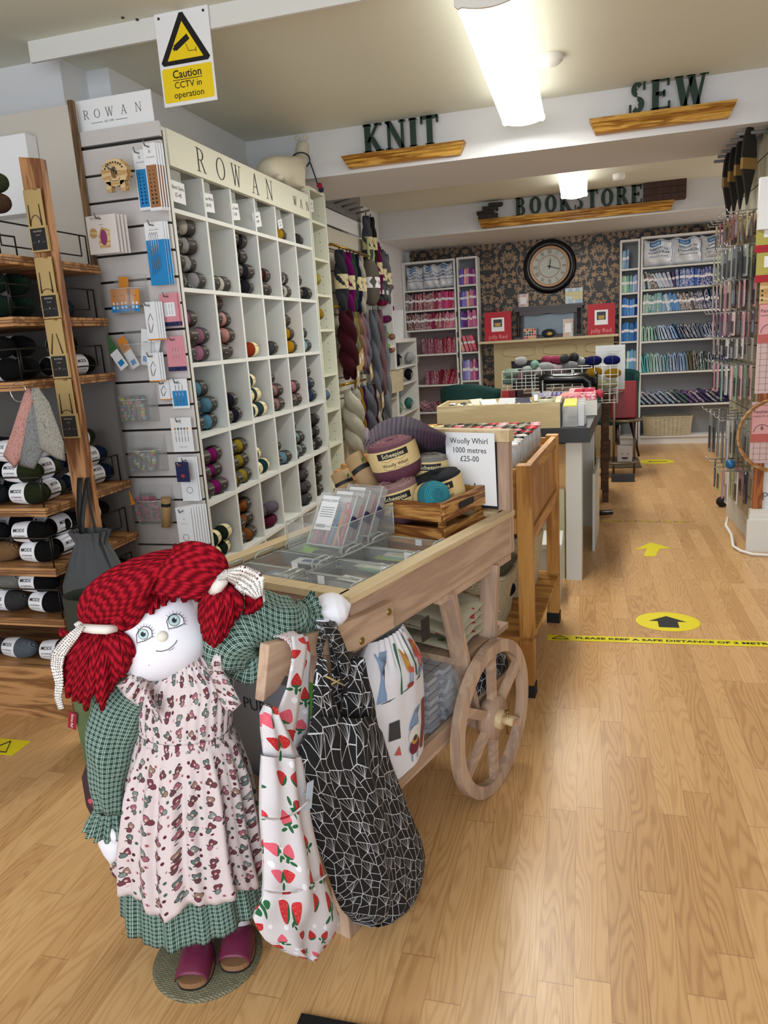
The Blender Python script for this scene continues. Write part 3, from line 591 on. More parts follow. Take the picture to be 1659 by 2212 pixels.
q(MB().box(-.82,9.12,1.635,.0,9.36,1.66).box(-.80,9.14,1.61,-.02,9.36,1.635),'top_shelf',M_mah); q(MB().box(-.81,9.12,1.291,-.01,9.36,1.315),'base',M_mah)
q(MB().box(-.80,9.33,1.315,-.02,9.36,1.61),'back_panel',M_mah); q(MB().box(-.70,9.322,1.33,-.12,9.33,1.56),'mirror',M_mir)
for x in (-.76,-.06): q(place(MB().lathe([(.018,0),(.018,.03),(.01,.04),(.022,.08),(.012,.13),(.02,.2),(.012,.25),(.018,.27),(.018,.3)],12),TR(x,9.17,1.313)),'turned_post',M_mah)
b=MB(basis((-.41,9.16,1.56),(1,0,0),None,(0,-1,0))); b.prism([(-.33,.05),(-.33,.0)]+[(-.33+.66*k/12,-.02*abs(math.sin(k/12*PI*2))+.012) for k in range(1,12)]+[(.33,.0),(.33,.05)],-.01,.01); q(b,'fretwork',M_mah)
M_red=plain('red gift bag','#b3142a',.45)
def red_bag(px0,px1,py0,py1,lab,rz=0):
    a=at(px0,py1,Y=9.05);c=at(px1,py0,Y=9.05); w=c.x-a.x; h=c.z-1.29; t=thing('gift_bag',lab,'bag',(a.x+w/2,9.06,1.291),rz); M=wm(t)
    MB(M).box(-w/2,-.03,0,w/2,.03,h).build('body',M_red,t)
    b=MB(M@basis((0,-.0305,0),(1,0,0),None,(0,-1,0))); b.mi=0; b.prism([(-w*.24,h*.32),(w*.24,h*.32),(w*.24,h*.8),(-w*.24,h*.8)],0,.001); b.mi=1; b.prism([(-w*.16,h*.48),(w*.16,h*.48),(w*.16,h*.74),(-w*.16,h*.74)],.001,.0015)
    b.mi=2; b.prism([(-w*.1,h*.5),(w*.1,h*.5),(w*.12,h*.62),(-w*.12,h*.62)],.0015,.002); b.build('pattern_card',[M_white,plain('navy card','#3a4050'),plain('ochre card','#b89a50')],t)
    b=MB(M@basis((0,-.0305,0),(1,0,0),None,(0,-1,0))); b.text('jolly Red',h*.2,TR(0,h*.13,0),sx=.95); b.build('lettering',plain('pink lettering','#e8a0a0'),t)
    b=MB(M); b.tube([(-.03,-.02,h),(-.02,-.03,h+.03),(.0,-.032,h+.035),(.02,-.03,h+.03),(.03,-.02,h)],.004,6); b.build('handle',M_red,t)
red_bag(1048,1104,672,733,'red jolly Red bag at the left end of the mantel'); red_bag(1269,1329,654,722,'red jolly Red bag at the right end of the mantel')
def card(name,lab,px0,px1,py0,py1,Y,zb,mats,lean=.12,th=.002,rows=0,parent=None):
    a=at(px0,py1,Y=Y);c=at(px1,py0,Y=Y); w=c.x-a.x; h=c.z-a.z; t=thing(name,lab,'card',(a.x+w/2,Y,zb)); M=wm(t)@Matrix.Rotation(-lean,4,'X')
    MB(M).box(-w/2,0,0,w/2,th,h).build('card_sheet',mats[0],t)
    b=MB(M@basis((0,0,0),(1,0,0),None,(0,-1,0))); r=random.Random(px0)
    for i in range(5):
        for j in range(4):
            b.mi=(i*3+j*5+r.randint(0,1))%(len(mats)-1)
            if rows and 1<=j<=2 and 1<=i<=3: continue
            b.prism([(-w/2+w*i/5+.002,h*j/4+.002),(-w/2+w*(i+1)/5-.002,h*j/4+.002),(-w/2+w*(i+1)/5-.002,h*(j+1)/4-.002),(-w/2+w*i/5+.002,h*(j+1)/4-.002)],0,.0006)
    b.build('printed_squares',mats[1:],t); return t
Mp=lambda h:plain('print '+h,h,.6)
card('fabric_pack_card','small white swatch card on top of overmantel, left',1120,1141,634,664,9.2,1.661,[M_white,Mp('#c8a0a8'),Mp('#e0c8b8'),Mp('#9ab0c0')],rows=1)
card('greeting_card','pale blue greeting card leaning on top of overmantel, right',1221,1259,620,657,9.2,1.661,[Mp('#a8c4dc'),Mp('#dfe6ea'),Mp('#b8cfe0'),Mp('#e8d898')],rows=0)
card('fabric_pack_card','red and orange tile patterned card standing in the overmantel',1131,1158,698,722,9.1,1.291,[M_white,Mp('#b83a38'),Mp('#d89048'),Mp('#3a4a50')])
card('fabric_pack_card','white swatch card standing right inside the overmantel',1216,1238,678,718,9.09,1.291,[M_white,Mp('#d0a8a0'),Mp('#c8c0b8')],rows=1)
a=at(1185,715,Y=9.1); t=thing('gift_packet','cellophane packet of black and yellow felt on the mantel','packet',(a.x,9.1,1.291)); M=wm(t)
b=MB(M); b.ell((0,0,.05),(.08,.03,.05),14,8); b.build('bundle',plain('dark felt','#2a2c34',.9),t); MB(M).ell((.01,-.02,.045),(.035,.02,.02),10,6).build('yellow_felt',plain('yellow felt','#d0a84a',.9),t)
# ================================================================ YARN
M_yarn=objcol('wool yarn',.95,'yarn'); M_cband=plain('charcoal paper band','#2b2622',.6); M_bandtxt=plain('pale band print','#b9b3a6',.6)
M_wband=plain('white paper band with print','#e6e6ec',.6); M_blk=plain('black ink','#1b1b1d',.6); M_crband=plain('cream paper band','#d9cba0',.6)
def wrap(b,txt,size,r,x0,ang,flip=False,sx=1,ry=1.0):
    q=MB().text(txt,size,Matrix.Identity(4),sx=sx,off=.01)
    vs=[]
    for v in q.v:
        a=ang-v.y/r if not flip else ang+v.y/r
        vs.append((x0+v.x,-math.sin(a)*r,math.cos(a)*r*ry))
    return b.add(vs,q.f)
def yarn_proto(L,r,bw,bx,bmat,tmat,lines,wob=.03,hollow=True):
    """ball of wool lying along local x, resting on z=0, with a paper band"""
    t=thing('yarn_ball',None,None); rn=random.Random(3)
    b=MB(Matrix.Translation((0,0,r))@Matrix.Rotation(PI/2,4,'Y')); b.ell((0,0,0),(r*.97,r*.97,L/2),24,14,pw=.82,wob=wob,rnd=rn,pt=1); y=b.build('yarn',M_yarn,t)
    b=MB(Matrix.Translation((0,0,r))); n=20
    rr=r*1.01
    b.grid(n,4,lambda u,v:(bx+bw*(v-.5),-math.sin(2*PI*u)*rr*(1.0-.25*((v-.5)*bw+bx)**2/(L/2)**2),math.cos(2*PI*u)*rr*(1.0-.25*((v-.5)*bw+bx)**2/(L/2)**2)))
    b.mi=1
    for (s,sz,ang,sxx) in lines:
        wrap(b,s,sz,rr*1.012,bx,ang,sx=sxx)
    b.build('label_band',[bmat,tmat],t); return t
YP={}
def mkprotos():
    YP['rowan']=(yarn_proto(.122,.039,.058,0,M_cband,M_bandtxt,[('R O W A N',.0115,1.1,.78),('wool',.009,1.65,1)]),)
    YP['cream']=(yarn_proto(.122,.039,.045,.012,M_crband,M_blk,[('R O W A N',.009,1.2,.8)]),)
    YP['mode']=(yarn_proto(.168,.042,.07,-.03,M_wband,M_blk,[('MODE',.0195,1.1,.88),('AT ROWAN',.0085,1.62,1),('merino wool 50g',.0055,1.9,1)]),)
    YP['bare']=(yarn_proto(.122,.036,.0005,0,M_crband,M_blk,[]),)
mkprotos(); YUSED=set()
def ball(kind,loc,rot,color,label,group):
    p=YP[kind][0]
    if kind not in YUSED:
        YUSED.add(kind); KIDS[p.name]=[(c,list(c.children)) for c in p.children]
        p.location=loc; p.rotation_euler=rot; tag(p,label,'yarn ball',group)
        for c in p.children:
            if c.name.startswith('yarn'): c.color=(*C(color)[:3],1)
        return p
    return dup(p,loc,rot,label,'yarn ball',group,color,cmap=('yarn',))
# ================================================================ CUBBY WALL
CX=-1.65
def cy(px,py): return at(px,py,X=CX)
zr=[1.4+(z-1.4)*CX/-1.8 for z in (2.216,2.036,1.689,1.342,.998,.658,.318,-.02)]; zr[-1]=.06
yc=[cy(378,451).y+.0,cy(450,490).y,cy(512,508).y,cy(562,522).y,cy(609,535).y,cy(648,548).y,cy(676,552).y]; yc=[2.975+i*(4.62-2.975)/6 for i in range(7)]
CZT=1.4+.97*CX/-1.8; D_=.31
t=thing('pigeonhole_shelving','tall white pigeonhole wool shelving headed ROWAN along the left wall','shelving',(CX-D_/2,3.8,0))
M_cub=plain('white pigeonhole board','#d8dad6',.5,noise=.03,nscale=5)
w=.018
MB().box(CX-D_,2.93,0,CX,2.965,CZT).build('side_panel',M_cub,t); MB().box(CX-D_,4.62,0,CX,4.62+w,CZT).build('side_panel',M_cub,t)
for y in yc[1:-1]: MB().box(CX-D_,y-w/2,.04,CX-.002,y+w/2,zr[0]).build('divider',M_cub,t)
for z in zr[1:]: MB().box(CX-D_,2.965,z-w,CX,4.62,z).build('shelf_board',M_cub,t)
MB().box(CX-D_-.01,2.96,0,CX-D_,4.63,CZT).build('back_panel',M_cub,t)
MB().box(CX-D_,2.965,CZT-.018,CX-.02,4.62,CZT).build('top_board',M_cub,t)
hd=MB().box(CX-.018,2.965,zr[0],CX+.006,4.62,CZT).build('header_board',plain('cream header board','#dcdccb',.5),t)
b=MB()
FX=lambda x,y,z: basis((x,y,z),(0,1,0),None,(1,0,0))      # lettering that faces +X
hz=(zr[0]+CZT)/2
for ch,px,h in (('R',427,.098),('O',467,.1),('W',499,.098),('A',541,.098),('N',571,.098),('W',628,.052),('A',642,.052),('N',655,.052)):
    y=at(px,400,X=CX).y; b.letter(ch,h,FX(CX+.0065,y,hz-h/2),t=.075,n=.03,depth=.0012,ser=.02,sx=1.08 if ch!='W' else .95)
b.build('lettering',M_black,hd)
CW={0:'top',1:'second',2:'third',3:'fourth',4:'fifth',5:'sixth',6:'bottom'}
cells={(0,4):('#d9a51c',1,'rowan'),(0,5):('#4a4c50',1,'rowan'),
(1,0):('#b9b9bb',8,'rowan'),(1,1):('#e6e0d0',2,'rowan'),(1,2):('#20242e',8,'rowan'),(1,3):('#5a1226',4,'rowan'),(1,4):('#dcdad0',4,'rowan'),(1,5):('#33353a',3,'rowan'),
(2,0):('#b57d9a',5,'rowan'),(2,1):('#dfa3a0',7,'rowan'),(2,2):('#b8401c',1,'cream'),(2,3):('#4a4e56',2,'rowan'),(2,4):('#dca018',6,'rowan'),(2,5):('#a9cdd8',3,'rowan'),
(3,0):('#6aa3bd',5,'rowan'),(3,1):('#15162e',3,'rowan'),(3,2):('#2f4f58',5,'cream'),(3,3):('#c08a88',5,'rowan'),(3,4):('#d88a9e',4,'rowan'),(3,5):('#2d4a7a',5,'rowan'),
(4,0):('#a0107a',6,'rowan'),(4,1):('#b09a30',6,'rowan'),(4,2):('#14424a',3,'cream'),(4,3):('#86b6c8',3,'rowan'),(4,4):('#9fcbd6',5,'rowan'),(4,5):('#3a3a3e',6,'rowan'),
(5,0):('#0f2a1c',4,'cream'),(5,1):('#a3622e',7,'rowan'),(5,2):('#6a1840',4,'bare'),(5,3):('#c9c7c2',1,'rowan'),(5,4):('#55565a',8,'rowan'),(5,5):('#3c4030',8,'rowan'),
(6,1):('#7a5030',4,'rowan')}
NAMEC={(1,3):'maroon',(3,3):'dusty pink'}
def cname(h):
    r,g,b_=[int(h[i:i+2],16) for i in (1,3,5)]
    mx,mn=max(r,g,b_),min(r,g,b_)
    if mx<75: return 'black' if mx-mn<14 else ('dark navy' if b_==mx else ('dark green' if g==mx else 'dark brown'))
    if mx-mn<22: return 'white' if mn>210 else ('light grey' if mn>150 else ('grey' if mn>95 else 'charcoal'))
    if r==mx and g>b_+60 and g>130: return 'mustard'
    if r==mx and b_<g<r*.75: return 'orange brown' if r>120 else 'brown'
    if r==mx and b_>g+20: return 'pink' if r>170 and g>90 else ('magenta' if r>130 else 'maroon')
    if r==mx: return 'pale pink' if r>200 else 'brown'
    if g==mx: return 'green'
    return 'light blue' if b_>170 else ('teal' if g>b_*.8 else 'blue')
rnd=random.Random(11)
for (r,c),(col,n,kind) in cells.items():
    y0=yc[c]+.015; y1=yc[c+1]-.015; zb=zr[r+1]; rad=.039
    for k in range(n):
        lay,side=divmod(k,2); 
        if n in (1,): side=rnd.randint(0,1)
        yy=(y0+.061+(y1-y0-.122)*side); tl=rnd.uniform(-.16,.16)
        if k==n-1 and n>2 and n%2: yy=(y0+y1)/2+rnd.uniform(-.03,.03)
        loc=(CX-.05-rnd.uniform(0,.03)-lay*.006,yy,zb+.002+lay*(rad*2-.001)); 
        pos='%s of its pile'%['bottom left','bottom right','second layer left','second layer right','third layer left','third layer right','top left','top right'][k] if n>1 else 'lying alone'
        cc=jit(col,.12,rnd)
        if (r,c)==(3,3) and k%2==0: cc=C('#e3e3e8')
        if (r,c)==(1,0) and k>5: cc=C('#e6e0d0')
        if (r,c)==(5,2) and k>1: cc=C('#6f6a7a')
        nm=NAMEC.get((r,c),cname(col)); nm='white' if (r,c)==(3,3) and k%2==0 else nm
        ball(kind,loc,(rnd.uniform(-.5,.5)*(1 if kind=='bare' else .5),0,PI/2+tl),cc,'%s wool ball, %s, %s pigeonhole row, %s column'%(nm,pos,CW[r],ORD[c]),'wool balls in the pigeonholes')
# price cards in the top row
M_card=plain('white price card','#dfe2e6',.5); M_sleeve=glassy('clear sleeve','#dfe6e2',.22)
for c,(l1,l2) in enumerate((('Alpaca Classic','£5-40'),('Cotton Wool','£8-90'),('Felted Tweed','£7-60'),('Tweed','£4-90'),('Wool','£6-40'))):
    yy=(yc[c]+.055,yc[c]+.05,yc[c]+.05,yc[c]+.045,yc[c]+.09)[c]; zz=zr[0]-.135+(.03 if c==4 else 0); sc=(1,.95,.9,.85,.55)[c]
    p=thing('price_card','white price card reading %s, %s pigeonhole of the top row'%(l1,ORD[c]),'price card',(CX-.012,yy,zz),group='price cards in the top pigeonholes'); M=wm(p)@Matrix.Rotation(.07*(c-1.5)+.1,4,'X')
    MB(M).box(0,-.06*sc,0,.0015,.06*sc,.085*sc).build('card_sheet',M_card,p)
    b=MB(M@FX(.0018,0,0)); b.text(l1,.022*sc,TR(0,.06*sc,0),sx=.85,ext=.0003); b.text(l2,.024*sc,TR(0,.03*sc,0),ext=.0003); b.build('price_print',M_blk,p)
    MB(M).box(-.004,-.035,.08*sc,-.003,.045,.13).build('clear_hanger',M_sleeve,p)
# ---------------------------------------------------------------- alpaca
M_knit=plain('cream knitted fabric','#d8d2bd',.95,noise=.05,nscale=60,bmp=.5)
ax=CX-.09; ay0=4.05; base=CZT+.003
A=thing('toy_alpaca','cream knitted alpaca standing on top of the pigeonhole shelving','soft toy',(ax,4.3,base)); 
def skin(name,pts,edges,rad,mat,parent,sub=2,label=None):
    inv=wm(parent).inverted(); me=bpy.data.meshes.new(name); o=bpy.data.objects.new(name,me); COL.objects.link(o); o.parent=parent
    me.from_pydata([inv@Vector(p) for p in pts],edges,[]); me.materials.append(mat)
    o.modifiers.new('skin','SKIN'); sv=me.skin_vertices if me.skin_vertices else None
    if not me.skin_vertices: 
        bm=bmesh.new(); bm.from_mesh(me); bm.verts.layers.skin.verify(); bm.to_mesh(me); bm.free()
    for i,r in enumerate(rad):
        me.skin_vertices[0].data[i].radius=(r,r) if not isinstance(r,tuple) else r
    me.skin_vertices[0].data[0].use_root=True
    s=o.modifiers.new('sub','SUBSURF'); s.levels=sub; s.render_levels=sub
    dg=bpy.context.evaluated_depsgraph_get(); m2=bpy.data.meshes.new_from_object(o.evaluated_get(dg)); o.modifiers.clear(); o.data=m2
    for p in m2.polygons: p.use_smooth=True
    if not m2.materials: m2.materials.append(mat)
    tag(o,label); return o
pts=[(ax,4.36,base+.10),(ax,4.18,base+.10),(ax,4.06,base+.08),(ax+.01,4.48,base+.12),(ax+.01,4.55,base+.185),(ax+.01,4.60,base+.255),(ax+.01,4.615,base+.30),(ax+.01,4.67,base+.292),(ax+.01,4.70,base+.282),
 (ax+.05,4.47,base+.04),(ax+.055,4.47,base+.02),(ax-.05,4.47,base+.04),(ax-.055,4.47,base+.02),(ax+.05,4.14,base+.04),(ax+.055,4.14,base+.02),(ax-.05,4.14,base+.04),(ax-.055,4.14,base+.02)]
pts=[(x,4.15+(y-4.15)*1.16+.13,base+(z-base)*1.12) for x,y,z in pts]
skin('knitted_body',pts,[(0,1),(1,2),(0,3),(3,4),(4,5),(5,6),(6,7),(7,8),(3,9),(9,10),(3,11),(11,12),(1,13),(13,14),(1,15),(15,16)],
 [.092,.09,.055,.075,.048,.042,.046,.028,.018]+[.028,.024]*4,M_knit,A)
for s in (-1,1):
    MB().ell((ax+.01+s*.026,4.81,base+.375),(.010,.013,.016),10,8).build('ear',M_knit,A)
    MB().ell((ax+.01+s*.036,4.87,base+.345),(.005,.006,.006),8,6).build('eye',M_black,A)
MB().ell((ax+.01,4.935,base+.318),(.009,.005,.007),8,6).build('nose',M_black,A)
M_cord=plain('navy cord','#1c2236',.8); n=20
MB().tube([(ax+.01+.058*math.cos(2*PI*k/n),4.77+.058*math.sin(2*PI*k/n),base+.235-.03*math.sin(2*PI*k/n)+.012*math.cos(2*PI*k/n)) for k in range(n+1)],.004,6).tube([(ax+.065,4.79,base+.22),(ax+.08,4.80,base+.16),(ax+.10,4.80,base+.09)],.004,6).build('neck_cord',M_cord,A)
for q,(dy,dz,cl) in enumerate(((.0,.08,'#8a1238'),(.025,.06,'#20243c'))):
    MB().ell((ax+.112,4.80+dy,base+dz),(.018,.018,.018),12,8,wob=.08,rnd=rnd).build('pompom',plain('pompom '+cl,cl,.95,bmp=.6,nscale=150),A)
# ---------------------------------------------------------------- narrow drilled shelf column
t=thing('shelf_column','narrow cream shelf column with drilled uprights right of the pigeonholes','shelving',(CX-.15,4.8,0))
M_cr=plain('cream drilled board','#d5d6c4',.5); y0,y1=4.65,4.955; zt=1.4+1.035*CX/-1.8
for y in (y0,y1-.018): MB().box(CX-D_,y,0,CX,y+.018,zt).build('side_panel',M_cr,t)
MB().box(CX-D_,y0,0,CX-D_+.01,y1,zt).build('back_panel',M_cr,t); MB().box(CX-D_,y0+.018,zt-.018,CX-.0,y1-.018,zt).build('top_board',M_cr,t)
zs=[1.4+(z-1.4)*CX/-1.8 for z in (2.224,1.977,1.734,1.492,1.173,.914,.656,.35)]
for z in zs: MB().box(CX-D_+.01,y0+.018,z-.016,CX-.003,y1-.018,z).build('shelf_board',M_cr,t)
b=MB()
for k in range(34):
    for xx in (CX-.05,CX-.24): 
        b.M=basis((xx,y1-.0181,.4+k*.055),(1,0,0),None,(0,-1,0)); b.prism([(.003*math.cos(a),.003*math.sin(a)) for a in [k2*PI/4 for k2 in range(8)]],-.0005,.0004)
b.M=Matrix.Identity(4); b.build('peg_hole',M_blk,t,kind='stuff')
for z,col,nm,k in ((zs[0]+0,'#e3ded0',None,0),(zs[1],'#e8e6dc','white',1),(zs[2],'#cdbf58','pale yellow',2),(zs[3],'#b8922a','gold',2),(zs[5],'#6f8fb8','light blue',2),(zs[6],'#7aa0d0','sky blue',1)):
    if nm is None: continue
    for j in range(k): ball('bare' if j==0 else 'cream',(CX-.075,y0+.13+.01*j,z+.002+j*.066),(.6*j,0,PI/2+.2),col,'%s wool ball, %s in the narrow drilled shelf column'%(nm,['lower','upper'][j] if k>1 else 'alone'),'balls in the narrow column')
p=thing('price_card','small white price card at top of the narrow drilled column','price card',(CX-.03,y0+.1,zs[0]+.06)); MB(wm(p)).box(0,-.045,0,.0015,.045,.075).build('card_sheet',M_card,p); MB(wm(p)@FX(.002,0,0)).text('Cotton',.018,TR(0,.048,0)).text('£5-95',.018,TR(0,.02,0)).build('price_print',M_blk,p)
# ---------------------------------------------------------------- hanging yarn panels
PX=-1.95
t=thing('skein_board','cream slotted display panel with brass rails for hanging skeins','display panel',(PX-.03,6.3,0))
MB().box(PX-.03,5.62,.1,PX-.01,7.0,2.29).build('board',plain('cream panel','#cfcaba',.6),t)
for k in range(12): MB().box(PX-.0101,5.62,.25+k*.17,PX-.008,7.0,.258+k*.17).build('slot',M_dk,t)
pw=thing('blank_signboard','white blank panel above the hanging skeins','panel',(PX-.05,6.3,2.3)); 
MB().box(PX-.03,5.62,2.31,PX-.015,6.88,2.43).build('sheet',M_white,pw)
pg=thing('peg_board','grey peg panel of empty clear arms near the ceiling','display panel',(PX,6.4,2.44)); M_gp=plain('grey acrylic panel','#77797c',.3)
MB().box(PX-.03,5.64,2.44,PX-.015,6.9,2.66).build('board',M_gp,pg)
for k in range(6): MB().cyl((PX-.015,5.75+k*.2,2.5),(PX+.11,5.75+k*.2,2.515),.009,8).build('peg',M_gp,pg)
M_brass=plain('brass','#a8862c',.3,.8)
RX=-1.87
def rail(py0,px0,px1,lab):
    a=at(px0,py0,X=RX); bb=at(px1,py0,X=RX); r_=thing('skein_rail',lab,'rail',(RX,a.y,a.z)); 
    MB().cyl((RX,a.y,a.z),(RX,bb.y,a.z),.010,10).build('bar',M_brass,r_)
    for y in (a.y+.03,bb.y-.03):
        b=MB(); b.box(PX-.01,y-.008,a.z-.008,RX,y+.008,a.z+.008); b.box(PX-.0115,y-.02,a.z-.07,PX-.004,y+.02,a.z+.05); b.build('bracket',M_brass,r_)
    return a.y,bb.y,a.z
M_tag=plain('kraft tag','#b39a68',.8); M_kraft=M_tag
def skein(x,y,ztop,L,r,col,lab,band=True,tagc=False,grp='skeins on the brass rails',rn=random.Random(5),flat=1.0,hook=True,txt='CREATE'):
    t=thing('yarn_skein',lab,'skein',(x,y,ztop-L),group=grp); 
    r*=.72; b=MB(); n=26
    for s in (0,PI):
        b.tube([(x+math.cos(s+k/n*PI*3.2)*r*.5*flat,y+math.sin(s+k/n*PI*3.2)*r*.62,ztop-.02-(L-.03)*k/n) for k in range(n+1)],[r*(.25+.75*min(1,math.sin(PI*(.06+.9*k/n))*1.5)) for k in range(n+1)],12)
    o=b.build('twisted_yarn',M_yarn,t,color=C(col))
    if hook: MB().tube([(x,y,ztop+.01),(x,y,ztop-.02),(x,y,ztop-.05)],.005,6).build('hanger',M_blk,t)
    if band:
        b=MB(TR(x,y,ztop-L*.62)); b.lathe([(r*1.5,0),(r*1.55,L*.11),(r*1.5,L*.22)],18); b.mi=1; b.M=b.M@basis((r*1.57,0,L*.13),(0,1,0),None,(1,0,0)); b.text(txt[:2+2],.03,TR(0,0,0),sx=.9); b.build('paper_band',[M_crband,M_blk],t)
    if tagc:
        M=TR(x+r*1.3,y-.02,ztop-L-.02,ry=.1,rx=rn.uniform(-.7,.7)); b=MB(M); b.box(0,-.035,-.02,.002,.035,.13); b.mi=1; b.box(.002,-.012,.04,.003,.012,.09); b.build('swing_tag',[M_tag,M_white],t)
    return t
y0,y1,z0=rail(527,715,795,'upper brass rail of hanging skeins')
for k,(px,col,L,nm) in enumerate(((729,'#474b52','.47','slate grey'),(745,'#8c0f78','.48','magenta'),(752,'#3a5a44','.46','green'),(760,'#131b48','.45','navy'),(770,'#dcd8c8','.45','cream'))):
    q=at(px,600,X=RX); skein(RX+.03,q.y,z0-.02,.5 if k!=2 else .48,.05,col,'%s twisted skein hanging from the upper brass rail'%nm,band=k!=2)
q=at(790,600,X=RX); t=thing('yarn_ball','grey and black variegated skein with white band on the upper rail','skein',(RX+.05,q.y+.02,z0-.46)); 
MB().ell((RX+.04,q.y,z0-.24),(.08,.13,.2),20,14,pw=.85).build('yarn',M_yarn,t,color=C('#7d786c')); 
b=MB(); b.grid(20,2,lambda u,v:(RX+.04+.083*math.cos(2*PI*u),q.y+.134*math.sin(2*PI*u),z0-.29+.09*v)); b.mi=1; b.text('Yarn',.05,FX(RX+.126,q.y,z0-.245)); b.build('label_band',[M_wband,M_blk],t)
y0,y1,z0=rail(662,722,777,'middle brass rail of hanging skeins')
for k,(px,col,L,r,nm,tg) in enumerate(((745,'#4c1220',.55,.075,'maroon',1),(755,'#7f9fb0',.42,.045,'pale blue',0),(764,'#a8955a',.45,.05,'straw yellow',1),(773,'#8c7a50',.42,.045,'olive beige',1),(783,'#b08080',.5,.05,'dusty rose',0),(795,'#8d7f90',.55,.05,'mauve',1))):
    q=at(px,720,X=RX+.04); skein(RX+.06-.01*k,q.y,z0-.02,L,r,col,'%s twisted skein hanging from the middle brass rail'%nm,band=False,tagc=bool(tg))
for px,col,L,nm,pyt in ((800,'#787d88',.85,'long slate grey',665),(812,'#8a6a72',.80,'long rose mauve',665),(822,'#8d939c',.9,'long pale grey',700)):
    q=at(px,pyt,X=RX+.03); skein(RX+.05,q.y,q.z,L,.05,col,'%s loose skein hanging beyond the middle rail'%nm,band=False,tagc=(px==800))
y0,y1,z0=rail(833,735,790,'lower brass rail of hanging skeins')
for k,(px,col,L,r,nm,tg) in enumerate(((758,'#dcdac8',.55,.085,'thick cream',0),(773,'#a8821c',.5,.05,'mustard',0),(781,'#451050',.45,.045,'purple',0),(796,'#6f7480',.6,.07,'grey',1),(808,'#3c1424',.6,.045,'dark maroon',0),(816,'#c9c6b4',.62,.05,'ivory',0),(824,'#3a2c3c',.62,.04,'dark plum',0))):
    q=at(px,880,X=RX+.05); skein(RX+.07-.006*k,q.y,z0-.03,L,r,col,'%s twisted skein hanging from the lower brass rail'%nm,band=False,tagc=bool(tg))
for px,py,col,nm in ((790,462,'#6c6f7a','grey'),(800,465,'#2f352f','dark green'),(812,520,'#8c1060','magenta'),(822,535,'#70737c','blue grey'),(832,545,'#8a8c90','silver grey')):
    q=at(px,py,X=-1.9); skein(-1.9,q.y,q.z,.5,.045,col,'%s banded skein hung high beyond the rails'%nm,grp='skeins hung high beyond the rails')
q=at(803,560,X=-1.88); t=thing('printed_bag','flat pale green printed bag hanging among high skeins','bag',(-1.88,q.y,q.z-.22)); MB().box(-1.885,q.y-.12,q.z-.22,-1.875,q.y+.12,q.z+.18).build('sheet',plain('pale green print','#a8b878',.6,noise=.3,nscale=14),t)
# ---------------------------------------------------------------- two white units beyond
UX=-1.88
def unit(lab,y0,y1,zt,zs):
    t=thing('shelf_unit',lab,'shelving',(UX-.12,(y0+y1)/2,0))
    for y in (y0,y1-.03): MB().box(UX-.22,y,0,UX,y+.03,zt).build('side_panel',M_shelf,t)
    MB().box(UX-.22,y0,zt-.04,UX+.001,y1,zt).build('top_board',M_shelf,t); MB().box(UX-.22,y0,0,UX-.21,y1,zt-.04).build('back_panel',M_shback,t)
    for z in zs: MB().box(UX-.21,y0+.03,z-.02,UX-.002,y1-.03,z).build('shelf_board',M_shelf,t)
a=at(800,621,X=UX); u1a=a.y; u1b=at(846,624,X=UX).y; u1z=a.z; s1=at(846,747,X=UX).z; s2=at(846,860,X=UX).z
unit('white open unit of bright wool balls beyond the hanging skeins',u1a,u1b,u1z,[s1,s2])
u2a=at(853,733,X=UX).y; u2b=at(899,730,X=UX).y; u2z=at(875,731,X=UX).z; v1=at(875,790,X=UX).z; v2=at(885,824,X=UX).z; v3=at(885,888,X=UX).z
unit('low white unit of boxed wool before the left bookcase',u2a,u2b,u2z,[v1,v2,v3])
for k,(px,py,col,nm) in enumerate(((825,655,'#8c1a50','crimson'),(836,690,'#5a1050','plum'),(828,690,'#7a1a60','berry'),(838,665,'#8a2a70','purple pink'),(826,720,'#a0c838','lime'),(838,722,'#c88878','peach'),(826,740,'#a8d048','bright lime'),(838,745,'#d09080','salmon'))):
    q=at(px,py,X=UX-.06); ball('bare',(UX-.06,q.y,q.z-.03),(.3*k,0,.7+.3*k),col,'%s wool ball in the white unit beyond the skeins'%nm,'bright balls in the far unit')
b=MB(); q=at(828,612,X=UX-.1); t=thing('plastic_bag','clear bag of brown wool on top of the white unit','bag',(UX-.1,q.y,u1z)); MB().ell((UX-.1,q.y,u1z+.055),(.09,.24,.055),16,10,wob=.05,rnd=rnd).build('wool',plain('brown wool in bag','#6a4038',.35,noise=.4,nscale=20),t)
for k,(px,py,col,nm) in enumerate(((860,770,'#1a1a30','navy'),(885,760,'#d4d6da','white'),(893,775,'#cfd2d6','pale grey'),(884,800,'#1c1c20','black'),(862,870,'#7aa080','sage'),(885,872,'#4a8a80','teal green'))):
    q=at(px,py,X=UX-.05); zz=[v1,v1,v1,v2,v3,v3][k]; t=thing('wool_tub','clear tub of %s wool on the low white unit'%nm,'tub',(UX-.05,q.y,zz),group='tubs on the low unit'); 
    MB().ell((UX-.06,q.y,zz+.07),(.05,.085,.065),14,8,wob=.08,rnd=rnd).build('wool',M_yarn,t,color=C(col)); MB().box(UX-.01,q.y-.1,zz+.001,UX-.005,q.y+.1,zz+.09).build('clear_wall',M_sleeve,t)
q=at(858,795,X=UX+.02); bk=basket('small cream wicker basket hung out before the low white unit',UX-.14,UX+.1,u1b-.55,u1b-.03,q.z-.22,q.z-.02,M_wick)
q=at(853,700,X=UX); p=thing('sign_card','white upright price sign on the low unit','sign',(UX-.04,u2a+.25,u2z)); MB(wm(p)@Matrix.Rotation(-.2,4,'X')).box(-.07,0,0,.07,.004,.3).build('sheet',M_paper,p)
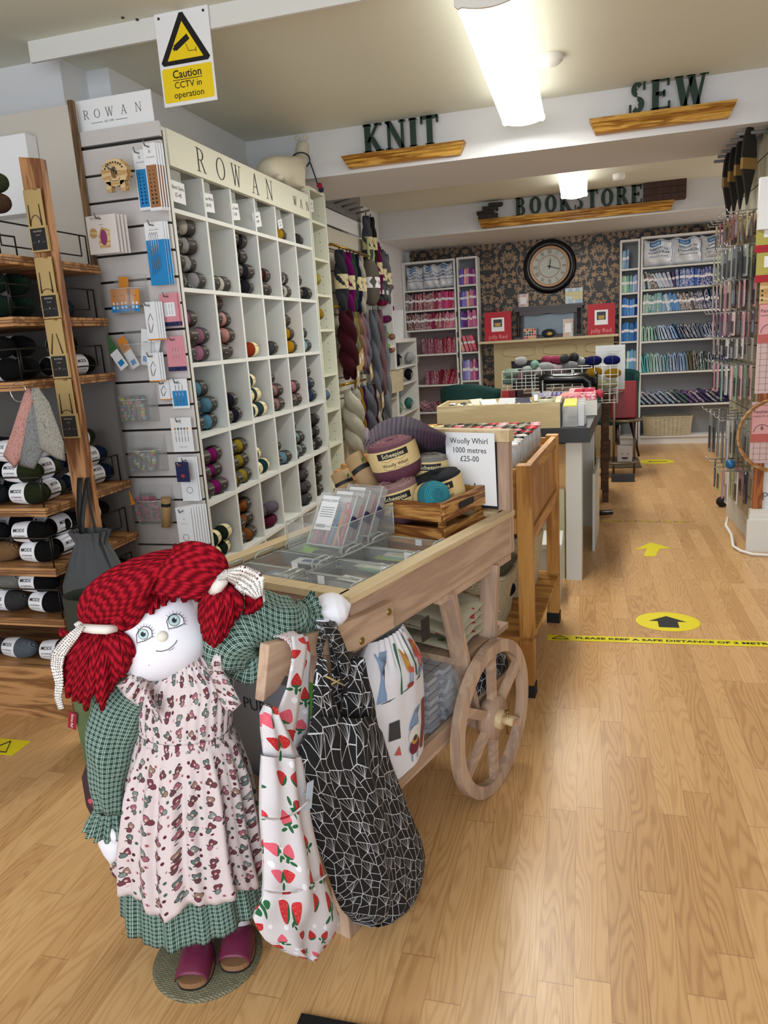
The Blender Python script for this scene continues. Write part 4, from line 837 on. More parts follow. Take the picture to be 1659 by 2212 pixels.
# ================================================================ WOOD SHELF UNIT AND SLATWALL (left)
M_ply=wood('oiled plywood','#b98a5b','#7d5534',axis=0,ring=4,rough=.5); M_plyY=wood('oiled plywood grain back','#b98a5b','#7d5534',axis=1,ring=4,rough=.5); M_plyZ=wood('oak faced post','#b5855a','#74492b',axis=2,ring=4,rough=.5)
M_wire=plain('black wire','#26231f',.4,.5)
WX=-1.93; WY0,WY1=2.25,2.80
t=thing('wood_shelving','oiled plywood wool shelving with angled ends and a tall front post','shelving',(-2.4,2.5,0))
WZ=[1.765,1.555,1.33,.865,.63,.425,.215]
for i,z in enumerate(WZ):
    th=.032 if i<6 else .215; th=min(th,z)
    pl=[(-3.2,WY0),(WX,WY0),(WX,WY1),(-3.2,WY1)] if i<6 else [(-3.2,WY0),(WX-.03,WY0),(WX-.03,WY1),(-3.2,WY1)]
    b=MB(); b.prism(pl,z-th,z)
    if i<6:
        b.build('shelf_board',M_ply,t,bevel=.001)
        b=MB(); b.box(-3.2,WY0-.001,z-th*.7,WX,WY0,z-th*.55).box(-3.2,WY0-.001,z-th*.4,WX,WY0,z-th*.3).box(WX,WY0,z-th*.7,WX+.001,WY1,z-th*.55).box(WX,WY0,z-th*.4,WX+.001,WY1,z-th*.3).build('ply_edge',plain('dark ply line','#6b4a30',.7),t)
    else: b.build('plinth',M_ply,t)
MB().box(-1.985,2.43,0,-1.84,2.465,2.115).build('front_post',M_plyZ,t,bevel=.002) if False else MB().add([(-1.935,2.42,0),(-1.845,2.42,0),(-1.845,2.45,0),(-1.935,2.45,0),(-1.935,2.42,2.105),(-1.845,2.42,2.09),(-1.845,2.45,2.09),(-1.935,2.45,2.105)],[(0,3,2,1),(4,5,6,7),(0,1,5,4),(1,2,6,5),(2,3,7,6),(3,0,4,7)]).build('front_post',M_plyZ,t,bevel=.002)
MB().box(-3.2,2.80,0,WX-.02,2.82,1.75).build('back_panel',plain('grey shelf backing','#6d6a68',.8),t)
def guard(z,h=.105,lab=''):
    b=MB(); x=WX-.015
    b.tube([(-3.0,WY0+.015,z+h),(x-.0,WY0+.015,z+h),(x,WY0+.015,z+.001)],.0032,6); b.tube([(x-.02,WY0+.015,z+h),(x-.02,WY1-.02,z+h),(x-.02,WY1-.02,z+.002)],.0032,6)
    b.tube([(x-.02,WY0+.05,z+h),(x-.02,WY0+.05,z+.035),(x-.02,WY1-.06,z+.035),(x-.02,WY1-.06,z+h)],.003,6)
    b.build('wire_guard',M_wire,t)
for z in (WZ[0],WZ[1],WZ[2],WZ[3],WZ[4],WZ[5]): guard(z,.115)
MB().tube([(-3.0,WY0+.01,1.90),(-2.02,WY0+.01,1.90),(-2.0,WY0+.01,1.84),(-1.99,2.4,1.84),(-1.99,2.4,1.767)],.0035,6).build('wire_guard',M_wire,t)
rnd=random.Random(4)
SHN={0:'top',1:'second',2:'third',3:'fourth',4:'fifth',5:'sixth',6:'lowest'}
def mode(i,x,y,lay,col,rz=0,kind='mode',nm=None,side='front',yaw=0):
    r=.042
    z=WZ[i]+.002+lay*(r*2-.002)
    ball(kind,(x,y,z),(rnd.uniform(-.15,.15),0,rz),col,'%s banded wool ball, %s of wood shelving'%(nm,side),'wool balls on the wood shelving')
ROWS={1:['#1f3a5c','#1f3a5c','#123528'],2:['#14141c','#181c30','#1b2238'],3:['#2f3a1e','#2e3820','#24303c','#2a5560'],4:['#0b0b0d','#0b0b0d','#101014'],5:['#0d0d12','#3a3c3e','#8f9294'],6:['#6f7f90','#2c221d','#0e0e12']}
cols={1:[('#0f2a20','dark green'),('#1d3658','denim blue'),('#1f3c60','denim blue')],
 2:[('#0c0c0f','black'),('#121218','black'),('#16203a','navy')],
 3:[('#30391d','olive green'),('#20242c','slate black'),('#2a6068','teal'),],
 4:[('#090909','black'),('#a07a54','tan'),('#141418','black')],
 5:[('#0d0d14','black'),('#9a9b98','light grey'),('#84878a','grey')],
 6:[('#2f231c','brown'),('#74808e','blue grey'),('#4a4c50','grey')]}
for i in range(1,7):
    for k,(col,nm) in enumerate(cols[i]):
        x=(-2.055 if i!=2 else -2.075)-k*.175; nl={1:2,2:2,3:3,4:2,5:2,6:1}[i]
        if i==6 and k>0: nl=1
        for l in range(nl):
            c2=col; n2=nm
            if i==5 and l==0 and k==1: c2,n2='#4a4b4c','charcoal'
            if i==2 and l==1 and k==1: c2,n2='#161c34','dark navy'
            if i==4 and k==1 and l==1: c2,n2='#101018','black'
            big='modebig' if (i==5 and l==1 and k<2) else 'mode'
            mode(i,x+rnd.uniform(-.008,.008)-.02*l,WY0+.075+rnd.uniform(-.01,.01),l,jit(c2,.1,rnd),rnd.uniform(-.12,.12),kind='mode',nm=n2,side='front %s, %s, %s shelf'%(['bottom','middle','top'][l] if nl>2 else ['lower','upper'][l],['first','second','third'][k]+' from corner',SHN[i]))
            if i in (1,2,3,4):
                mode(i,x-.02,WY0+.19,l,jit(c2,.1,rnd),rnd.uniform(-.12,.12),nm=n2,side='behind %s, %s, %s shelf'%(['bottom','middle','top'][l] if nl>2 else ['lower','upper'][l],['first','second','third'][k]+' from corner',SHN[i]))
# balls showing beyond the post on the side of the shelves
SIDE={1:[('#1f3a5c','blue',2.64,0)],2:[('#0b0b0d','black',2.56,0),('#0b0b0d','black',2.70,0),('#0b0b0d','black',2.63,1)],3:[('#16294a','navy',2.42,0),('#16294a','navy',2.42,1),('#16294a','navy',2.58,0),('#16294a','navy',2.72,0),('#16294a','navy',2.62,1),('#16294a','navy',2.70,1),('#2c3820','olive',2.66,2),('#2c3820','olive',2.44,2)],4:[('#08080a','black',2.46,0),('#08080a','black',2.46,1),('#0a0c18','dark navy',2.62,0),('#08080a','black',2.66,1)],5:[('#09090b','black',2.6,0),('#09090b','black',2.74,0)]}
for i,L in SIDE.items():
    for k,(col,nm,y,l) in enumerate(L): mode(i,-2.03-.01*l,y,l,jit(col,.1,rnd),-PI/2+rnd.uniform(-.2,.2)+PI,nm=nm,side='%s by side end, %s shelf'%(['lowest','second','third','fourth','fifth','sixth','seventh','eighth'][k],SHN[i]))
for k,(px,py,col,nm) in enumerate(((8,475,'#5a4030','brown'),(2,430,'#3d4a30','moss green'))):
    q=at(px,py,Y=WY0+.06); ball('bare',(q.x-.03,q.y,1.90+.002+.066*k),(0,0,.2),col,'%s wool ball at the top left of the wood shelving'%nm,'balls above the wood shelving')
# needle packs hanging on the post
M_blk2=plain('black label','#1d1c1d',.5); M_brh=plain('brass hook','#c7a25a',.3,.9); M_needle=wood('dark needle','#4a2c1c','#2a170e',axis=2,bmp=0)
for k,(py0,py1,ps) in enumerate(((405,540,'top'),(553,685,'second'),(688,815,'third'),(818,945,'lowest'))):
    q0=at(110+(py0-405)*.115,py0,Y=2.41); q1=at(0,py1,Y=2.41); x=-1.887+.001*k; z1=q0.z; z0=z1-(q0.z-at(118+(py1-405)*.115,py1,Y=2.41).z)
    t=thing('needle_pack','kraft pack of circular needles with black label, %s of four on the post'%ps,'needle pack',(x,2.412,z0),group='needle packs on the wooden post'); h=z1-z0; M=wm(t)
    MB(M).box(-.036,-.012,0,.036,-.008,h).box(-.036,-.009,0,.036,-.002,h*.42).build('kraft_card',M_kraft,t)
    b=MB(M); b.box(-.031,-.0135,.006,.031,-.012,h*.38); b.mi=1; T_=lambda z:M.inverted()@M@basis((0,-.0137,z),(1,0,0),None,(0,-1,0)); b.text('ROWAN',.009,T_(h*.33)); b.text('circular',.006,T_(h*.27)); b.text('P',.012,T_(h*.16)); b.box(-.028,-.0137,h*.155,-.01,-.0135,h*.157).box(.01,-.0137,h*.155,.028,-.0135,h*.157); b.build('label',[M_blk2,M_bandtxt],t)
    b=MB(M)
    for s in (-1,1): b.tube([(s*(.022 if k!=2 else .008),-.0145,h*.76),(s*.024,-.0145,h*.42)],[.0012,.0024],6)
    if k!=2: b.tube([(.022*math.cos(a),-.0145,h*.42+.035*math.sin(a)*(1 if k<1 else .4)) for a in [PI*j/10 for j in range(11)]],.0012,5)
    b.build('needles',M_needle,t)
    MB(M).tube([(.02,.0,h*.99),(.02,-.03,h*.985),(.022,-.036,h*1.0)],.0018,6).build('hook',M_brh,t)
# knitted samples on a ring
q=at(45,850,Y=2.20); t=thing('knitted_samples','pink and grey knitted cloths hanging on a metal ring from the shelf','knitted cloths',(q.x,2.2,.98)); M_ring=plain('steel ring','#b8b4aa',.25,.9)
MB().tube([(q.x+.033*math.cos(a),2.19,q.z+.005+.033*math.sin(a)) for a in [2*PI*k/24 for k in range(25)]],.002,6).build('ring',M_ring,t)
def knit(name,c,s):
    if name in MATS: return MATS[name]
    m,tt,b=nt(name); tc=N(tt,'ShaderNodeTexCoord'); v=N(tt,'ShaderNodeTexVoronoi',_Scale=s); mp=N(tt,'ShaderNodeMapping'); mp.inputs['Scale'].default_value=(1.4,1,.8); tt.links.new(tc.outputs['Object'],mp.inputs[0]); tt.links.new(mp.outputs[0],v.inputs[0])
    tt.links.new(mix(tt,v.outputs['Distance'],C(c),tuple(x*.45 for x in C(c))),b.inputs['Base Color']); b.inputs['Roughness'].default_value=.95; bump(tt,b,v.outputs['Distance'],-.8,.004); return m
for nm,c,tp,pts in (('pink_cloth','#d09a92',(62,838),[(62,838),(30,935),(8,985),(35,1010),(60,962),(75,850)]),('grey_cloth','#8a8c8e',(70,838),[(62,840),(55,900),(62,950),(42,1005),(75,1012),(95,975),(78,860)]),('stripe_cloth','#a8a49a',(75,838),[(70,838),(92,970),(125,990),(142,995),(135,955),(105,870),(82,838)])):
    P=[at(x,y,Y=2.185 if nm!='grey_cloth' else 2.195) for x,y in pts]; cxx=sum(p.x for p in P)/len(P); czz=sum(p.z for p in P)/len(P)
    yb=2.185 if nm!='grey_cloth' else 2.197
    b=MB(); n=len(P); m_=8; vs=[]
    for f in range(m_+1):
        g=f/m_
        for p in P: vs.append((cxx+(p.x-cxx)*g,yb-.022*(1-g**3)+.004*math.sin(p.x*90+p.z*30),czz+(p.z-czz)*g))
    fs=[(f*n+k,f*n+(k+1)%n,(f+1)*n+(k+1)%n,(f+1)*n+k) for f in range(m_) for k in range(n)]
    b.add(vs,fs,smooth=True); b.build(nm,knit('knit '+c,c,170),t,solid=.008)
# ---------------------------------------------------------------- board, slatwall
t=thing('wall_board','tall cream board with rough brown edge behind the wood shelving','board',(-2.8,3.05,0))
MB().box(-3.6,2.87,0,-2.02,2.885,2.40).build('sheet',plain('cream board face','#c6c1b8',.7),t); MB().box(-2.02,2.868,1.15,-2.0,2.89,2.415).build('rough_edge',wood('raw chipboard edge','#8a6d4e','#5a442e',axis=2),t)
q=at(82,272,Y=2.8); t=thing('white_box_sign','white boxed panel standing behind the wood shelving top','panel',(-2.6,2.85,2.0)); MB().box(-3.3,2.80,2.0,-2.19,2.865,2.30).build('body',M_white,t)
SY=2.897
t=thing('slatwall','pale grey slatwall panel at the end of the pigeonhole shelving','slatwall',(-1.85,SY+.02,0)); M_sl=plain('pale slat board','#c9c5c4',.5,noise=.05)
zz=0.12; k=0
while zz<2.2: 
    MB().box(-2.2,SY,zz,-1.64,SY+.018,zz+.096).build('slat',M_sl,t); zz+=.106
MB().box(-2.2,SY+.018,.05,-1.64,SY+.028,2.27).build('backing',M_dk,t); MB().box(-2.2,SY,2.245,-1.64,SY+.018,2.30).build('slat',M_sl,t)
for zz in (.75,1.0,1.25,1.5): pass
a=at(188,250,Y=2.9);c=at(330,275,Y=2.9); t=thing('brand_sign','white ROWAN EST 1978 sign standing on top of the slatwall','sign',(-1.82,2.93,2.302))
MB().box(-2.02,2.925,2.302,-1.672,2.93,2.425).build('sheet',M_white,t)
b=MB(FM(0,2.9248,0)); xx=-1.99
for ch,px in (('R',180),('O',203),('W',228),('A',262),('N',294)):
    x=at(px,250,Y=2.925).x; b.letter(ch,.034,TR(x,2.352,0),t=.075,n=.04,depth=.0008,ser=.02)
b.text('EST 1978',.011,TR(-1.875,2.335,0)); b.box(-1.96,2.334,0,-1.905,2.3355,.0008); b.box(-1.845,2.334,0,-1.79,2.3355,.0008)
b.build('lettering',M_blk,t)
M_hook=plain('grey steel hook','#7d7c7c',.35,.7)
def hook(px,py,L=.14,Y=SY,parent=None):
    q=at(px,py,Y=Y-L); t=thing('display_hook','grey steel hook on the slatwall',None,(q.x,Y,q.z)) if parent is None else parent
    MB().tube([(q.x,Y+.0,q.z+.0),(q.x,Y-.03,q.z-.004),(q.x,Y-L+.012,q.z-.006),(q.x,Y-L,q.z+.012)],.0035,6).build('hook',M_hook,parent); return q
def packet(lab,p0,p1,p2,p3,D,n,mats,deco,cat='packet',grp=None,th=.004,gap=.009):
    """flat packets hanging one behind another from a hook; corners given as photo points on the front packet"""
    ps=[at(*p,Y=SY-D) for p in (p0,p1,p2,p3)]; ctr=sum(ps,Vector())/4; w=((ps[1]-ps[0]).length+(ps[2]-ps[3]).length)/2; h=((ps[0]-ps[3]).length+(ps[1]-ps[2]).length)/2
    t0=None
    for k in range(n):
        y=SY-D+k*gap; 
        t=thing('hanging_packet',lab if n==1 else lab+', '+(['front','second','third','fourth','fifth','sixth','seventh'][k])+' on its hook',cat,(ctr.x+.006*k,y,ctr.z-h/2),group=grp or 'hanging packets on the slatwall'); M=wm(t)
        b=MB(M); b.box(-w/2,0,0,w/2,th*.5,h); b.build('card',mats[0],t)
        if k==0 or True:
            b=MB(M@basis((0,-.0002,0),(1,0,0),None,(0,-1,0))); deco(b,w,h); b.build('print',mats[1:],t)
        if k==0: MB().tube([(ctr.x,SY,ctr.z+h/2-.012),(ctr.x,SY-D-.03,ctr.z+h/2-.014),(ctr.x,SY-D-.038,ctr.z+h/2+.002)],.003,6).build('hook',M_hook,t)
def rectd(b,mi,x0,y0,x1,y1,z=.0006): b.mi=mi; b.prism([(x0,y0),(x1,y0),(x1,y1),(x0,y1)],0,z)
M_prt=plain('grey print','#6c6c72',.6); M_bluep=plain('bright blue print','#1e86c8',.5); M_pinkp=plain('pink packet','#d8909c',.5); M_navy2=plain('navy print','#1b2150',.5); M_silv=plain('silver needle','#b9bcc0',.25,.8); M_orange=plain('orange card','#d58a32',.6); M_greenp=plain('green card','#3c6b3a',.6); M_wood2=wood('laser cut ply','#d9bf92','#b8935e',axis=0,bmp=0); M_purp=plain('purple lining','#8a3a6c',.5)
M_cork=plain('brown gauge','#9c6c44',.6)
def d_gauge(b,w,h):
    rectd(b,0,-w*.42,h*.05,w*.42,h*.68)
    for i in range(9):
        for s in (-.18,.12): b.mi=1; r=.0022+.0003*(8-i); b.prism([(s*w+r*math.cos(a),h*(.12+.06*i)+r*math.sin(a)) for a in [k*PI/5 for k in range(10)]],0,.0012)
    b.mi=2; b.text('b',.02,TR(0,h*.88,0)); b.text('pony gauge',.008,TR(0,h*.8,0))
packet('white and blue needle gauge card',(284,318),(310,330),(330,452),(305,455),.02,2,[M_white,M_bluep,M_navy2,M_prt],d_gauge)
packet('brown needle gauge in white header card',(303,308),(330,312),(355,452),(330,456),.10,4,[M_white,M_cork,M_blk,M_prt],d_gauge)
def sheep(k):
    q=at(248,376,Y=SY-.12+.008*k); t=thing('wooden_sheep','laser cut wooden sheep gauge, %s of three on one hook'%['front','middle','rear'][k],'craft gauge',(q.x,SY-.12+.012*k,q.z-.045),group='wooden sheep on the slatwall'); 
    b=MB(basis((q.x+.006*k,SY-.12+.012*k,q.z),(1,0,0),None,(0,-1,0))@Matrix.Scale(1.3,4)); n=40
    out=[((.043+.003*abs(math.sin(a*7)))*math.cos(a),(.037+.003*abs(math.sin(a*7)))*math.sin(a)+.004) for a in [2*PI*j/n for j in range(n)]]; inn=[(.011*math.cos(2*PI*j/n),.017*math.sin(2*PI*j/n)+.004) for j in range(n)]
    vs=[(x,y,z) for z in (0,.003) for x,y in out+inn]; m=2*n; fs=[]
    for j in range(n):
        j2=(j+1)%n; fs+=[(m+j,m+j2,m+n+j2,m+n+j),(j2,j,n+j,n+j2),(j,j2,m+j2,m+j),(n+j2,n+j,m+n+j,m+n+j2)]
    b.add(vs,fs,smooth=False)
    for s in (-1,1): b.prism([(s*.024-.008,-.05),(s*.024+.008,-.05),(s*.024+.008,-.02),(s*.024-.008,-.02)],0,.003)
    b.build('sheep_shape',M_wood2,t)
    b=MB(basis((q.x+.006*k,SY-.1245+.012*k,q.z),(1,0,0),None,(0,-1,0))@Matrix.Scale(1.3,4))
    for j in range(9):
        a=PI*.15+j*PI*.7/8+PI*.0; b.prism([(.033*math.cos(a)+.003*math.cos(c_),.029*math.sin(a)+.004+.003*math.sin(c_)) for c_ in [i*PI/3 for i in range(6)]],0,.0004)
    b.tube([(.018*math.cos(a),-.012+.008*math.sin(a),.0002) for a in [PI+PI*i/8 for i in range(9)]],.0008,4); b.build('cut_marks',M_blk,t)
    if k==0: MB().tube([(q.x,SY,q.z+.012),(q.x-.005,SY-.15,q.z+.015),(q.x-.008,SY-.16,q.z+.03)],.0035,6).build('hook',M_hook,t)
for k in range(3): sheep(k)
def d_wood(b,w,h):
    b.mi=0; b.text('WOOD',.014,TR(-w*.18,h*.93,0)); b.text('buttons',.007,TR(0,h*.76,0)); b.mi=1
    b.prism([(-w*.3+.018*math.cos(a),h*.55+.02*math.sin(a)) for a in [i*PI/8 for i in range(16)]],0,.0008); b.prism([(-.02,h*.15),(.03,h*.15),(.035,h*.6),(.0,h*.7),(-.02,h*.5)],0,.0008); b.mi=2; b.prism([(.004+.016*math.cos(a),h*.42+.03*math.sin(a)) for a in [i*PI/8 for i in range(16)]],0,.0012)
packet('clear packet of wooden craft shapes marked WOOD',(184,468),(245,462),(262,545),(196,550),.14,4,[plain('pale sheet','#ddd5d2',.3),M_prt,M_wood2,M_purp],d_wood,gap=.016)
def d_pin(b,w,h):
    rectd(b,0,-w*.5,h*.0,w*.5,h*.72); b.mi=1
    for i in range(4): b.tube([(-w*.3+i*w*.12,h*(.16+.02*i),.003),(-w*.3+i*w*.12,h*.8,.003),(-w*.3+i*w*.12+.006,h*.84,.003),(-w*.2+i*w*.12,h*.8,.003),(-w*.2+i*w*.12,h*(.2+.02*i),.003)],.001,5)
    b.mi=2; b.text('stitch holders',.008,TR(0,h*.88,0))
packet('blue card of silver stitch holders',(308,482),(345,478),(372,612),(330,618),.06,3,[M_white,M_bluep,M_silv,M_prt],d_pin)
def d_pink(b,w,h):
    rectd(b,0,-w*.5,0,w*.5,h*.13); rectd(b,1,-w*.32,h*.3,w*.32,h*.72); b.mi=2
    for s in (-.15,.0,.15): b.tube([(s*w,h*.35,.001),(s*w,h*.68,.001)],.001,5)
    b.mi=1; b.text('hemline',.009,TR(0,h*.06,0))
packet('pink hemline needle packet',(343,635),(380,632),(390,703),(352,706),.05,2,[M_pinkp,M_navy2,M_white,M_silv],d_pink)
packet('tall pink hemline yarn needle packet',(356,728),(395,725),(405,800),(365,803),.05,1,[M_pinkp,M_navy2,M_pinkp,M_silv],d_pink)
def d_cut(b,w,h):
    b.mi=0; b.text('b',.012,TR(0,h*.88,0)); b.mi=1; b.tube([(-.01,h*.2,.001),(-.014,h*.5,.001),(0,h*.7,.001),(.012,h*.5,.001),(-.004,h*.2,.001)],.002,5); rectd(b,2,-w*.5,0,w*.5,h*.04)
packet('white packet with curved cable needle',(308,655),(330,650),(347,735),(322,735),.10,4,[M_white,M_prt,M_silv,M_orange],d_cut)
packet('white packet with grey cable needle',(314,765),(337,760),(352,825),(325,823),.10,3,[M_white,M_prt,M_silv,M_orange],d_cut)
packet('short white packet below the cable needles',(342,822),(362,820),(370,865),(345,862),.05,2,[M_white,M_prt,M_silv,M_orange],d_cut)
def d_blu(b,w,h):
    rectd(b,0,-w*.42,h*.08,w*.42,h*.6); b.mi=1
    for s in (-.2,.0,.2): b.tube([(s*w,h*.12,.002),(s*w,h*.8,.002)],.0014,5)
    b.mi=2; b.text('milward',.008,TR(0,h*.85,0))
packet('milward packet of needles on blue card',(368,822),(402,815),(410,880),(373,884),.04,1,[M_white,M_bluep,M_silv,M_prt],d_blu)
def d_col(b,w,h):
    for i,c in enumerate((0,3,1,2,4)): b.mi=c%4; b.prism([(-w*.3+i*w*.15+.005*math.cos(a),h*.68+.006*math.sin(a)) for a in [k*PI/4 for k in range(8)]],0,.001)
    b.mi=1
    for i in range(5): b.tube([(-w*.3+i*w*.15,h*.3,.001),(-w*.3+i*w*.15,h*.62,.001)],.0014,5)
    b.mi=2; b.text('b',.012,TR(0,h*.85,0)); b.text('locking markers',.006,TR(0,h*.15,0))
packet('white card of coloured locking markers',(368,905),(408,900),(422,974),(375,978),.04,1,[M_white,M_orange,M_silv,M_prt,M_greenp],d_col)
def d_navy(b,w,h): rectd(b,0,-w*.5,0,w*.5,h); b.mi=1; b.prism([(.01*math.cos(a),h*.3+.008*math.sin(a)) for a in [k*PI/4 for k in range(8)]],.0006,.0012); rectd(b,1,-w*.35,h*.8,0,h*.88,.001)
packet('small navy packet with red motif',(378,1000),(404,996),(412,1040),(384,1042),.10,1,[M_navy2,M_navy2,plain('red motif','#b03030',.5)],d_navy)
def d_circ(b,w,h):
    b.mi=0; 
    for r in (.014,): b.tube([(r*math.cos(a),h*.25+r*math.sin(a),.001) for a in [2*PI*k/20 for k in range(21)]],.0009,4)
    b.mi=1; b.text('b',.012,TR(0,h*.72,0)); b.mi=0; b.text('circular needle',.005,TR(0,h*.6,0))
packet('white circular needle pack under the navy packet',(386,990),(420,985),(430,1080),(394,1084),.05,2,[M_white,M_prt,M_red],d_circ)
packet('white boxed circular needle pack',(382,1098),(412,1096),(420,1180),(386,1184),.12,7,[M_white,M_prt,M_red],d_circ,gap=.012)
# clear bins
M_clear=glassy('frosted clear plastic','#dcdfe0',.12,.12); M_clrE=glassy('clear plastic rim','#eef2f2',.5,.1)
def bin_(lab,px,py,w=.145,h=.10,D=.1,back=.06):
    """curved clear pocket with back plate on the slatwall; px,py = centre of its front"""
    q=at(px,py,Y=SY-D); t=thing('clear_bin',lab,'bin',(q.x,SY-.002,q.z-h/2),group='clear bins on the slatwall'); M=wm(t)
    b=MB(M); n=8
    b.grid(n,3,lambda u,v:(-w/2+w*u,-.045-(D-.045)*(math.sin(PI*u)**.6)*(.75+.25*v)-.0,h*v)); b.build('front_wall',M_clear,t,solid=.002)
    b=MB(M); b.box(-w/2,-.004,0,w/2,-.002,h+back); b.build('back_plate',M_clear,t); b=MB(M); b.prism([(-w/2,-.004),(-w/2,-.045)]+[(-w/2+w*k/8,-.045-(D-.045)*.75*math.sin(PI*k/8)**.6) for k in range(1,8)]+[(w/2,-.045),(w/2,-.004)],0,.002); b.build('base',M_clear,t)
    for s in (-1,1):
        b=MB(M); x=s*w/2; b.add([(x,-.004,0),(x,-.045,0),(x,-.045,h),(x,-.004,h+back)],[(0,1,2,3)],smooth=False); b.build('side_wall',M_clear,t,solid=.002)
    MB(M).tube([(-w/2+w*k/8,-.045-(D-.045)*math.sin(PI*k/8)**.6,h) for k in range(9)],.0014,5).build('rim',M_clrE,t)
    return t,M,w,h
def filler(bt,name,cat,lab,items):
    t,M,w,h=bt
    for k,(x,y,z,ww,hh,tilt,mat,deco) in enumerate(items):
        o=M@TR(x,y,z,ry=tilt); r_=thing(name,lab%(ORD[k]),cat,o.to_translation(),group=name.replace('_',' ')+'s in the clear bins'); r_.rotation_euler=o.to_euler(); Q=wm(r_)
        MB(Q).box(-ww/2,0,0,ww/2,.003,hh).build('card',mat,r_)
        if deco: b=MB(Q@basis((0,-.0002,0),(1,0,0),None,(0,-1,0))); deco(b,ww,hh); b.build('print',[M_bluep,M_white,M_navy2],r_)
def d_eyes(b,w,h):
    rectd(b,0,-w/2,0,w/2,h*.3); b.mi=1
    for i in range(2):
        for j in range(2): b.prism([(-w*.2+w*.4*i+.005*math.cos(a),h*(.2+.18*j)+.006*math.sin(a)) for a in [k*PI/4 for k in range(8)]],.0006,.0012)
    b.mi=2; b.text('bobbles',.006,TR(0,h*.7,0))
B1=bin_('clear bin of orange and blue cards, second row from top',262,650)
filler(B1,'button_card','card','orange and blue card, %s in the upper clear bin',[(-.045,-.075,.006,.042,.095,.05,M_orange,d_eyes),(-.0,-.08,.006,.042,.095,-.02,M_orange,d_eyes),(.045,-.075,.006,.042,.09,.1,M_orange,d_eyes),(-.02,-.05,.03,.045,.12,.1,M_orange,None)])
B2=bin_('clear bin of knitting needle packets below the orange cards',285,770,w=.16)
def d_gr(b,w,h): rectd(b,1,-w/2,h*.0,w/2,h*.55); rectd(b,0,-w*.3,h*.1,w*.3,h*.25,.001); b.mi=2; b.text('needles',.008,TR(0,h*.65,0))
filler(B2,'needle_packet','packet','needle packet, %s in the leaning handful of the second bin',[(-.05,-.085,.004,.045,.15,-.55,M_greenp,d_gr),(.0,-.075,.004,.04,.14,-.45,M_orange,d_gr),(.03,-.05,.01,.045,.15,.15,M_white,d_gr),(.055,-.04,.01,.045,.16,.3,M_white,None),(-.02,-.06,.004,.045,.12,-.35,M_clrE,None)])
B3=bin_('clear bin of boxed coloured stitch rings, third down',280,890,w=.165)
cl=['#b8d838','#d08888','#78b890','#b86a9a','#68a8c8','#d89a58']
def boxes(bt,n,lab,seed,long=.1,tilt=.0,cols=cl):
    t,M,w,h=bt; r=random.Random(seed)
    for k in range(n):
        o=M@TR(-w*.38+k*.022,-.075+.008*(k%2),.006,ry=tilt+r.uniform(-.05,.05)); b0=thing('clear_box','clear lidded box of %s, %s from left'%(lab,ORD[k]),'box',o.to_translation(),group='clear craft boxes on the slatwall'); b0.rotation_euler=o.to_euler(); Q=wm(b0)
        MB(Q).box(0,0,0,.018,.055,long).build('box_wall',M_clear,b0); b=MB(Q)
        ml=[]
        for j in range(7): ml.append(plain('bead '+cols[(j+k)%len(cols)],cols[(j+k)%len(cols)],.4)); b.mi=j; b.ell((.009+r.uniform(-.002,.002),.012+.03*r.random(),.01+j*long/8),(.0075,.016,.009),8,6)
        b.build('contents',ml,b0,kind='stuff')
boxes(B3,5,'bright stitch rings in the third bin',1,.11)
B4=bin_('clear bin of boxed safety pins, fourth down',300,1000,w=.17)
boxes(B4,5,'pins and threads in the fourth bin',2,.1,.1,['#6f9ab0','#b03a50','#a8c840','#c8ccd0'])
B5=bin_('large clear bin of pink hooks, lowest',318,1110,w=.165,h=.11)
boxes(B5,4,'pink crochet hooks in the lowest bin',3,.13,-.15,['#c03a78','#b02a68'])
q=at(275,1060,Y=SY-.09); t=thing('header_card','orange header card rising from the lowest clear bin','card',(q.x,SY-.09,q.z-.05),rot=(0,-.35,0)); MB(wm(t)).box(-.026,0,-.02,.026,.002,.1).build('card',M_orange,t); MB(wm(t)).box(-.005,-.001,.04,.014,0,.065).build('white_sticker',M_white,t)
q=at(355,1105,Y=SY-.06); t=thing('cardboard_tube','brown cardboard tube standing in the lowest clear bin','tube',(q.x,SY-.06,q.z-.07),rot=(0,.12,0)); M_tube=plain('brown card tube','#a88a5e',.8); MB(wm(t)).lathe([(0,0),(.021,0),(.021,.135),(.019,.135),(.019,.12)],20).build('tube_body',M_tube,t); MB(wm(t)).lathe([(.0215,.095),(.0215,.11)],20).build('black_band',M_blk,t)
# dark drawstring rucksack hanging on the post
M_sack=plain('charcoal canvas','#4a4c4f',.85,noise=.1,nscale=60,bmp=.2); q=at(228,1075,Y=2.38)
t=thing('drawstring_bag','charcoal drawstring bag hanging by its straps from the wooden post','bag',(-1.86,2.36,.45)); 
def sackf(u,v):
    a=2*PI*u; z=.76-.38*v; fl=.045+.018*max(0,.12-v)/.12+.062*max(0,min(1,(v-.12)*2.2))**.8; pl=1+.11*math.sin(a*15)*max(0,1-v*2.2)+.04*math.sin(a*5+v*4)
    return (-1.815+fl*1.35*math.cos(a)*pl,2.33+fl*.75*math.sin(a)*pl,z)
b=MB(); b.grid(66,16,sackf,closed_u=True); b.build('sack',M_sack,t); 
for dx in (-.025,.012): MB().grid(1,12,lambda u,v:(-1.865+dx+.022*u-(dx*1.5)*v*1.0+.0,2.405-.02*math.sin(PI*v)-.08*v,.95-.30*v)).build('strap',M_blk,t,solid=.003)
MB().grid(1,14,lambda u,v:(-1.855+.006+.010*u+.13*v,2.40-.1*v-.03*math.sin(PI*v),.945-.36*v)).build('strap',M_blk,t,solid=.003)
q=at(195,1340,Y=2.3)
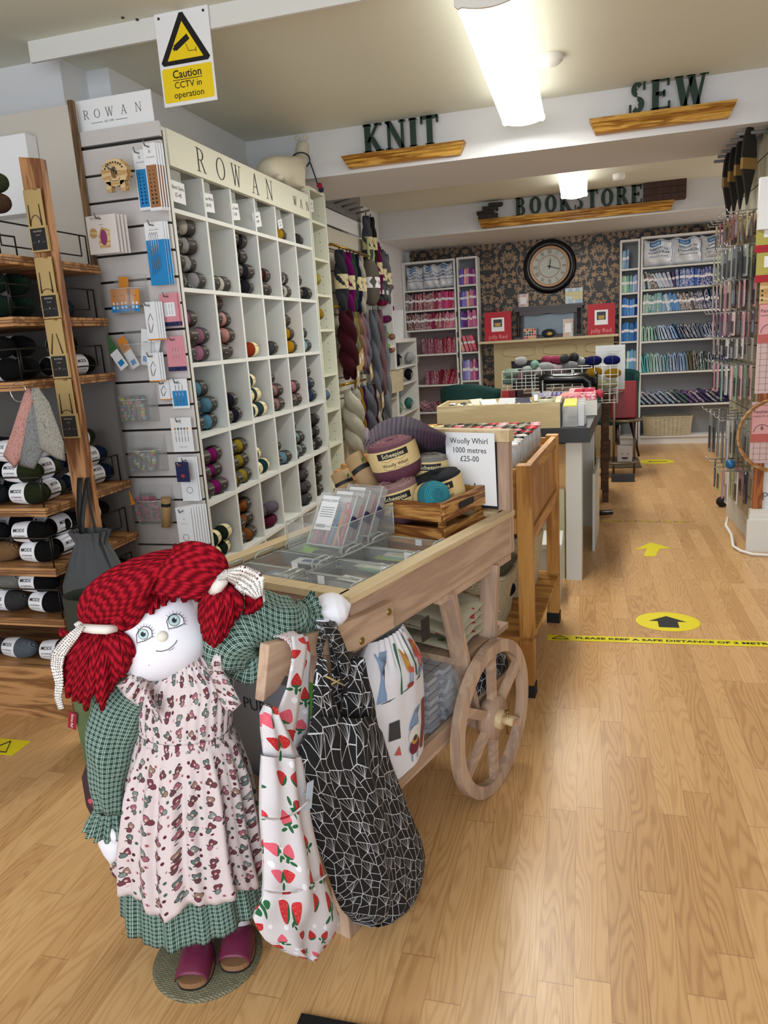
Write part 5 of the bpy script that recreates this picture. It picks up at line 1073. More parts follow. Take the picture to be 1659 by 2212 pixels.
t=thing('dark_tote','dark green tweed bag standing behind the doll head','bag',(-1.78,2.2,.3)); b=MB(); b.grid(40,10,lambda u,v:(-1.665+.125*math.copysign(abs(math.cos(2*PI*u))**.6,math.cos(2*PI*u)),2.12+.07*math.sin(2*PI*u),.585-.583*v),closed_u=True); b.build('body',plain('tweed','#35382f',.95,noise=.4,nscale=220),t)
# ================================================================ CENTRE FURNITURE
M_trug=wood('honey stained timber','#c28f4c','#9a6730',axis=2,ring=3,rough=.45); M_trugY=wood('honey stained rails','#c28f4c','#9a6730',axis=1,ring=3,rough=.45); M_trugX=wood('honey stained cross rails','#c28f4c','#9a6730',axis=0,ring=3,rough=.45)
M_rub=plain('black rubber foot','#141414',.7)
TA=(-.187,2.68); trz=-math.radians(5); TW,TL_=.78,.84
tr=thing('planter_stand','honey stained timber trough stand holding tubes of buttons','stand',(TA[0],TA[1],0),trz); M=wm(tr)
for x in (-TW,-.055):
    for y in (0,TL_-.055):
        MB(M).box(x,y,.05,x+.055,y+.055,.90 if x<-.1 else .92).build('leg',M_trug,tr,bevel=.002); MB(M).box(x-.003,y-.003,0,x+.058,y+.058,.05).build('foot_cap',M_rub,tr)
for x in (-TW+.008,-.03):
    MB(M).box(x,.055,.86,x+.024,TL_-.055,.915).build('top_rail',M_trugY,tr,bevel=.001); MB(M).box(x,.055,.61,x+.024,TL_-.055,.665).build('bottom_rail',M_trugY,tr,bevel=.001)
    b=MB(M); b.box(x+.008,.055,.665,x+.016,TL_-.055,.86); b.build('side_panel',M_trug,tr)
for k in range(7): MB(M).box(-.0225,.07+k*.105,.665,-.018,.16+k*.105,.86).build('panel_slat',M_trug,tr)
for y in (.006,TL_-.03):
    MB(M).box(-TW+.055,y,.86,-.055,y+.024,.905).build('top_rail',M_trugX,tr,bevel=.001); MB(M).box(-TW+.055,y,.66,-.055,y+.024,.72).build('bottom_rail',M_trugX,tr); MB(M).box(-TW+.055,y+.008,.72,-.055,y+.018,.86).build('side_panel',M_trugX,tr)
MB(M).box(-TW+.02,.02,.865,-.02,TL_-.02,.875).build('inner_base',M_trugX,tr)
for k in range(12): MB(M).box(-TW,.0+k*.0705,.235,-.0,.058+k*.0705,.25).build('shelf_slat',M_trugX,tr)
for x in (-TW+.02,-.045): MB(M).box(x,.055,.205,x+.025,TL_-.055,.235).build('shelf_bearer',M_trugY,tr)
for y in (.01,TL_-.04): MB(M).box(-TW+.055,y,.19,-.055,y+.025,.235).build('cross_rail',M_trugX,tr)
# button tubes
M_tubeg=glassy('clear button tube','#e6ebee',.45,.12); M_lblw=plain('printed tube label','#b9c3c9',.5)
def tube_proto():
    t=thing('button_tube',None,None); MB().lathe([(0,0),(.0215,0),(.0215,.088),(.019,.094),(.019,.1),(0,.1)],12).build('clear_body',M_tubeg,t)
    b=MB(); b.lathe([(.0218,.02),(.0218,.062)],12,-PI,.3); b.build('label',M_lblw,t)
    b=MB(); b.lathe([(0,.098),(.024,.1),(.0255,.104),(.024,.108),(0,.109)],12); b.build('button_lid',objcol('button lid',.35),t); return t
def proj(p):
    c=R_.to_3x3().transposed()@(Vector(p)-Vector((0,0,CAMH))); return CXP+FPX*c.x/-c.z, CYP-FPX*c.y/-c.z
rnd=random.Random(21); tp=tube_proto(); first=True; n=0
NX,NY=13,13
for j in range(NY):
    for i in range(NX):
        x=-TW+.095+i*.0495; y=.065+j*.0575; p=M@Vector((x,y,.985)); px,py=proj(p)
        if px<925 or (px<1100 and py>955): continue
        f=i/(NX-1); g=j/(NY-1)
        if j<6: c=rnd.choice(['#14161c','#1a2038','#20242c','#0e1014','#c9ccd2'] if rnd.random()<.8 else ['#d8d4c8'])
        elif f>.62 and j<10: c=rnd.choice(['#b8242c','#a82a30','#c84850','#5a1420','#d07078','#1c1a1c','#9a8a5a'])
        elif f>.3: c=rnd.choice(['#1c1a18','#6a6048','#c89aa0','#3a3a2c','#b03040','#8a8a78'])
        else: c=rnd.choice(['#b87838','#c89048','#a0a060','#c8c890','#a86a30','#5a4028'])
        loc=M@Vector((x+rnd.uniform(-.003,.003),y,.876)); rot=(rnd.uniform(-.03,.03),rnd.uniform(-.03,.03),rnd.uniform(0,6))
        lab='%s lidded button tube, %s row back and %s across the timber stand'%(cname(c),ORD[j],ORD[i]); lab=' '.join(lab.split()[:16])
        if first: tp.location=loc; tp.rotation_euler=rot; tag(tp,lab,'button tube','button tubes in the timber stand'); first=False; tp.children[2].color=(*C(c),1)
        else: dup(tp,loc,rot,lab,'button tube','button tubes in the timber stand',c,cmap=('button_lid',))
        n+=1
# baskets on the shelf below
basket('cream wicker basket behind, on slatted shelf under the button tubes',-.74,-.05,.40,.80,.252,.52,M_wick,M=M,taper=.9,rim=.011)
basket('near cream wicker basket on slatted shelf under the button tubes',-.72,-.10,.01,.37,.252,.47,M_wick,M=M,taper=.88,rim=.011)
for k,(x,y,c,nm) in enumerate(((-.38,.2,'#b5ab58','pale green'),(-.25,.22,'#1a1c30','navy'),(-.15,.2,'#0f0f18','black'))): ball('bare',M@Vector((x,y,.33)),(0,0,.5*k),c,'%s wool ball in the near wicker basket under the stand'%nm,'balls in the near wicker basket')
# black topped table with white legs
DA=(.03,4.08); drz=-math.atan2(.085,1.3); dt=thing('display_table','long table with charcoal top and white slab legs behind the timber stand','table',(DA[0],DA[1],0),drz); M=wm(dt)
M_char=plain('charcoal table top','#2f3236',.45); M_wl=plain('white table leg','#cfd0cc',.5)
MB(M).box(-.88,0,.79,0,1.34,.87).build('table_top',M_char,dt,bevel=.002)
for y in (.03,1.22): 
    for x in (-.13,-.86): MB(M).box(x,y,0,x+.085,y+.085,.79).build('leg',M_wl,dt)
MB(M).box(-.02,.62,0,-.005,1.2,.5).build('side_board',M_wl,dt); MB(M).box(-.14,.05,.0,-.8,.08,.52).build('front_board',plain('cream board low','#c4bf9e',.6),dt)
t=thing('plastic_crate','white storage box standing under the charcoal table','box',(-.35,3.75,0)); 
b=MB(); b.box(-.42,3.72,.0,-.12,3.98,.30); b.build('body',M_wl,t); MB().box(-.43,3.71,.30,-.11,3.99,.325).build('lid',M_wl,t)
# pale wooden box of buttons
M_bir=wood('pale birch','#cfbf98','#bba981',axis=0,ring=3,rough=.5)
bx=thing('birch_box','open pale birch box of small jars on the charcoal table','box',(-.46,4.28,.871)); 
X0,X1,Y0,Y1,Z0,Z1=-.80,-.125,4.10,4.46,.871,1.01
for n_,a in (('front_panel',(X0,Y0,Z0,X1,Y0+.015,Z1)),('back_panel',(X0,Y1-.015,Z0,X1,Y1,Z1))): MB().box(*a).build(n_,M_bir,bx,bevel=.001)
for a in ((X0,Y0+.015,Z0,X0+.015,Y1-.015,Z1),(X1-.03,Y0+.015,Z0,X1,Y1-.015,Z1)): MB().box(*a).build('side_panel',M_bir,bx,bevel=.001)
MB().box(X1,Y0+.005,Z0-.01,X1+.006,Y1,Z1-.005).build('dark_side',M_char,bx); MB().box(X0+.015,Y0+.015,Z0,X1-.03,Y1-.015,Z1-.055).build('base',M_bir,bx)
M_jar=plain('cloudy plastic jar','#b7baa0',.3)
for j in range(3):
    for i in range(11):
        x=X0+.055+i*.055; y=Y0+.06+j*.085
        if x>X1-.06: continue
        c=rnd.choice(['#1a1a1c','#d8d2c0','#c8b040','#2a3048','#b8b8b0','#6a5a48','#e0e0e0'])
        t=thing('button_jar','small round jar of %s buttons, %s from left, %s row in birch box'%(cname(c),ORD[i],ORD[j]),'jar',(x,y,Z1-.054),group='button jars in the birch box'); 
        place(MB().lathe([(0,0),(.025,0),(.027,.035),(.025,.035),(.024,.028)],12),wm(t)).build('jar_body',M_jar,t)
        b=MB(wm(t)); 
        for q_ in range(4): b.ell((rnd.uniform(-.012,.012),rnd.uniform(-.012,.012),.034+rnd.random()*.012),(.013,.013,.005),8,4,M=Matrix.Rotation(rnd.uniform(-.7,.7),4,'X'))
        b.build('buttons',plain('button '+c,c,.35),t,kind='stuff')
t=thing('button_dish','round clear dish of dark buttons on the birch box corner','dish',(X1-.075,Y0+.05,Z1-.02)); place(MB().lathe([(0,0),(.045,0),(.05,.04),(.046,.04)],16),wm(t)).build('dish_body',M_jar,t); MB(wm(t)).ell((0,0,.04),(.03,.03,.008),10,6).build('buttons',plain('brown button','#3a2a1c',.3),t)
for k,(x,y,w_,h,rz_,c) in enumerate(((-.52,4.2,.09,.04,.4,'#c8cac8'),(-.42,4.25,.1,.04,-.2,'#b8babc'),(-.33,4.2,.08,.05,.2,'#2a2c40'),(-.26,4.22,.02,.1,.1,'#c0c8d0'),(-.6,4.3,.08,.03,.6,'#c8c0b0'))):
    t=thing('button_packet','loose packet of buttons on the birch box, %s from left'%ORD[[3,2,4,5,1][k]-1] if False else 'loose %s packet lying on the jars of the birch box'%['pale','grey','dark blue','upright clear','cream'][k],'packet',(x,y,1.0)); MB(wm(t)@TR(rz=rz_,rx=.5)).box(-w_/2,-.03,0,w_/2,.03,.004+h*.3).build('packet_body',plain('packet '+c,c,.25,bmp=.3,nscale=60),t)
# things on the charcoal table
M_dclear=glassy('clear box wall','#dfe4e4',.35,.1)
t=thing('clear_crate','clear plastic drawer of sewing patterns at the near table end','box',(-.06,4.28,.871)); 
MB().box(-.115,4.13,.872,-.035,4.6,.98).build('box_body',M_dclear,t); MB().box(-.11,4.14,.98,-.04,4.58,.985).build('yellow_sheet',plain('yellow patterned paper','#c8b83a',.6,noise=.3,nscale=80),t)
for k in range(9): MB().box(-.033+.002*(k%2),4.15+k*.045,.872,.0+.005*(k%3),4.17+k*.045,.985).build('packet',plain('pattern packet %d'%(k%3),['#c9ccd0','#a8b0b8','#d0cfc6'][k%3],.3),t)
t=thing('fabric_tray','white tray of folded pink fabric strips on the charcoal table','tray',(-.02,4.9,.871)); MB().box(-.10,4.64,.872,.075,5.15,.96).build('tray_body',M_wl,t)
for k in range(8):
    t=thing('fabric_strip','pink patterned cloth strip, %s from the front of the white tray'%ORD[k],'fabric',(-.01,4.68+k*.055,.96),group='pink strips in the white tray'); MB(wm(t)).box(-.085,-.02,.001,.08,.02,.035+.01*(k%2)).build('cloth',M_fab,t,color=(*jit(['#c86a7a','#d88a90','#b8283c','#d0a0a8'][k%4],.1,rnd),1),bevel=.006)
for k in range(9):
    q=at(1168+k*9.5,858-k*.5,Y=4.85); t=thing('lilac_fold','lilac folded cloth, %s from left behind the birch box'%ORD[k],'fabric',(q.x,4.95,.93),group='lilac folds on the charcoal table'); MB(wm(t)).box(-.012,-.06,-.058,.012,.06,.06).build('cloth',M_fab,t,color=(*jit('#8f86b8' if k<6 else '#cf8f88',.1,rnd),0),bevel=.009)
for k in range(7):
    t=thing('quilt_fan','pale pink quilted square, %s in the fan on the table'%ORD[k],'fabric',(-.16+.012*k,4.75,.96+.004*k),rz=.5-.12*k,group='fanned pink quilt squares'); MB(wm(t)@TR(ry=-.45+.05*k)).box(-.07,-.05,0,.09,.05,.006).build('cloth',M_fab,t,color=(*jit('#cf8f88',.12,rnd),0))
t=thing('fabric_bundle','red patterned fabric bundle heaped on the charcoal table','fabric',(-.0,4.86,.965)); b=MB(wm(t)); b.grid(16,10,lambda u,v:((u-.5)*.2+.02*v,(v-.5)*.16,.01+.035*math.sin(PI*u)*(1-v*.3)+.012*math.sin(u*30)),None); b.build('cloth',plain('red ditsy cloth','#b02c44',.8,noise=.35,nscale=120),t,solid=.02)
t=thing('acrylic_holder','pair of clear acrylic leaflet holders on the birch box edge','holder',(-.25,4.52,.871)); 
for x in (-.30,-.24): MB().box(x,4.50,.872,x+.004,4.57,1.10).box(x,4.50,.872,x+.05,4.503,1.04).build('acrylic_wall',M_dclear,t)
# sewing machine on treadle table
M_iron=plain('black enamelled iron','#0d0d0f',.25); M_gold=plain('gold decal','#a88c3c',.4,.6); M_oakt=wood('dark oak table','#5a3a22','#3a2414',axis=0)
tt=thing('treadle_table','dark wooden treadle table with black iron legs','table',(-.2,5.9,0)); MB().box(-.62,5.55,.80,.10,6.0,.83).build('table_top',M_oakt,tt,bevel=.003)
for x in (-.57,.06):
    MB().tube([(x,5.58,.8),(x+.01,5.62,.4),(x,5.57,.08),(x+.0,5.55,.02)],.014,8).tube([(x,5.97,.8),(x-.01,5.9,.4),(x,5.97,.08),(x,5.98,.02)],.014,8).tube([(x,5.6,.55),(x,5.78,.4),(x,5.94,.2)],.009,6).tube([(x,5.6,.2),(x,5.78,.4),(x,5.94,.55)],.009,6).build('iron_leg',M_iron,tt)
MB().tube([(.08,5.5,.05),(.12,5.58,.035),(.2,5.62,.03)],.02,8).build('castor_foot',M_iron,tt)
def SM(x,y,z,w): 
    t=thing('sewing_machine','vintage black hand sewing machine behind the pink fabrics','sewing machine',(x,y,z)); M=wm(t)
    MB(M).box(-w*.5,-.08,0,w*.5,.08,.03).build('bed',M_iron,t,bevel=.008)
    b=MB(M); b.tube([(w*.36,0,.03),(w*.36,0,.10),(w*.34,0,.17),(w*.25,0,.2),(w*.05,0,.195),(-w*.2,0,.2),(-w*.36,0,.205),(-w*.4,0,.19)],[.05,.048,.046,.042,.036,.036,.042,.034],14); b.build('arm',M_iron,t)
    MB(M).box(-w*.44,-.03,.07,-w*.33,.03,.215).build('head_plate',M_iron,t,bevel=.012); MB(M).cyl((-w*.39,0,.07),(-w*.39,0,.03),.004,8).build('needle_bar',M_silv,t)
    b=MB(M@basis((w*.44,0,.17),(0,0,1),None,(1,0,0))); b.lathe([(.055,-.01),(.07,-.01),(.072,.0),(.07,.012),(.055,.012),(.055,-.01)],24); 
    for k in range(3): b.bar((0,0,0),(.06*math.cos(k*2.09),.06*math.sin(k*2.09),0),.012,.01)
    b.build('hand_wheel',M_iron,t); MB(M).box(-w*.2,-.029,.185,w*.2,-.0285,.205).build('gold_decal',M_gold,t)
    MB(M).cyl((w*.1,0,.22),(w*.1,0,.26),.004,6).build('spool_pin',M_silv,t)
SM(-.12,5.66,.831,.46)
# wire baskets with wool
M_ww=plain('white wire','#d8dad8',.4)
def wire_basket(lab,x0,x1,y0,y1,z0,z1,nx=6,nz=3):
    t=thing('wire_basket',lab,'wire basket',((x0+x1)/2,(y0+y1)/2,z0)); r=.0028
    for z in [z0+(z1-z0)*k/nz for k in range(nz+1)]:
        MB().tube([(x0,y0,z),(x1,y0,z),(x1,y1,z),(x0,y1,z),(x0,y0,z)],r*(1.5 if z==z1 else 1),5).build('wire_hoop',M_ww,t)
    for k in range(nx+1):
        x=x0+(x1-x0)*k/nx; MB().tube([(x,y0,z1),(x,y0,z0),(x,y1,z0),(x,y1,z1)],r,5).build('wire_rib',M_ww,t)
    return t
tb=thing('back_table','plain brown table carrying the wire baskets of wool','table',(-.2,6.5,0)); MB().box(-.64,6.05,.86,.22,6.65,.90).build('table_top',M_oakt,tb)
for x in (-.6,.14):
    for y in (6.08,6.58): MB().box(x,y,0,x+.05,y+.05,.86).build('leg',M_oakt,tb)
wire_basket('long white wire basket of baby wool behind the sewing machine',-.64,.06,6.1,6.5,.902,1.075,9,3)
wire_basket('tall white wire basket of navy, yellow and cream wool',.075,.24,5.78,5.98,.832,1.105,3,4)
k=0
for px,py,col,nm in ((1104,806,'#a8c8b4','mint'),(1100,822,'#98bca8','sage mint'),(1118,812,'#d8a8b8','pale pink'),(1155,788,'#9fd0bc','aqua mint'),(1180,778,'#b84868','raspberry'),(1200,778,'#c04a70','bright rose'),(1178,792,'#dcdce0','white'),(1192,796,'#e0d8dc','ivory'),(1125,780,'#d8d8dc','bagged white'),(1220,775,'#4a4c50','charcoal'),(1240,772,'#3a3c40','dark grey'),(1250,780,'#b8bac0','silver'),(1232,790,'#a8a8b0','light grey'),(1210,798,'#c8b8c0','pale mauve'),(1140,800,'#c8d0cc','off white'),(1165,802,'#d0c8cc','cream')):
    q=at(px,py,Y=6.22+.05*(k%3)); ball('bare',(q.x,q.y,q.z-.035),(0,0,.5*k),col,'%s wool ball in the long white wire basket'%nm,'wool in the long wire basket'); k+=1
for k,(px,py,col,nm) in enumerate(((1282,778,'#14206a','navy left'),(1316,778,'#18267a','navy right'),(1284,803,'#c89a1c','yellow left'),(1318,806,'#d0a020','yellow right'),(1286,830,'#c9c490','cream left'),(1310,830,'#c9c8a0','cream right'))):
    q=at(px,py,Y=5.86); ball('bare',(q.x+(.02 if k%2 else -.0),q.y+.04*(k%2),max(.836,q.z-.04)),(0,0,.1),col,'%s wool ball in the tall white wire basket'%nm,'wool in the tall wire basket')
q0=at(1287,748,Y=6.1); q1=at(1349,812,Y=6.1); t=thing('leaflet_holder','clear leaflet holder with printed white sheet behind the tall basket','holder',((q0.x+q1.x)/2,6.1,.901)); w_=q1.x-q0.x
MB(wm(t)).box(-w_/2,0,0,w_/2,.003,q0.z-.9).build('paper_sheet',M_paper,t); b=MB(wm(t)@basis((0,-.001,0),(1,0,0),None,(0,-1,0)))
for j in range(9): b.box(-w_*.1,q0.z-.95-j*.014,0,w_*(.3 if j%3 else .36),q0.z-.947-j*.014,.0006)
b.build('printed_lines',M_prt,t); MB(wm(t)).box(-w_/2-.004,-.008,0,w_/2+.004,-.004,q0.z-.897).build('acrylic_front',M_sleeve,t)
for k,(px,nm) in enumerate(((1092,'red'),(1108,'dark red'),(1122,'black and red'))): 
    q=at(px,830,Y=5.9); t=thing('small_box','small %s box beside the sewing machine'%nm,'box',(q.x,5.9,.832)); MB(wm(t)).box(-.03,-.02,0,.03,.02,.11).build('box_body',plain('box '+nm,['#a8242c','#701a20','#241014'][k],.5,noise=.3,nscale=60),t)
for k,px in enumerate((1113,1122,1130)):
    pass
# green velvet chairs
M_velv=plain('bottle green velvet','#0f3d3a',.75,noise=.15,nscale=8); M_cleg=plain('dark wooden leg','#2c1810',.4)
def velvet_chair(lab,x,y,rz,w_=.5,zb=.98):
    t=thing('velvet_chair',lab,'chair',(x,y,0),rz); M=wm(t)
    b=MB(M); b.grid(20,12,lambda u,v:((lambda a,rr:(rr*math.sin(a),rr*.85*math.cos(a)-.0,.42+(zb-.42)*v*(1-.10*abs(math.sin(a))**3)))(-1.45+2.9*u,w_/2+.02*v-.0))); b.build('backrest',M_velv,t,solid=.05)
    MB(M).ell((0,-.02,.43),(w_*.46,w_*.46,.06),20,8,pw=.6).build('seat',M_velv,t)
    for sx in (-1,1):
        for sy in (-1,1): MB(M).cyl((sx*.15,sy*.15,.4),(sx*.22,sy*.22,.0),.02,10,.011).build('leg',M_cleg,t)
    return t
velvet_chair('bottle green velvet tub chair behind the birch box',-.93,6.35,PI*.93,.46,.99)
velvet_chair('bottle green velvet tub chair carrying a red case beside the back table',.27,8.2,-.5,.50,.93)
# tiered round table
M_bronze=plain('aged bronze metal','#6f6252',.4,.5)
t=thing('tiered_table','three tier round bronze metal side table beside the aisle','side table',(.27,7.22,0))
for (x,r_,z,n_) in ((.235,.115,.79,'top_tier'),(.38,.14,.525,'middle_tier'),(.31,.19,.14,'bottom_tier')): place(MB().lathe([(0,-.012),(r_,-.012),(r_+.004,0),(r_,.006),(0,.0)],36),TR(x,7.25,z)).build(n_,M_bronze,t)
MB().cyl((.266,7.155,0),(.266,7.155,.79),.011,10).build('pole',M_bronze,t); MB().cyl((.46,7.3,.0),(.46,7.3,.53),.010,10).build('pole',M_bronze,t)
t=thing('red_case','glossy red vanity case on the middle tier of side table','case',(.36,7.33,.533)); MB().box(.235,7.26,.533,.47,7.42,.87).build('case_body',plain('glossy red','#8a0a14',.3,spec=.4),t,bevel=.01)
t=thing('gift_box','clear gift box with a smiling cat face on the lowest tier','box',(.36,7.2,.141)); q=at(1348,955,Y=7.15)
MB().box(.30,7.13,.147,.43,7.25,.29).build('box_body',plain('pale packaged box','#b7b0ae',.25),t); b=MB(basis((.365,7.129,.2),(1,0,0),None,(0,-1,0))); b.prism([(.03*math.cos(a),.02*math.sin(a)-.01) for a in [PI+PI*k/8 for k in range(9)]],0,.001); b.box(-.035,.02,0,-.015,.024,.001); b.box(.015,.02,0,.035,.024,.001); b.build('face_print',plain('dark red print','#4a1418',.6),t)
t=thing('picture_card','brown framed card leaning on the lowest tier of side table','card',(.2,7.2,.141)); MB().box(.15,7.24,.147,.24,7.25,.34).box(.155,7.237,.16,.235,7.24,.32).build('frame',plain('brown frame','#4a3020',.6),t)
t=thing('seagrass_rug','small dark patterned rug at the foot of the green chair','rug',(.3,7.9,0)); MB().box(.05,7.6,.001,.55,8.2,.008).build('rug_body',plain('speckled rug','#5a5040',.95,noise=.6,nscale=90),t)
t=thing('cable_box','black box on the floor under the lowest tier','box',(.33,6.95,0)); MB().box(.24,6.9,0,.44,6.98,.06).build('box_body',M_char,t)
# ---------------------------------------------------------------- floor tapes and signs
M_tape=plain('yellow floor tape','#e3d420',.4)
def floor_label(M,s,txt,mat=M_blk): return None
def tape(lab,pa,pb,w,txt,worn=False):
    a=at(*pa,Z=0);b_=at(*pb,Z=0); d=(b_-a); L=d.length; t=thing('floor_tape',lab,'floor tape',a); M=basis((a.x,a.y,.001),d,None,(0,0,1))
    r=random.Random(3); b=MB(M); n=40; pw=[w*(.5 if not worn else .25+.25*r.random()) for _ in range(n+1)]
    if worn:
        for k in range(n):
            if r.random()<.75: b.add([(L*k/n,-pw[k],.0006),(L*(k+1)/n,-pw[k+1],.0006),(L*(k+1)/n,pw[k+1],.0006),(L*k/n,pw[k],.0006)],[(0,1,2,3)],smooth=False)
        b.build('tape_strip',M_tape,t,kind='stuff')
    else: b.box(0,-w/2,0,L,w/2,.0006); b.build('tape_strip',M_tape,t)
    b=MB(M)
    if txt: 
        q=MB().text(txt,w*.46,TR(0,0,0),sx=1.45,ax='LEFT',off=.03); xm=max(v.x for v in q.v); sc=(L*.86)/xm if xm else 1
        b.text(txt,w*.46,Matrix.Translation((L*.125,0,.0009)),sx=1.45*sc if not worn else 1.45*sc,ax='LEFT',off=.03)
        if not worn:
            b.tube([(L*.02,-w*.28,.001),(L*.095,-w*.28,.001),(L*.0575,w*.34,.001),(L*.02,-w*.28,.001)],.0022,4); b.box(L*.0575-.0015,-.0,.0007,L*.0575+.0015,w*.2,.0012); b.box(L*.0575-.0015,-.008,.0007,L*.0575+.0015,-.004,.0012)
        b.build('lettering',M_blk,t)
tape('yellow floor tape reading please keep a safe distance, nearest the cart',(1183,1377),(1690,1393),.062,'PLEASE KEEP A SAFE DISTANCE OF 2 METRES')
tape('worn yellow tape strip across the aisle, second from the cart',(1300,1125),(1492,1128),.03,'KEEP A SAFE DISTANCE OF 2 METRES',True)
tape('faint worn yellow tape strip farthest along the aisle',(1375,1003),(1545,1002),.02,None,True)
def sign_disc(lab,c,rx,ry,kind,rz=0):
    p=at(*c,Z=0); t=thing('floor_sign',lab,'floor sign',(p.x,p.y,0),rz); M=wm(t)
    MB(M).prism([(rx*math.cos(a),ry*math.sin(a)) for a in [2*PI*k/40 for k in range(40)]],.0005,.0012).build('yellow_disc',M_tape,t)
    b=MB(M)
    if kind=='house': b.prism([(-.045,-.075),(.045,-.075),(.045,0),(.085,0),(0,.07),(-.085,0),(-.045,0)],.0012,.0016)
    else: b.prism([(-.1,0),(-.06,-.03),(-.06,-.012),(.1,-.012),(.1,.012),(-.06,.012),(-.06,.03)],.0012,.0016)
    b.build('black_arrow',M_blk,t)
sign_disc('yellow oval floor sign with black forward arrow near the tape',(1442,1343),.145,.12,'house'); sign_disc('yellow oval floor sign with black left arrow at the aisle end',(1419,997),.17,.13,'left')
t=thing('floor_arrow','yellow tape arrow on the floor between the two oval signs','floor arrow',at(1410,1187,Z=0)); b=MB()
P=[at(x,y,Z=0) for x,y in ((1370,1188),(1405,1172),(1450,1184),(1424,1186),(1416,1202),(1390,1202),(1397,1185))]; b.prism([(p.x,p.y) for p in P[::-1]],.0006,.0014); b.build('tape_arrow',M_tape,t)
p=at(18,1614,Z=0); t=thing('floor_sign','yellow warning triangle sticker on floor at far left','floor sign',(p.x,p.y,0)); MB().box(p.x-.2,p.y-.05,.0005,p.x+.06,p.y+.05,.0012).build('yellow_sheet',M_tape,t); MB(TR(p.x-.0,p.y,.0016)).tube([(-.06,-.035,0),(.02,-.035,0),(-.02,.035,0),(-.06,-.035,0)],.003,4).build('black_triangle',M_blk,t)
# ================================================================ CART
M_cw=wood('lime washed pine','#c4a88f','#a08370',axis=0,ring=3,rough=.6,contrast=(.1,1.0)); M_cwZ=wood('lime washed pine upright','#c4a88f','#9c8070',axis=2,ring=3,rough=.6,contrast=(.1,1.0)); M_cwL=wood('lime washed pine lip','#d3c09a','#b89c78',axis=0,ring=2,rough=.55,contrast=(.1,1.0))
M_bolt=plain('brass bolt','#8a7440',.35,.8)
CA=(-.5106,1.5); crz=math.atan2(.9444,.3289); LC,WC=.856,.5
ct=thing('market_cart','lime washed wooden market cart with spoked wheels and long handles','cart',(CA[0],CA[1],0),crz); K=wm(ct)
def cp(u,v,z): return K@Vector((u,v,z))
for v in (0,WC-.022):
    MB(K).box(0,v,.70,LC,v+.022,.825).build('side_board',M_cw,ct,bevel=.0015)
    MB(K).box(-.012,v-.012,.825,LC+.012,v+.03,.842).build('top_lip',M_cwL,ct,bevel=.0015)
    MB(K).box(0.40,v-.001,.68,.46 if False else LC,v+.023,.70).build('under_rail',M_cw,ct)
for u in (0,LC-.022):
    MB(K).box(u,.022,.70,u+.022,WC-.022,.825).build('end_board',M_cwZ if False else M_cw,ct); MB(K).box(u-.012,.022,.825,u+.03,WC-.022,.842).build('top_lip',M_cwL,ct)
MB(K).box(.02,.02,.758,LC-.02,WC-.02,.766).build('tray_floor',M_cw,ct)
for v in (-.024,WC):
    o=K@basis((0,v+.024,0),(1,0,0),None,(0,-1,0)); b=MB(o)
    b.prism([(-.325,.735),(-.28,.742),(-.24,.772),(-.19,.775),(-.11,.745),(-.03,.722),(.135,.716),(.135,.785),(.02,.79),(-.14,.81),(-.295,.842)],0,.024); b.build('handle',M_cw,ct,bevel=.003)
    s=-1 if v<0 else 1; 
    for uu,zz in ((.115,.765),(.0,.735)): 
        bb=MB(K@basis((uu,v if v<0 else v+.024,zz),(1,0,0),None,(0,s,0))); bb.lathe([(.009,0),(.008,.003),(.004,.004),(0,.003)],10); bb.build('bolt',M_bolt,ct)
for v in (-.002,WC-.045): MB(K).box(-.105,v,0,-.06,v+.045,.735).build('leg',M_cwZ,ct,bevel=.003)
MB(K).box(-.10,.043,.28,-.065,WC-.045,.33).build('cross_rail',M_cw,ct); MB(K).box(-.10,.043,.66,-.065,WC-.045,.72).build('cross_rail',M_cw,ct)
for v in (0,WC-.02):
    MB(K).box(-.06,v,.255,LC-.05,v+.02,.31).build('lower_rail',M_cw,ct,bevel=.002)
    MB(K).bar((.45,v+.01,.70),(.585,v+.01,.22),.022,.055,up=(0,1,0)).build('wheel_brace',M_cwZ,ct,bevel=.002)
    MB(K).bar((.73,v+.01,.70),(.655,v+.01,.22),.022,.055,up=(0,1,0)).build('wheel_brace',M_cwZ,ct,bevel=.002)
MB(K).box(-.06,.02,.285,LC-.06,WC-.02,.295).build('lower_shelf',M_cw,ct)
MB(K).box(.50,.0,.455,LC-.03,WC,.475).build('middle_shelf',M_cw,ct,bevel=.002)
# back frame above the cart
for v in (.0,.46): MB(K).box(LC-.0,v,.70,LC+.03,v+.04,1.062).build('back_post',M_cwZ,ct,bevel=.002)
MB(K).box(LC-.005,-.005,1.062,LC+.035,.505,1.10).build('back_beam',M_cwL,ct,bevel=.002); MB(K).box(LC+.008,.04,.84,LC+.02,.46,1.062).build('back_infill',M_char,ct)
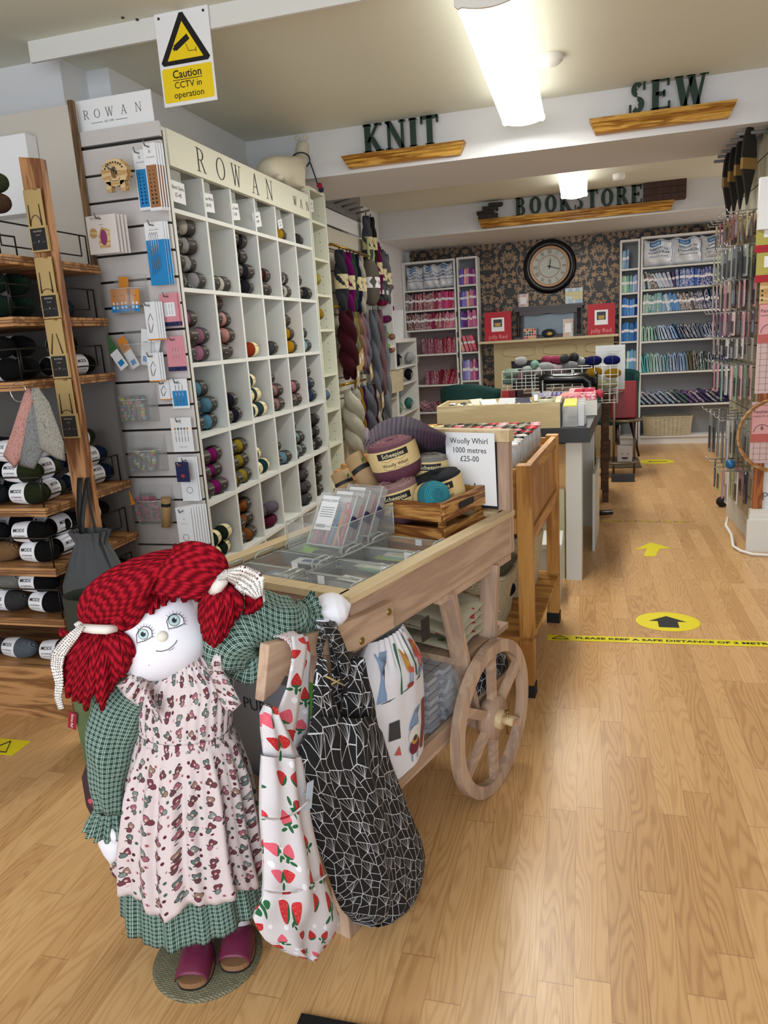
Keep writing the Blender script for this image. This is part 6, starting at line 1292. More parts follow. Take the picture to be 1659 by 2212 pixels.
# wheels
def wheel(v,s):
    B=K@basis((.619,v,.244),(1,0,0),None,(0,-s,0)); b=MB(B); R1,R2=.244,.206
    b.lathe([(R2,-.014),(R1,-.014),(R1,.014),(R2,.014),(R2,-.014)],56); b.sm=[False if False else True]*len(b.f)
    o=b.build('wheel',M_cwZ,ct); 
    for p in o.data.polygons: p.use_smooth=False
    for k in range(6):
        a=math.radians(30+60*k); MB(B).bar((.05*math.cos(a),.05*math.sin(a),0),((R2+.004)*math.cos(a),(R2+.004)*math.sin(a),0),.03,.02,up=(0,0,1)).build('spoke',M_cw,o)
    b=MB(B); b.lathe([(0,-.02),(.066,-.02),(.068,0),(.066,.02),(0,.02)],32); b.build('hub',M_cwZ,o)
    b=MB(B); b.lathe([(.03,.02),(.03,.035),(0,.035)],24); b.build('hub_cap',M_cwL,o)
    MB(B).cyl((0,0,.03),(0,0,.068),.013,14).build('axle_end',M_cwL,o); MB(B).cyl((.0,-.045,.05),(.0,.03,.05),.0035,8).cyl((0,.028,.05),(0,.034,.05),.008,6).build('axle_pin',M_bolt,o)
wheel(-.036,1); wheel(WC+.036,-1)
MB(K).cyl((.619,-.03,.244),(.619,WC+.03,.244),.013,12).build('axle',M_cwZ,ct)
# price sign at the back
t=thing('price_sign','white Woolly Whirl price sign leaning on the cart back frame','sign',cp(LC-.016,.125,.858)); t.rotation_euler=(0,0,crz); Q=wm(t)@Matrix.Rotation(-.03,4,'Y')
MB(Q).box(-.002,-.09,0,.0,.085,.235).build('sheet',M_paper,t)
b=MB(Q@basis((-.0024,0,0),(0,-1,0),None,(-1,0,0)))
for s_,z_,h_ in (('Woolly Whirl',.208,.026),('1000 metres',.178,.026),('£25-00',.150,.026),('Fine Art',.062,.026),('£20-00',.034,.026)): b.text(s_,h_,TR(0,z_,0),sx=.92,ext=.0003)
b.build('lettering',M_blk,t)
# ---------------------------------------------------------------- crate of yarn cakes
M_crt=wood('scorched orange pine','#c08c4c','#754520',axis=0,ring=5,rough=.5,scale=1.3); M_crtY=wood('scorched orange pine side','#c08c4c','#754520',axis=1,ring=5,rough=.5,scale=1.3)
u0,u1,v0,v1,z0,z1=.57,.845,.075,.41,.79,.925
cr=thing('wooden_crate','slatted orange-brown wooden crate of yarn cakes at the cart end','crate',cp((u0+u1)/2,(v0+v1)/2,.747)); cr.rotation_euler=(0,0,crz)
for v in (v0,v1-.012):
    MB(K).box(u0,v,z0+.075,u1,v+.012,z1+.0).build('slat',M_crt,cr,bevel=.001); MB(K).box(u0,v,.75,u1,v+.012,z0+.055).build('slat',M_crt,cr,bevel=.001)
for u in (u0,u1-.012):
    MB(K).box(u,v0+.012,z0+.075,u+.012,v1-.012,z1-.004).build('slat',M_crtY,cr,bevel=.001); MB(K).box(u,v0+.012,.75,u+.012,v1-.012,z0+.055).build('slat',M_crtY,cr,bevel=.001)
MB(K).box(u0+.012,v0+.012,.75,u1-.012,v1-.012,.758).build('crate_base',M_crt,cr)
for u in (u0+.012,u1-.03):
    for v in (v0+.012,v1-.03): MB(K).box(u,v,.758,u+.018,v+.018,z1-.005).build('corner_block',M_crt,cr)
b=MB(K@basis(((u0+u1)/2,v0-.0006,z1-.028),(1,0,0),None,(0,-1,0))); b.prism([(.04*math.copysign(1,math.cos(a))+.011*math.cos(a),.011*math.sin(a)) for a in [2*PI*k/20+.01 for k in range(20)]],0,.0004); b.build('hand_hole',M_blk,cr)
M_cakeband=plain('kraft yarn cake band','#d8bd86',.6)
def yarn_mat(name,c1,c2):
    """long colour change cake: rings of strands, hue shifting with height"""
    m,t,b=nt(name); tc=N(t,'ShaderNodeTexCoord'); sp=N(t,'ShaderNodeSeparateXYZ'); t.links.new(tc.outputs['Object'],sp.inputs[0])
    n=N(t,'ShaderNodeTexNoise',_Scale=12.0); t.links.new(tc.outputs['Object'],n.inputs[0])
    f=mth(t,'ADD',mth(t,'MULTIPLY',sp.outputs[2],9.0),mth(t,'MULTIPLY',n.outputs[0],.35)); base=ramp(t,f,[(.25,C(c2)),(.75,C(c1))])
    w=N(t,'ShaderNodeTexWave',bands_direction='Z',_Scale=120.0,_Distortion=2.5); t.links.new(tc.outputs['Object'],w.inputs[0])
    k=ramp(t,w.outputs[1],[(0,(.45,)*3),(.6,(1,)*3)]); mm=N(t,'ShaderNodeMix',data_type='RGBA',blend_type='MULTIPLY'); mm.inputs[0].default_value=1; t.links.new(base,mm.inputs[6]); t.links.new(k,mm.inputs[7]); t.links.new(mm.outputs[2],b.inputs['Base Color'])
    b.inputs['Roughness'].default_value=.9; bump(t,b,w.outputs[1],.8,.003); return m
def cake(lab,pos,r,h,rot,c1,c2,band=True,ang=PI):
    t=thing('yarn_cake',lab,'yarn cake',pos,rot=rot,group='yarn cakes in the wooden crate'); Q=wm(t)
    MB(Q).lathe([(0,.006),(r*.5,.0),(r*.9,.006),(r,.03),(r*1.01,h*.5),(r,h-.03),(r*.93,h-.008),(r*.5,h),(r*.18,h-.004),(r*.1,h-.02),(0,h-.02)],32).build('wound_yarn',yarn_mat('cake '+c1+c2,c1,c2),t)
    z0_,z1_=(h*.36,h*.86)
    b=MB(Q); b.lathe([(r*1.02,z0_),(r*1.035,(z0_+z1_)/2),(r*1.02,z1_)],40); b.build('paper_band',M_cakeband,t)
    def wrapz(bb,s,sz,zc,a0,sx=1):
        q=MB().text(s,sz,TR(0,0,0),sx=sx,off=.012); bb.add([((r*1.045)*math.cos(a0+v.x/r),(r*1.045)*math.sin(a0+v.x/r),zc+v.y) for v in q.v],q.f)
    a0=ang; b=MB(Q); b.mi=0; n=10; hw=.62
    b.add([((r*1.041)*math.cos(a0-hw+2*hw*k/n),(r*1.041)*math.sin(a0-hw+2*hw*k/n),z) for z in (z1_-.027,z1_-.006) for k in range(n+1)],[(k,k+1,n+2+k,n+1+k) for k in range(n)])
    b.mi=1; wrapz(b,'Scheepjes',.019,z1_-.017,a0,.95); b.mi=2; wrapz(b,'Woolly Whirl',.0145,z0_+.017,a0,1)
    for zz in (z0_+.004,z0_+.031): b.add([((r*1.04)*math.cos(a0-.5+1*k/n),(r*1.04)*math.sin(a0-.5+1*k/n),z+.003*math.cos((k-5)*1.2)) for z in (zz,zz+.001) for k in range(n+1)],[(k,k+1,n+2+k,n+1+k) for k in range(n)])
    b.build('band_print',[M_blk,M_crband,plain('brown band print','#5a4630',.6)],t); return t
fa=math.atan2(-1.4-.0,.35)   # prints face the shop front
def facing(loc): return math.atan2(-loc[1],-loc[0])
for lab,(u,v,z),r,h,rot,c1,c2 in (('mauve and wine yarn cake with kraft band, topmost in the crate',(.715,.315,.962),.08,.13,(.12,-.22,0),'#8c5a68','#7a3050'),
  ('mauve to plum yarn cake with kraft band, lower left in crate',(.655,.275,.838),.078,.13,(.1,-.2,0),'#b08a8c','#5c1c38'),
  ('black-blue yarn cake with kraft band, right in the crate',(.735,.165,.858),.076,.13,(.1,-.2,0),'#0e1420','#131a2a')):
    p=cp(u,v,z); cake(lab,p,r,h,rot,c1,c2,ang=facing(p))
p=cp(.628,.150,.925); t=thing('yarn_ball','small teal yarn ball with kraft band at the crate front corner','yarn ball',p,rot=(PI/2-.3,0,.6)); Q=wm(t)
MB(Q).lathe([(0,.055),(.02,.055),(.042,.045),(.048,.02),(.048,-.03),(.03,-.05),(0,-.05)],28).build('wound_yarn',yarn_mat('teal cake','#2a8fa0','#2a8fa0'),t); b=MB(Q); b.lathe([(.0492,-.028),(.0495,.008)],28); b.build('paper_band',M_cakeband,t)
b=MB(Q)
for k in range(9): a=1.0+k*.045; b.add([(.0497*math.cos(a),.0497*math.sin(a),-.02),(.0497*math.cos(a+.022),.0497*math.sin(a+.022),-.02),(.0497*math.cos(a+.022),.0497*math.sin(a+.022),0),(.0497*math.cos(a),.0497*math.sin(a),0)],[(0,1,2,3)])
b.build('barcode',M_blk,t,kind='stuff')
p=cp(.79,.245,.88); cake('clear wrapped pale yarn cake behind the black-blue one',p,.055,.15,(0,0,0),'#a8a49c','#8a8680',ang=facing(p))
# knitted shawl
M_shawl=bpy.data.materials.new('ribbed shawl'); M_shawl.use_nodes=True
def shawl_mat(m):
    t=m.node_tree; b=t.nodes['Principled BSDF']; tc=N(t,'ShaderNodeTexCoord'); sp=N(t,'ShaderNodeSeparateXYZ'); t.links.new(tc.outputs['UV'],sp.inputs[0])
    col=ramp(t,sp.outputs[0],[(0,C('#a08f99')),(.35,C('#8a7f8d')),(.55,C('#625a6c')),(.7,C('#563852')),(1,C('#44304a'))])
    w=mth(t,'MULTIPLY_ADD',mth(t,'SINE',mth(t,'MULTIPLY',sp.outputs[0],150.0)),.5,.5); w2=mth(t,'ABSOLUTE',mth(t,'SINE',mth(t,'MULTIPLY',sp.outputs[1],150.0)))
    h=mth(t,'MULTIPLY',w,mth(t,'MULTIPLY_ADD',w2,.5,.5)); mm=N(t,'ShaderNodeMix',data_type='RGBA',blend_type='MULTIPLY'); mm.inputs[0].default_value=1; t.links.new(col,mm.inputs[6]); t.links.new(ramp(t,h,[(0,(.4,)*3),(1,(1.2,)*3)]),mm.inputs[7]); t.links.new(mm.outputs[2],b.inputs['Base Color']); b.inputs['Roughness'].default_value=.95; bump(t,b,h,1,.006)
shawl_mat(M_shawl)
t=thing('knitted_shawl','ribbed grey to plum knitted shawl heaped behind the yarn cakes','shawl',cp(.76,.38,.84))
OUT=[(790,975,920),(800,935,1000),(820,915,990),(850,902,975),(880,902,960),(905,912,960),(925,924,970),(945,935,965),(962,945,958)]
def shp(u,v):
    k=u*(len(OUT)-1); i=min(int(k),len(OUT)-2); f=k-i; a,b_=OUT[i],OUT[i+1]; x=a[0]+(b_[0]-a[0])*f; y0=a[1]+(b_[1]-a[1])*f; y1=a[2]+(b_[2]-a[2])*f
    y=y0+(y1-y0)*v; return x,y
def shf(u,v):
    x,y=shp(u,v); uu=.80-.05*math.sin(PI*v)-.02*math.sin(9*u+4*v); P0=cp(uu,0,0); q=hit(x,y,(P0.x,P0.y),(-.9444,.3289)); return q
MB().grid(36,14,shf).build('knit_cloth',M_shawl,t,solid=.02,sub=1)
M_tub2=plain('kraft tube','#a98c66',.75); 
for k,(px0,py0,px1,py1,r_,lab) in enumerate(((818,1075,762,985,.033,'tall kraft cardboard tube with black band leaning beside the yarn cakes'),(765,1090,733,1020,.033,'short kraft cardboard tube lying at the left of cart end'))):
    P0=cp(.70,0,0); a=hit(px0,py0,(P0.x,P0.y),(-.9444,.3289)); c_=hit(px1,py1,(P0.x,P0.y),(-.9444,.3289)); d=(c_-a).normalized(); t=thing('cardboard_tube',lab,'tube',a); B=basis(a,d.orthogonal(),None,d); L=(c_-a).length
    MB(B).lathe([(0,0),(r_,0),(r_,L),(r_-.003,L),(r_-.003,L-.01),(0,L-.01)],24).build('tube_body',M_tub2,t); MB(B).lathe([(r_+.0004,L*.62),(r_+.0006,L*.72)],24).build('black_band',M_blk,t)
    b=MB(B); a0=0; qd=B.inverted()@Vector((0,0,1.4)); a0=math.atan2(qd.y,qd.x); b.add([((r_+.001)*math.cos(a0+.5+w),(r_+.001)*math.sin(a0+.5+w),L*z) for w,z in ((0,.72),(.35,.78),(.4,.86),(.1,.82))],[(0,1,2,3)]); b.build('green_leaf',plain('leaf print','#3c6e34',.6),t)
p=cp(.60,.47,.86); t=thing('yarn_ball','pale yellow cotton ball beside the kraft tubes','yarn ball',p); MB().ell(p,(.045,.05,.045),16,10,wob=.05,rnd=rnd).build('yarn',M_yarn,t,color=C('#c9c27c'))
# ---------------------------------------------------------------- acrylic trays
M_acr=glassy('clear acrylic','#e8ecec',.10,.04); M_acrE=plain('acrylic polished edge','#a9adaa',.1,spec=.9); M_acrE2=glassy('acrylic edge','#bcc2be',.7,.05)
def tray(u0,v0,u1,v1,lab,z=.768,h=.05):
    t=thing('acrylic_tray',lab,'tray',cp((u0+u1)/2,(v0+v1)/2,z),crz,'clear acrylic trays in the cart'); b=MB(K); e=.003
    b.box(u0,v0,z,u1,v1,z+e); b.box(u0,v0,z+e,u0+e,v1,z+h); b.box(u1-e,v0,z+e,u1,v1,z+h); b.box(u0+e,v0,z+e,u1-e,v0+e,z+h); b.box(u0+e,v1-e,z+e,u1-e,v1,z+h); b.build('tray_body',M_acr,t)
    MB(K).tube([(u0,v0,z+h),(u1,v0,z+h),(u1,v1,z+h),(u0,v1,z+h),(u0,v0,z+h)],.0022,6).build('polished_rim',M_acrE2,t)
    for v,s in ((v0,1),(v1,-1)):
        MB(K).tube([(u0+.02,v,z+h),(u0+.022,v+s*.004,z+h+.014),(u0+.034,v+s*.008,z+h+.02),(u1-.034,v+s*.008,z+h+.02),(u1-.022,v+s*.004,z+h+.014),(u1-.02,v,z+h)],.003,8).build('grip_handle',M_acrE2,t)
TRS=[]
for i,u in enumerate((.03,.155,.285,.415)):
    for j,(va,vb) in enumerate(((.035,.245),(.255,.465))): TRS.append((i,j,u,va,u+.12,vb)); tray(u,va,u+.12,vb,'clear acrylic tray, %s row from the handles, %s side of the cart'%(ORD[i],['wheel','shelving'][j]))
def flat(name,lab,u,v,z,L,w_,rz_,mat,cat='packet',h=.004,grp='packets in the acrylic trays',txt=None,stripe=None):
    t=thing(name,lab,cat,cp(u,v,z),crz+rz_,grp); Q=wm(t); MB(Q).box(-w_/2,-L/2,0,w_/2,L/2,h).build('packet_body',mat,t,bevel=.0008)
    b=MB(Q@basis((0,0,h),(0,-1,0),None,(0,0,1)))
    if stripe: b.prism([(-L*.35,-w_*.2),(L*.35,-w_*.2),(L*.35,w_*.2),(-L*.35,w_*.2)],.0001,.0006)
    if txt: b.mi=1; b.text(txt,w_*.5,TR(-L*.3,0,0),ext=.0009)
    if b.v: b.build('packet_print',[plain('stripe '+(stripe or '#333333'),stripe or '#333333',.4),M_blk],t)
    return t
def pen(lab,u,v,z,L,r_,rz_,c,cat='crochet hook',tip=None):
    t=thing('crochet_hook',lab,cat,cp(u,v,z),crz+rz_,'hooks and pens in the cart'); Q=wm(t); MB(Q).tube([(0,-L/2,r_),(0,L*.1,r_),(0,L*.4,r_),(0,L/2,r_)],[r_,r_,r_*.6,r_*.35],10).build('shaft',plain('hook '+c,c,.35),t)
    if tip: MB(Q).tube([(0,-L*.2,r_),(0,L*.0,r_)],r_*1.08,10).build('white_label',M_white,t)
flat('needle_packet','white packet with blue plastic needle, tray nearest the shelving',.34,.36,.773,.19,.05,.1,M_white,txt=None,stripe='#2a50a0')
flat('needle_packet','white packet with thick yellow hook in the first shelving-side tray',.085,.37,.773,.2,.045,-.05,M_white)
pen('thick yellow crochet hook lying in the first shelving-side tray',.085,.37,.780,.2,.007,-.05,'#e0b818',tip=1)
flat('needle_packet','white packet with blue end, nearest the cart front edge',.07,.13,.773,.2,.05,.05,M_white,txt='C')
pen('red crochet hook on a white packet near the front edge',.065,.12,.780,.15,.005,.1,'#c02a24')
flat('needle_packet','grey bubble packet in second wheel-side tray',.19,.16,.773,.17,.06,.02,plain('grey blister','#8b9290',.2))
flat('needle_packet','white packet with cable sketch in second wheel-side tray',.235,.13,.779,.17,.035,-.1,M_white,stripe='#5a6068')
pen('green striped crochet hook in the third wheel-side tray',.325,.13,.773,.19,.006,0,'#6aa07a')
flat('needle_packet','zebra patterned packet in the third wheel-side tray',.345,.14,.780,.2,.025,.0,plain('zebra packet','#c8d0b8',.4,noise=.6,nscale=120))
pen('dark magenta crochet hook in the third wheel-side tray',.375,.12,.777,.15,.005,.15,'#c03070')
flat('needle_packet','lime green packet in the fourth wheel-side tray',.455,.15,.773,.19,.03,.03,plain('lime packet','#a8c83a',.4,noise=.2,nscale=60),stripe='#58a8c0')
flat('needle_packet','white and lime packet at fourth wheel-side tray back',.49,.14,.773,.19,.03,.03,M_white,stripe='#b8d048')
flat('needle_packet','blue grey packet in the second shelving-side tray',.20,.36,.773,.18,.05,0,plain('blue grey packet','#6f8090',.3),stripe='#c8ccd0')
flat('needle_packet','pale packet in the fourth shelving-side tray',.47,.36,.773,.18,.05,0,plain('pale packet','#c8c8c4',.3),stripe='#5a9a60')
t=thing('starburst_card','lime green star shaped price card on the far tray edge','card',cp(.40,.455,.81),rot=(.7,0,crz-PI/2)); Q=wm(t); b=MB(Q); n=16; b.prism([((.055 if k%2 else .045)*math.cos(2*PI*k/n)*1.1,(.055 if k%2 else .045)*.8*math.sin(2*PI*k/n)) for k in range(n)],0,.0015); b.build('card_sheet',plain('lime card','#8fd02a',.5),t); MB(Q).text('£2.50',.03,TR(0,0,.0017)).build('price_print',M_blk,t)
for k,(u,v) in enumerate(((.02,.14),(.14,.2),(.27,.09),(.40,.10),(.54,.15),(.20,.34))): 
    t=thing('paper_tag','small white sticker on tray handle, %s from the cart front'%ORD[k],'sticker',cp(u,v,.80),crz,'white stickers on trays'); MB(wm(t)).box(0,-.011,-.004,.001,.011,.018).build('sticker',M_white,t)
# raised clear display with pink tool boxes
ub,vb,zb=.27,.235,.826; 
t=thing('acrylic_display','open clear acrylic box raised over the trays with tool sets','display box',cp(ub+.13,vb+.09,zb),crz); e=.003
b=MB(K); b.box(ub,vb,zb,ub+.27,vb+.185,zb+e); b.box(ub,vb,zb+e,ub+e,vb+.185,zb+.085); b.box(ub+.27-e,vb,zb+e,ub+.27,vb+.185,zb+.085); b.box(ub+e,vb,zb+e,ub+.27-e,vb+e,zb+.085); b.box(ub+e,vb+.185-e,zb+e,ub+.27-e,vb+.185,zb+.085); b.build('box_wall',M_acr,t)
b=MB(K)
for a in ((ub,vb),(ub+.27,vb),(ub+.27,vb+.185),(ub,vb+.185)): b.cyl((*a,zb),(*a,zb+.085),.002,6)
b.tube([(ub,vb,zb+.085),(ub+.27,vb,zb+.085),(ub+.27,vb+.185,zb+.085),(ub,vb+.185,zb+.085),(ub,vb,zb+.085)],.0015,6).tube([(ub,vb,zb),(ub+.27,vb,zb),(ub+.27,vb+.185,zb),(ub,vb+.185,zb),(ub,vb,zb)],.0018,6); b.build('polished_edge',M_acrE2,t)
M_case=glassy('clear case plastic','#eef0f4',.13,.1); M_lat=plain('purple latch','#27204e',.35)
for k in range(3):
    t=thing('tool_case','clear case of pink and blue hooks with purple latches, %s of three'%['front','middle','rear'][k],'case',cp(ub+.045+.065*k,vb+.092,zb+.008),group='tool cases in the acrylic display'); t.rotation_euler=(Matrix.Rotation(crz,3,'Z')@Matrix.Rotation(.60,3,'Y')).to_euler(); Q=wm(t)
    w_,h_,d_=.135,.165,.026
    MB(Q).box(0,-w_/2,0,.002,w_/2,h_).box(d_-.002,-w_/2,0,d_,w_/2,h_).box(.002,-w_/2,0,d_-.002,-w_/2+.002,h_).box(.002,w_/2-.002,0,d_-.002,w_/2,h_).box(.002,-w_/2,0,d_-.002,w_/2,.002).box(.002,-w_/2,h_-.002,d_-.002,w_/2,h_).build('case_shell',M_case,t)
    MB(Q).tube([(0,-w_/2+.004,.004),(0,w_/2-.004,.004),(0,w_/2-.004,h_-.004),(0,-w_/2+.004,h_-.004),(0,-w_/2+.004,.004)],.0022,6).build('case_rim',M_clrE,t)
    MB(Q).box(-.003,-w_/2-.008,h_*.42,d_+.003,-w_/2,h_*.42+.03).build('latch',M_lat,t,bevel=.002)
    b=MB(Q); b.box(-.001,-.005,.05,0,.055,.155); b.build('card_label',M_white,t)
    b=MB(Q@basis((-.0014,.025,0),(0,-1,0),None,(-1,0,0))); b.text('WOOLCRAFT',.011,TR(0,.14,0),ext=.0002)
    for j in range(5): b.box(-.024,.118-.007*j,0,.024,.1195-.007*j,.0003)
    for j in range(8): b.box(-.024+j*.004,.056,0,-.022+j*.004,.066,.0003)
    b.build('label_print',M_prt,t)
    for j,c in enumerate(('#d0408a','#7a2a5c','#d05868','#2a78a8','#d88848','#c04858')):
        MB(Q).cyl((.013,.05-.018*j,.008),(.013,.046-.018*j,.10 if j<3 else .125),.006,10,.003).build('hook_shaft',plain('hook '+c,c,.35),t)
    b=MB(Q)
    for j,(y,z_) in enumerate(((-.045,.02),(-.05,.035),(-.04,.03),(-.052,.014))): b.tube([(.013,y+.008*math.cos(a),z_+.01*math.sin(a)) for a in [2*PI*i/10 for i in range(11)]],.0022,5)
    b.tube([(.008,-.035,.11),(.008,-.028,.135),(.008,-.036,.142),(.008,-.044,.13),(.008,-.038,.115),(.008,-.036,.105)],.002,5); b.build('stitch_markers',plain('green marker' if k%2 else 'pink marker','#6fb070' if k%2 else '#c8506a',.4),t,kind='stuff')
# ---------------------------------------------------------------- under the cart
M_foam=plain('grey foam tile','#8f929a',.8); M_foam2=plain('pale foam tile','#a6a8b0',.8); M_grid=plain('dark grid line','#3a3d44',.7)
for k in range(11):
    z=.297+k*.0145
    u0_,u1_,v0_,v1_=.10+.012*(k%2),.50,.03+.004*(k%3),.42; t=thing('foam_tile','grey interlocking foam blocking tile, %s from bottom of cart stack'%ORD[k],'foam tile',cp(.3,.2,z),crz,'blocking tiles under the cart')
    pl=[]; n=9
    for i in range(n):
        a=u0_+(u1_-u0_)*i/n; w=(u1_-u0_)/n; o=.0 if i%2 else -.014; pl+=[(a+(.003 if i%2 else -.003),v0_+.014+o),(a+w+(-.003 if i%2 else .003),v0_+.014+o)]
    pl+=[(u1_,v1_),(u0_,v1_)]
    m_=n
    for i in range(m_):
        a=v1_-(v1_-v0_-.014)*i/m_; w=(v1_-v0_-.014)/m_; o=0 if i%2 else -.014; 
        if i<m_: pl+=[(u0_+o,a),(u0_+o,a-w)]
    seen=[]; 
    for p in pl:
        if not seen or (Vector(p)-Vector(seen[-1])).length>1e-4: seen.append(p)
    MB(K).prism(seen,z,z+.0135).build('tile',M_foam if k%2 else M_foam2,t)
    if k==10:
        b=MB(K)
        for i in range(10): b.box(u0_+.01+i*.04,v0_+.02,z+.0136,u0_+.0115+i*.04,v1_,z+.0139)
        for i in range(9): b.box(u0_+.01,v0_+.03+i*.042,z+.0136,u1_,v0_+.0315+i*.042,z+.0139)
        b.build('grid_print',M_grid,t)
t=thing('fabric_roll','black starburst fabric roll under the middle shelf','fabric',cp(.60,.2,.30)); M_slot_star=None
t_roll=t
t=thing('packet_stack','clear packets of strawberry oilcloth on the middle cart shelf','packet',cp(.68,.2,.476)); 
def oil(): 
    m,tt,b=nt('strawberry oilcloth packet'); tc=N(tt,'ShaderNodeTexCoord'); v=N(tt,'ShaderNodeTexVoronoi',_Scale=22.0); tt.links.new(tc.outputs['Object'],v.inputs[0]); s=mth(tt,'LESS_THAN',v.outputs['Distance'],.3); sp=N(tt,'ShaderNodeSeparateColor'); tt.links.new(v.outputs['Color'],sp.inputs[0])
    c=ramp(tt,sp.outputs[0],[(.0,C('#a83a34')),(.3,C('#5a7048')),(.5,C('#b0a890')),(1,C('#b0a890'))],'CONSTANT'); tt.links.new(mix(tt,s,C('#b0a890'),c),b.inputs['Base Color']); b.inputs['Roughness'].default_value=.15; n=N(tt,'ShaderNodeTexNoise',_Scale=18.0); tt.links.new(tc.outputs['Object'],n.inputs[0]); bump(tt,b,n.outputs[0],.7,.01); return m
M_oil=oil()
for k in range(4): MB(K).grid(12,8,lambda u,v:(.51+.06*(k%2)*.5+.27*u,.02+.36*v,.476+.035*(k+1)*(.5+.5*math.sin(PI*(.15+.7*u)))*(.6+.4*math.sin(PI*(.1+.8*v)))+.003*math.sin(20*u+k))).build('packet_sheet',M_oil,t,solid=.006)
t=thing('grey_box','blue grey box printed PURE under the cart handles','box',cp(-.0,.30,.30)); MB(K).box(-.05,.12,.298,.085,.44,.60).build('box_body',plain('blue grey card','#9298a4',.5),t); MB(K@basis((-.0508,.28,.52),(0,-1,0),None,(-1,0,0))).text('PURE',.045,TR(0,0,0),ext=.0003).build('lettering',plain('dark grey print','#22252c',.5),t)
MB(K).box(-.056,.03,.30,-.052,.118,.64).build('green_sheet',plain('green sheet','#3f8a1c',.5),thing('green_folder','bright green folder standing behind the black tote','folder',cp(-.054,.07,.30)))
t=thing('poly_bag','crumpled clear plastic bag beside the foam tiles','bag',cp(.47,-.0,.33)); b=MB(K); r=random.Random(8); b.ell((.50,.03,.37),(.06,.03,.075),14,10,wob=.22,rnd=r); b.build('film',glassy('crumpled film','#c8ccd0',.28,.12),t)
# gnome fabric drawstring bag
M_gn=plain('white cotton','#dcdce4',.85,bmp=.15,nscale=40)
t=thing('gnome_bag','white drawstring bag printed with gnomes under the cart','bag',cp(.12,.02,.30)); gu0,gu1=-.03,.30
def gf(u,v,s=1): 
    z=.335+.355*v; hw=.155*(1-.30*max(0,v-.72)/.28*1.6 if v>.72 else 1)*(.92+.08*math.sin(PI*min(1,v*1.4))); pl=1+ (.12*math.sin(u*60) if v>.8 else .02*math.sin(u*23))
    x=.135+.02*v+(2*u-1)*hw; th=.062*math.sin(PI*min(1,max(0,u)))**.5*(1-.6*max(0,v-.75)/.25)*pl
    return (x,.02-s*th,z)
b=MB(K); b.grid(40,20,lambda u,v:gf(u,v,1)); b.grid(40,20,lambda u,v:gf(1-u,v,-1)); b.build('bag_body',M_gn,t,sub=1)
def onb(b,mi,pts,z=.0015):
    b.mi=mi; vs=[]; n=len(pts)
    c=(sum(p[0] for p in pts)/n,sum(p[1] for p in pts)/n); ring=[]
    for f in (.0,.5,1):
        for p in pts: ring.append((c[0]+(p[0]-c[0])*f,c[1]+(p[1]-c[1])*f))
    vs=[]
    for (x,y) in ring: q=gf(x,y,1); vs.append((q[0],q[1]-z*2,q[2]))
    b.add(vs,[(f*n+i,f*n+(i+1)%n,(f+1)*n+(i+1)%n,(f+1)*n+i) for f in range(2) for i in range(n)],smooth=True)
GM=[plain('gnome '+c,c,.7) for c in ('#7d95b4','#8a3a2a','#d8d4d0','#b8863c','#2f5a44','#6a2038','#3a3c40','#c05848')]
b=MB(K); E=lambda cx_,cy_,rx,ry,n=14:[(cx_+rx*math.cos(2*PI*k/n),cy_+ry*math.sin(2*PI*k/n)) for k in range(n)]
onb(b,1,[(.70,.08),(.78,.06),(.84,.2),(.84,.42),(.76,.42),(.76,.25)]); onb(b,0,[(.50,.30),(.66,.30),(.64,.38),(.72,.42),(.60,.42),(.53,.36)],.0018); onb(b,2,E(.58,.25,.09,.06),.002); onb(b,5,E(.58,.16,.085,.06),.0022); onb(b,3,E(.58,.205,.05,.03),.0024); onb(b,6,E(.58,.22,.03,.02),.0026)
for x in (.53,.62): onb(b,0,[(x,.05),(x+.02,.05),(x+.02,.11),(x,.11)],.0018)
onb(b,6,[(.25,.32),(.38,.30),(.37,.44),(.26,.45)]); onb(b,7,[(.30,.20),(.38,.17),(.36,.25)]); onb(b,6,[(.02,.60),(.98,.62),(.98,.628),(.02,.608)],.0018)
onb(b,0,[(.14,.62),(.24,.62),(.21,.85),(.26,.93),(.08,.93),(.17,.85)]); onb(b,4,[(.40,.61),(.42,.61),(.43,.95),(.41,.95)]); onb(b,3,[(.50,.75),(.58,.73),(.6,.86),(.5,.9)],.0018); onb(b,7,[(.52,.73),(.6,.71),(.6,.75),(.52,.77)],.002)
for x in (.53,.57): onb(b,0,[(x,.64),(x+.018,.64),(x+.022,.74),(x+.005,.74)],.0018)
onb(b,1,E(.54,.635,.05,.018),.002); onb(b,7,[(.72,.78),(.86,.74),(.86,.88),(.76,.92)],.0018); onb(b,3,E(.80,.86,.06,.05),.002); onb(b,2,E(.78,.95,.06,.04),.002)
for x in (.76,.82): onb(b,7,[(x,.67),(x+.018,.67),(x+.018,.77),(x,.77)],.0018)
onb(b,0,[(.71,.63),(.88,.65),(.86,.69),(.73,.68)],.002); onb(b,4,[(.66,.66),(.68,.66),(.69,.98),(.67,.98)]); onb(b,5,E(.92,.30,.03,.08))
b.build('gnome_print',GM,t); MB(K).box(.20,-.062,.66,.235,-.058,.72).build('black_tag',M_blk,t)
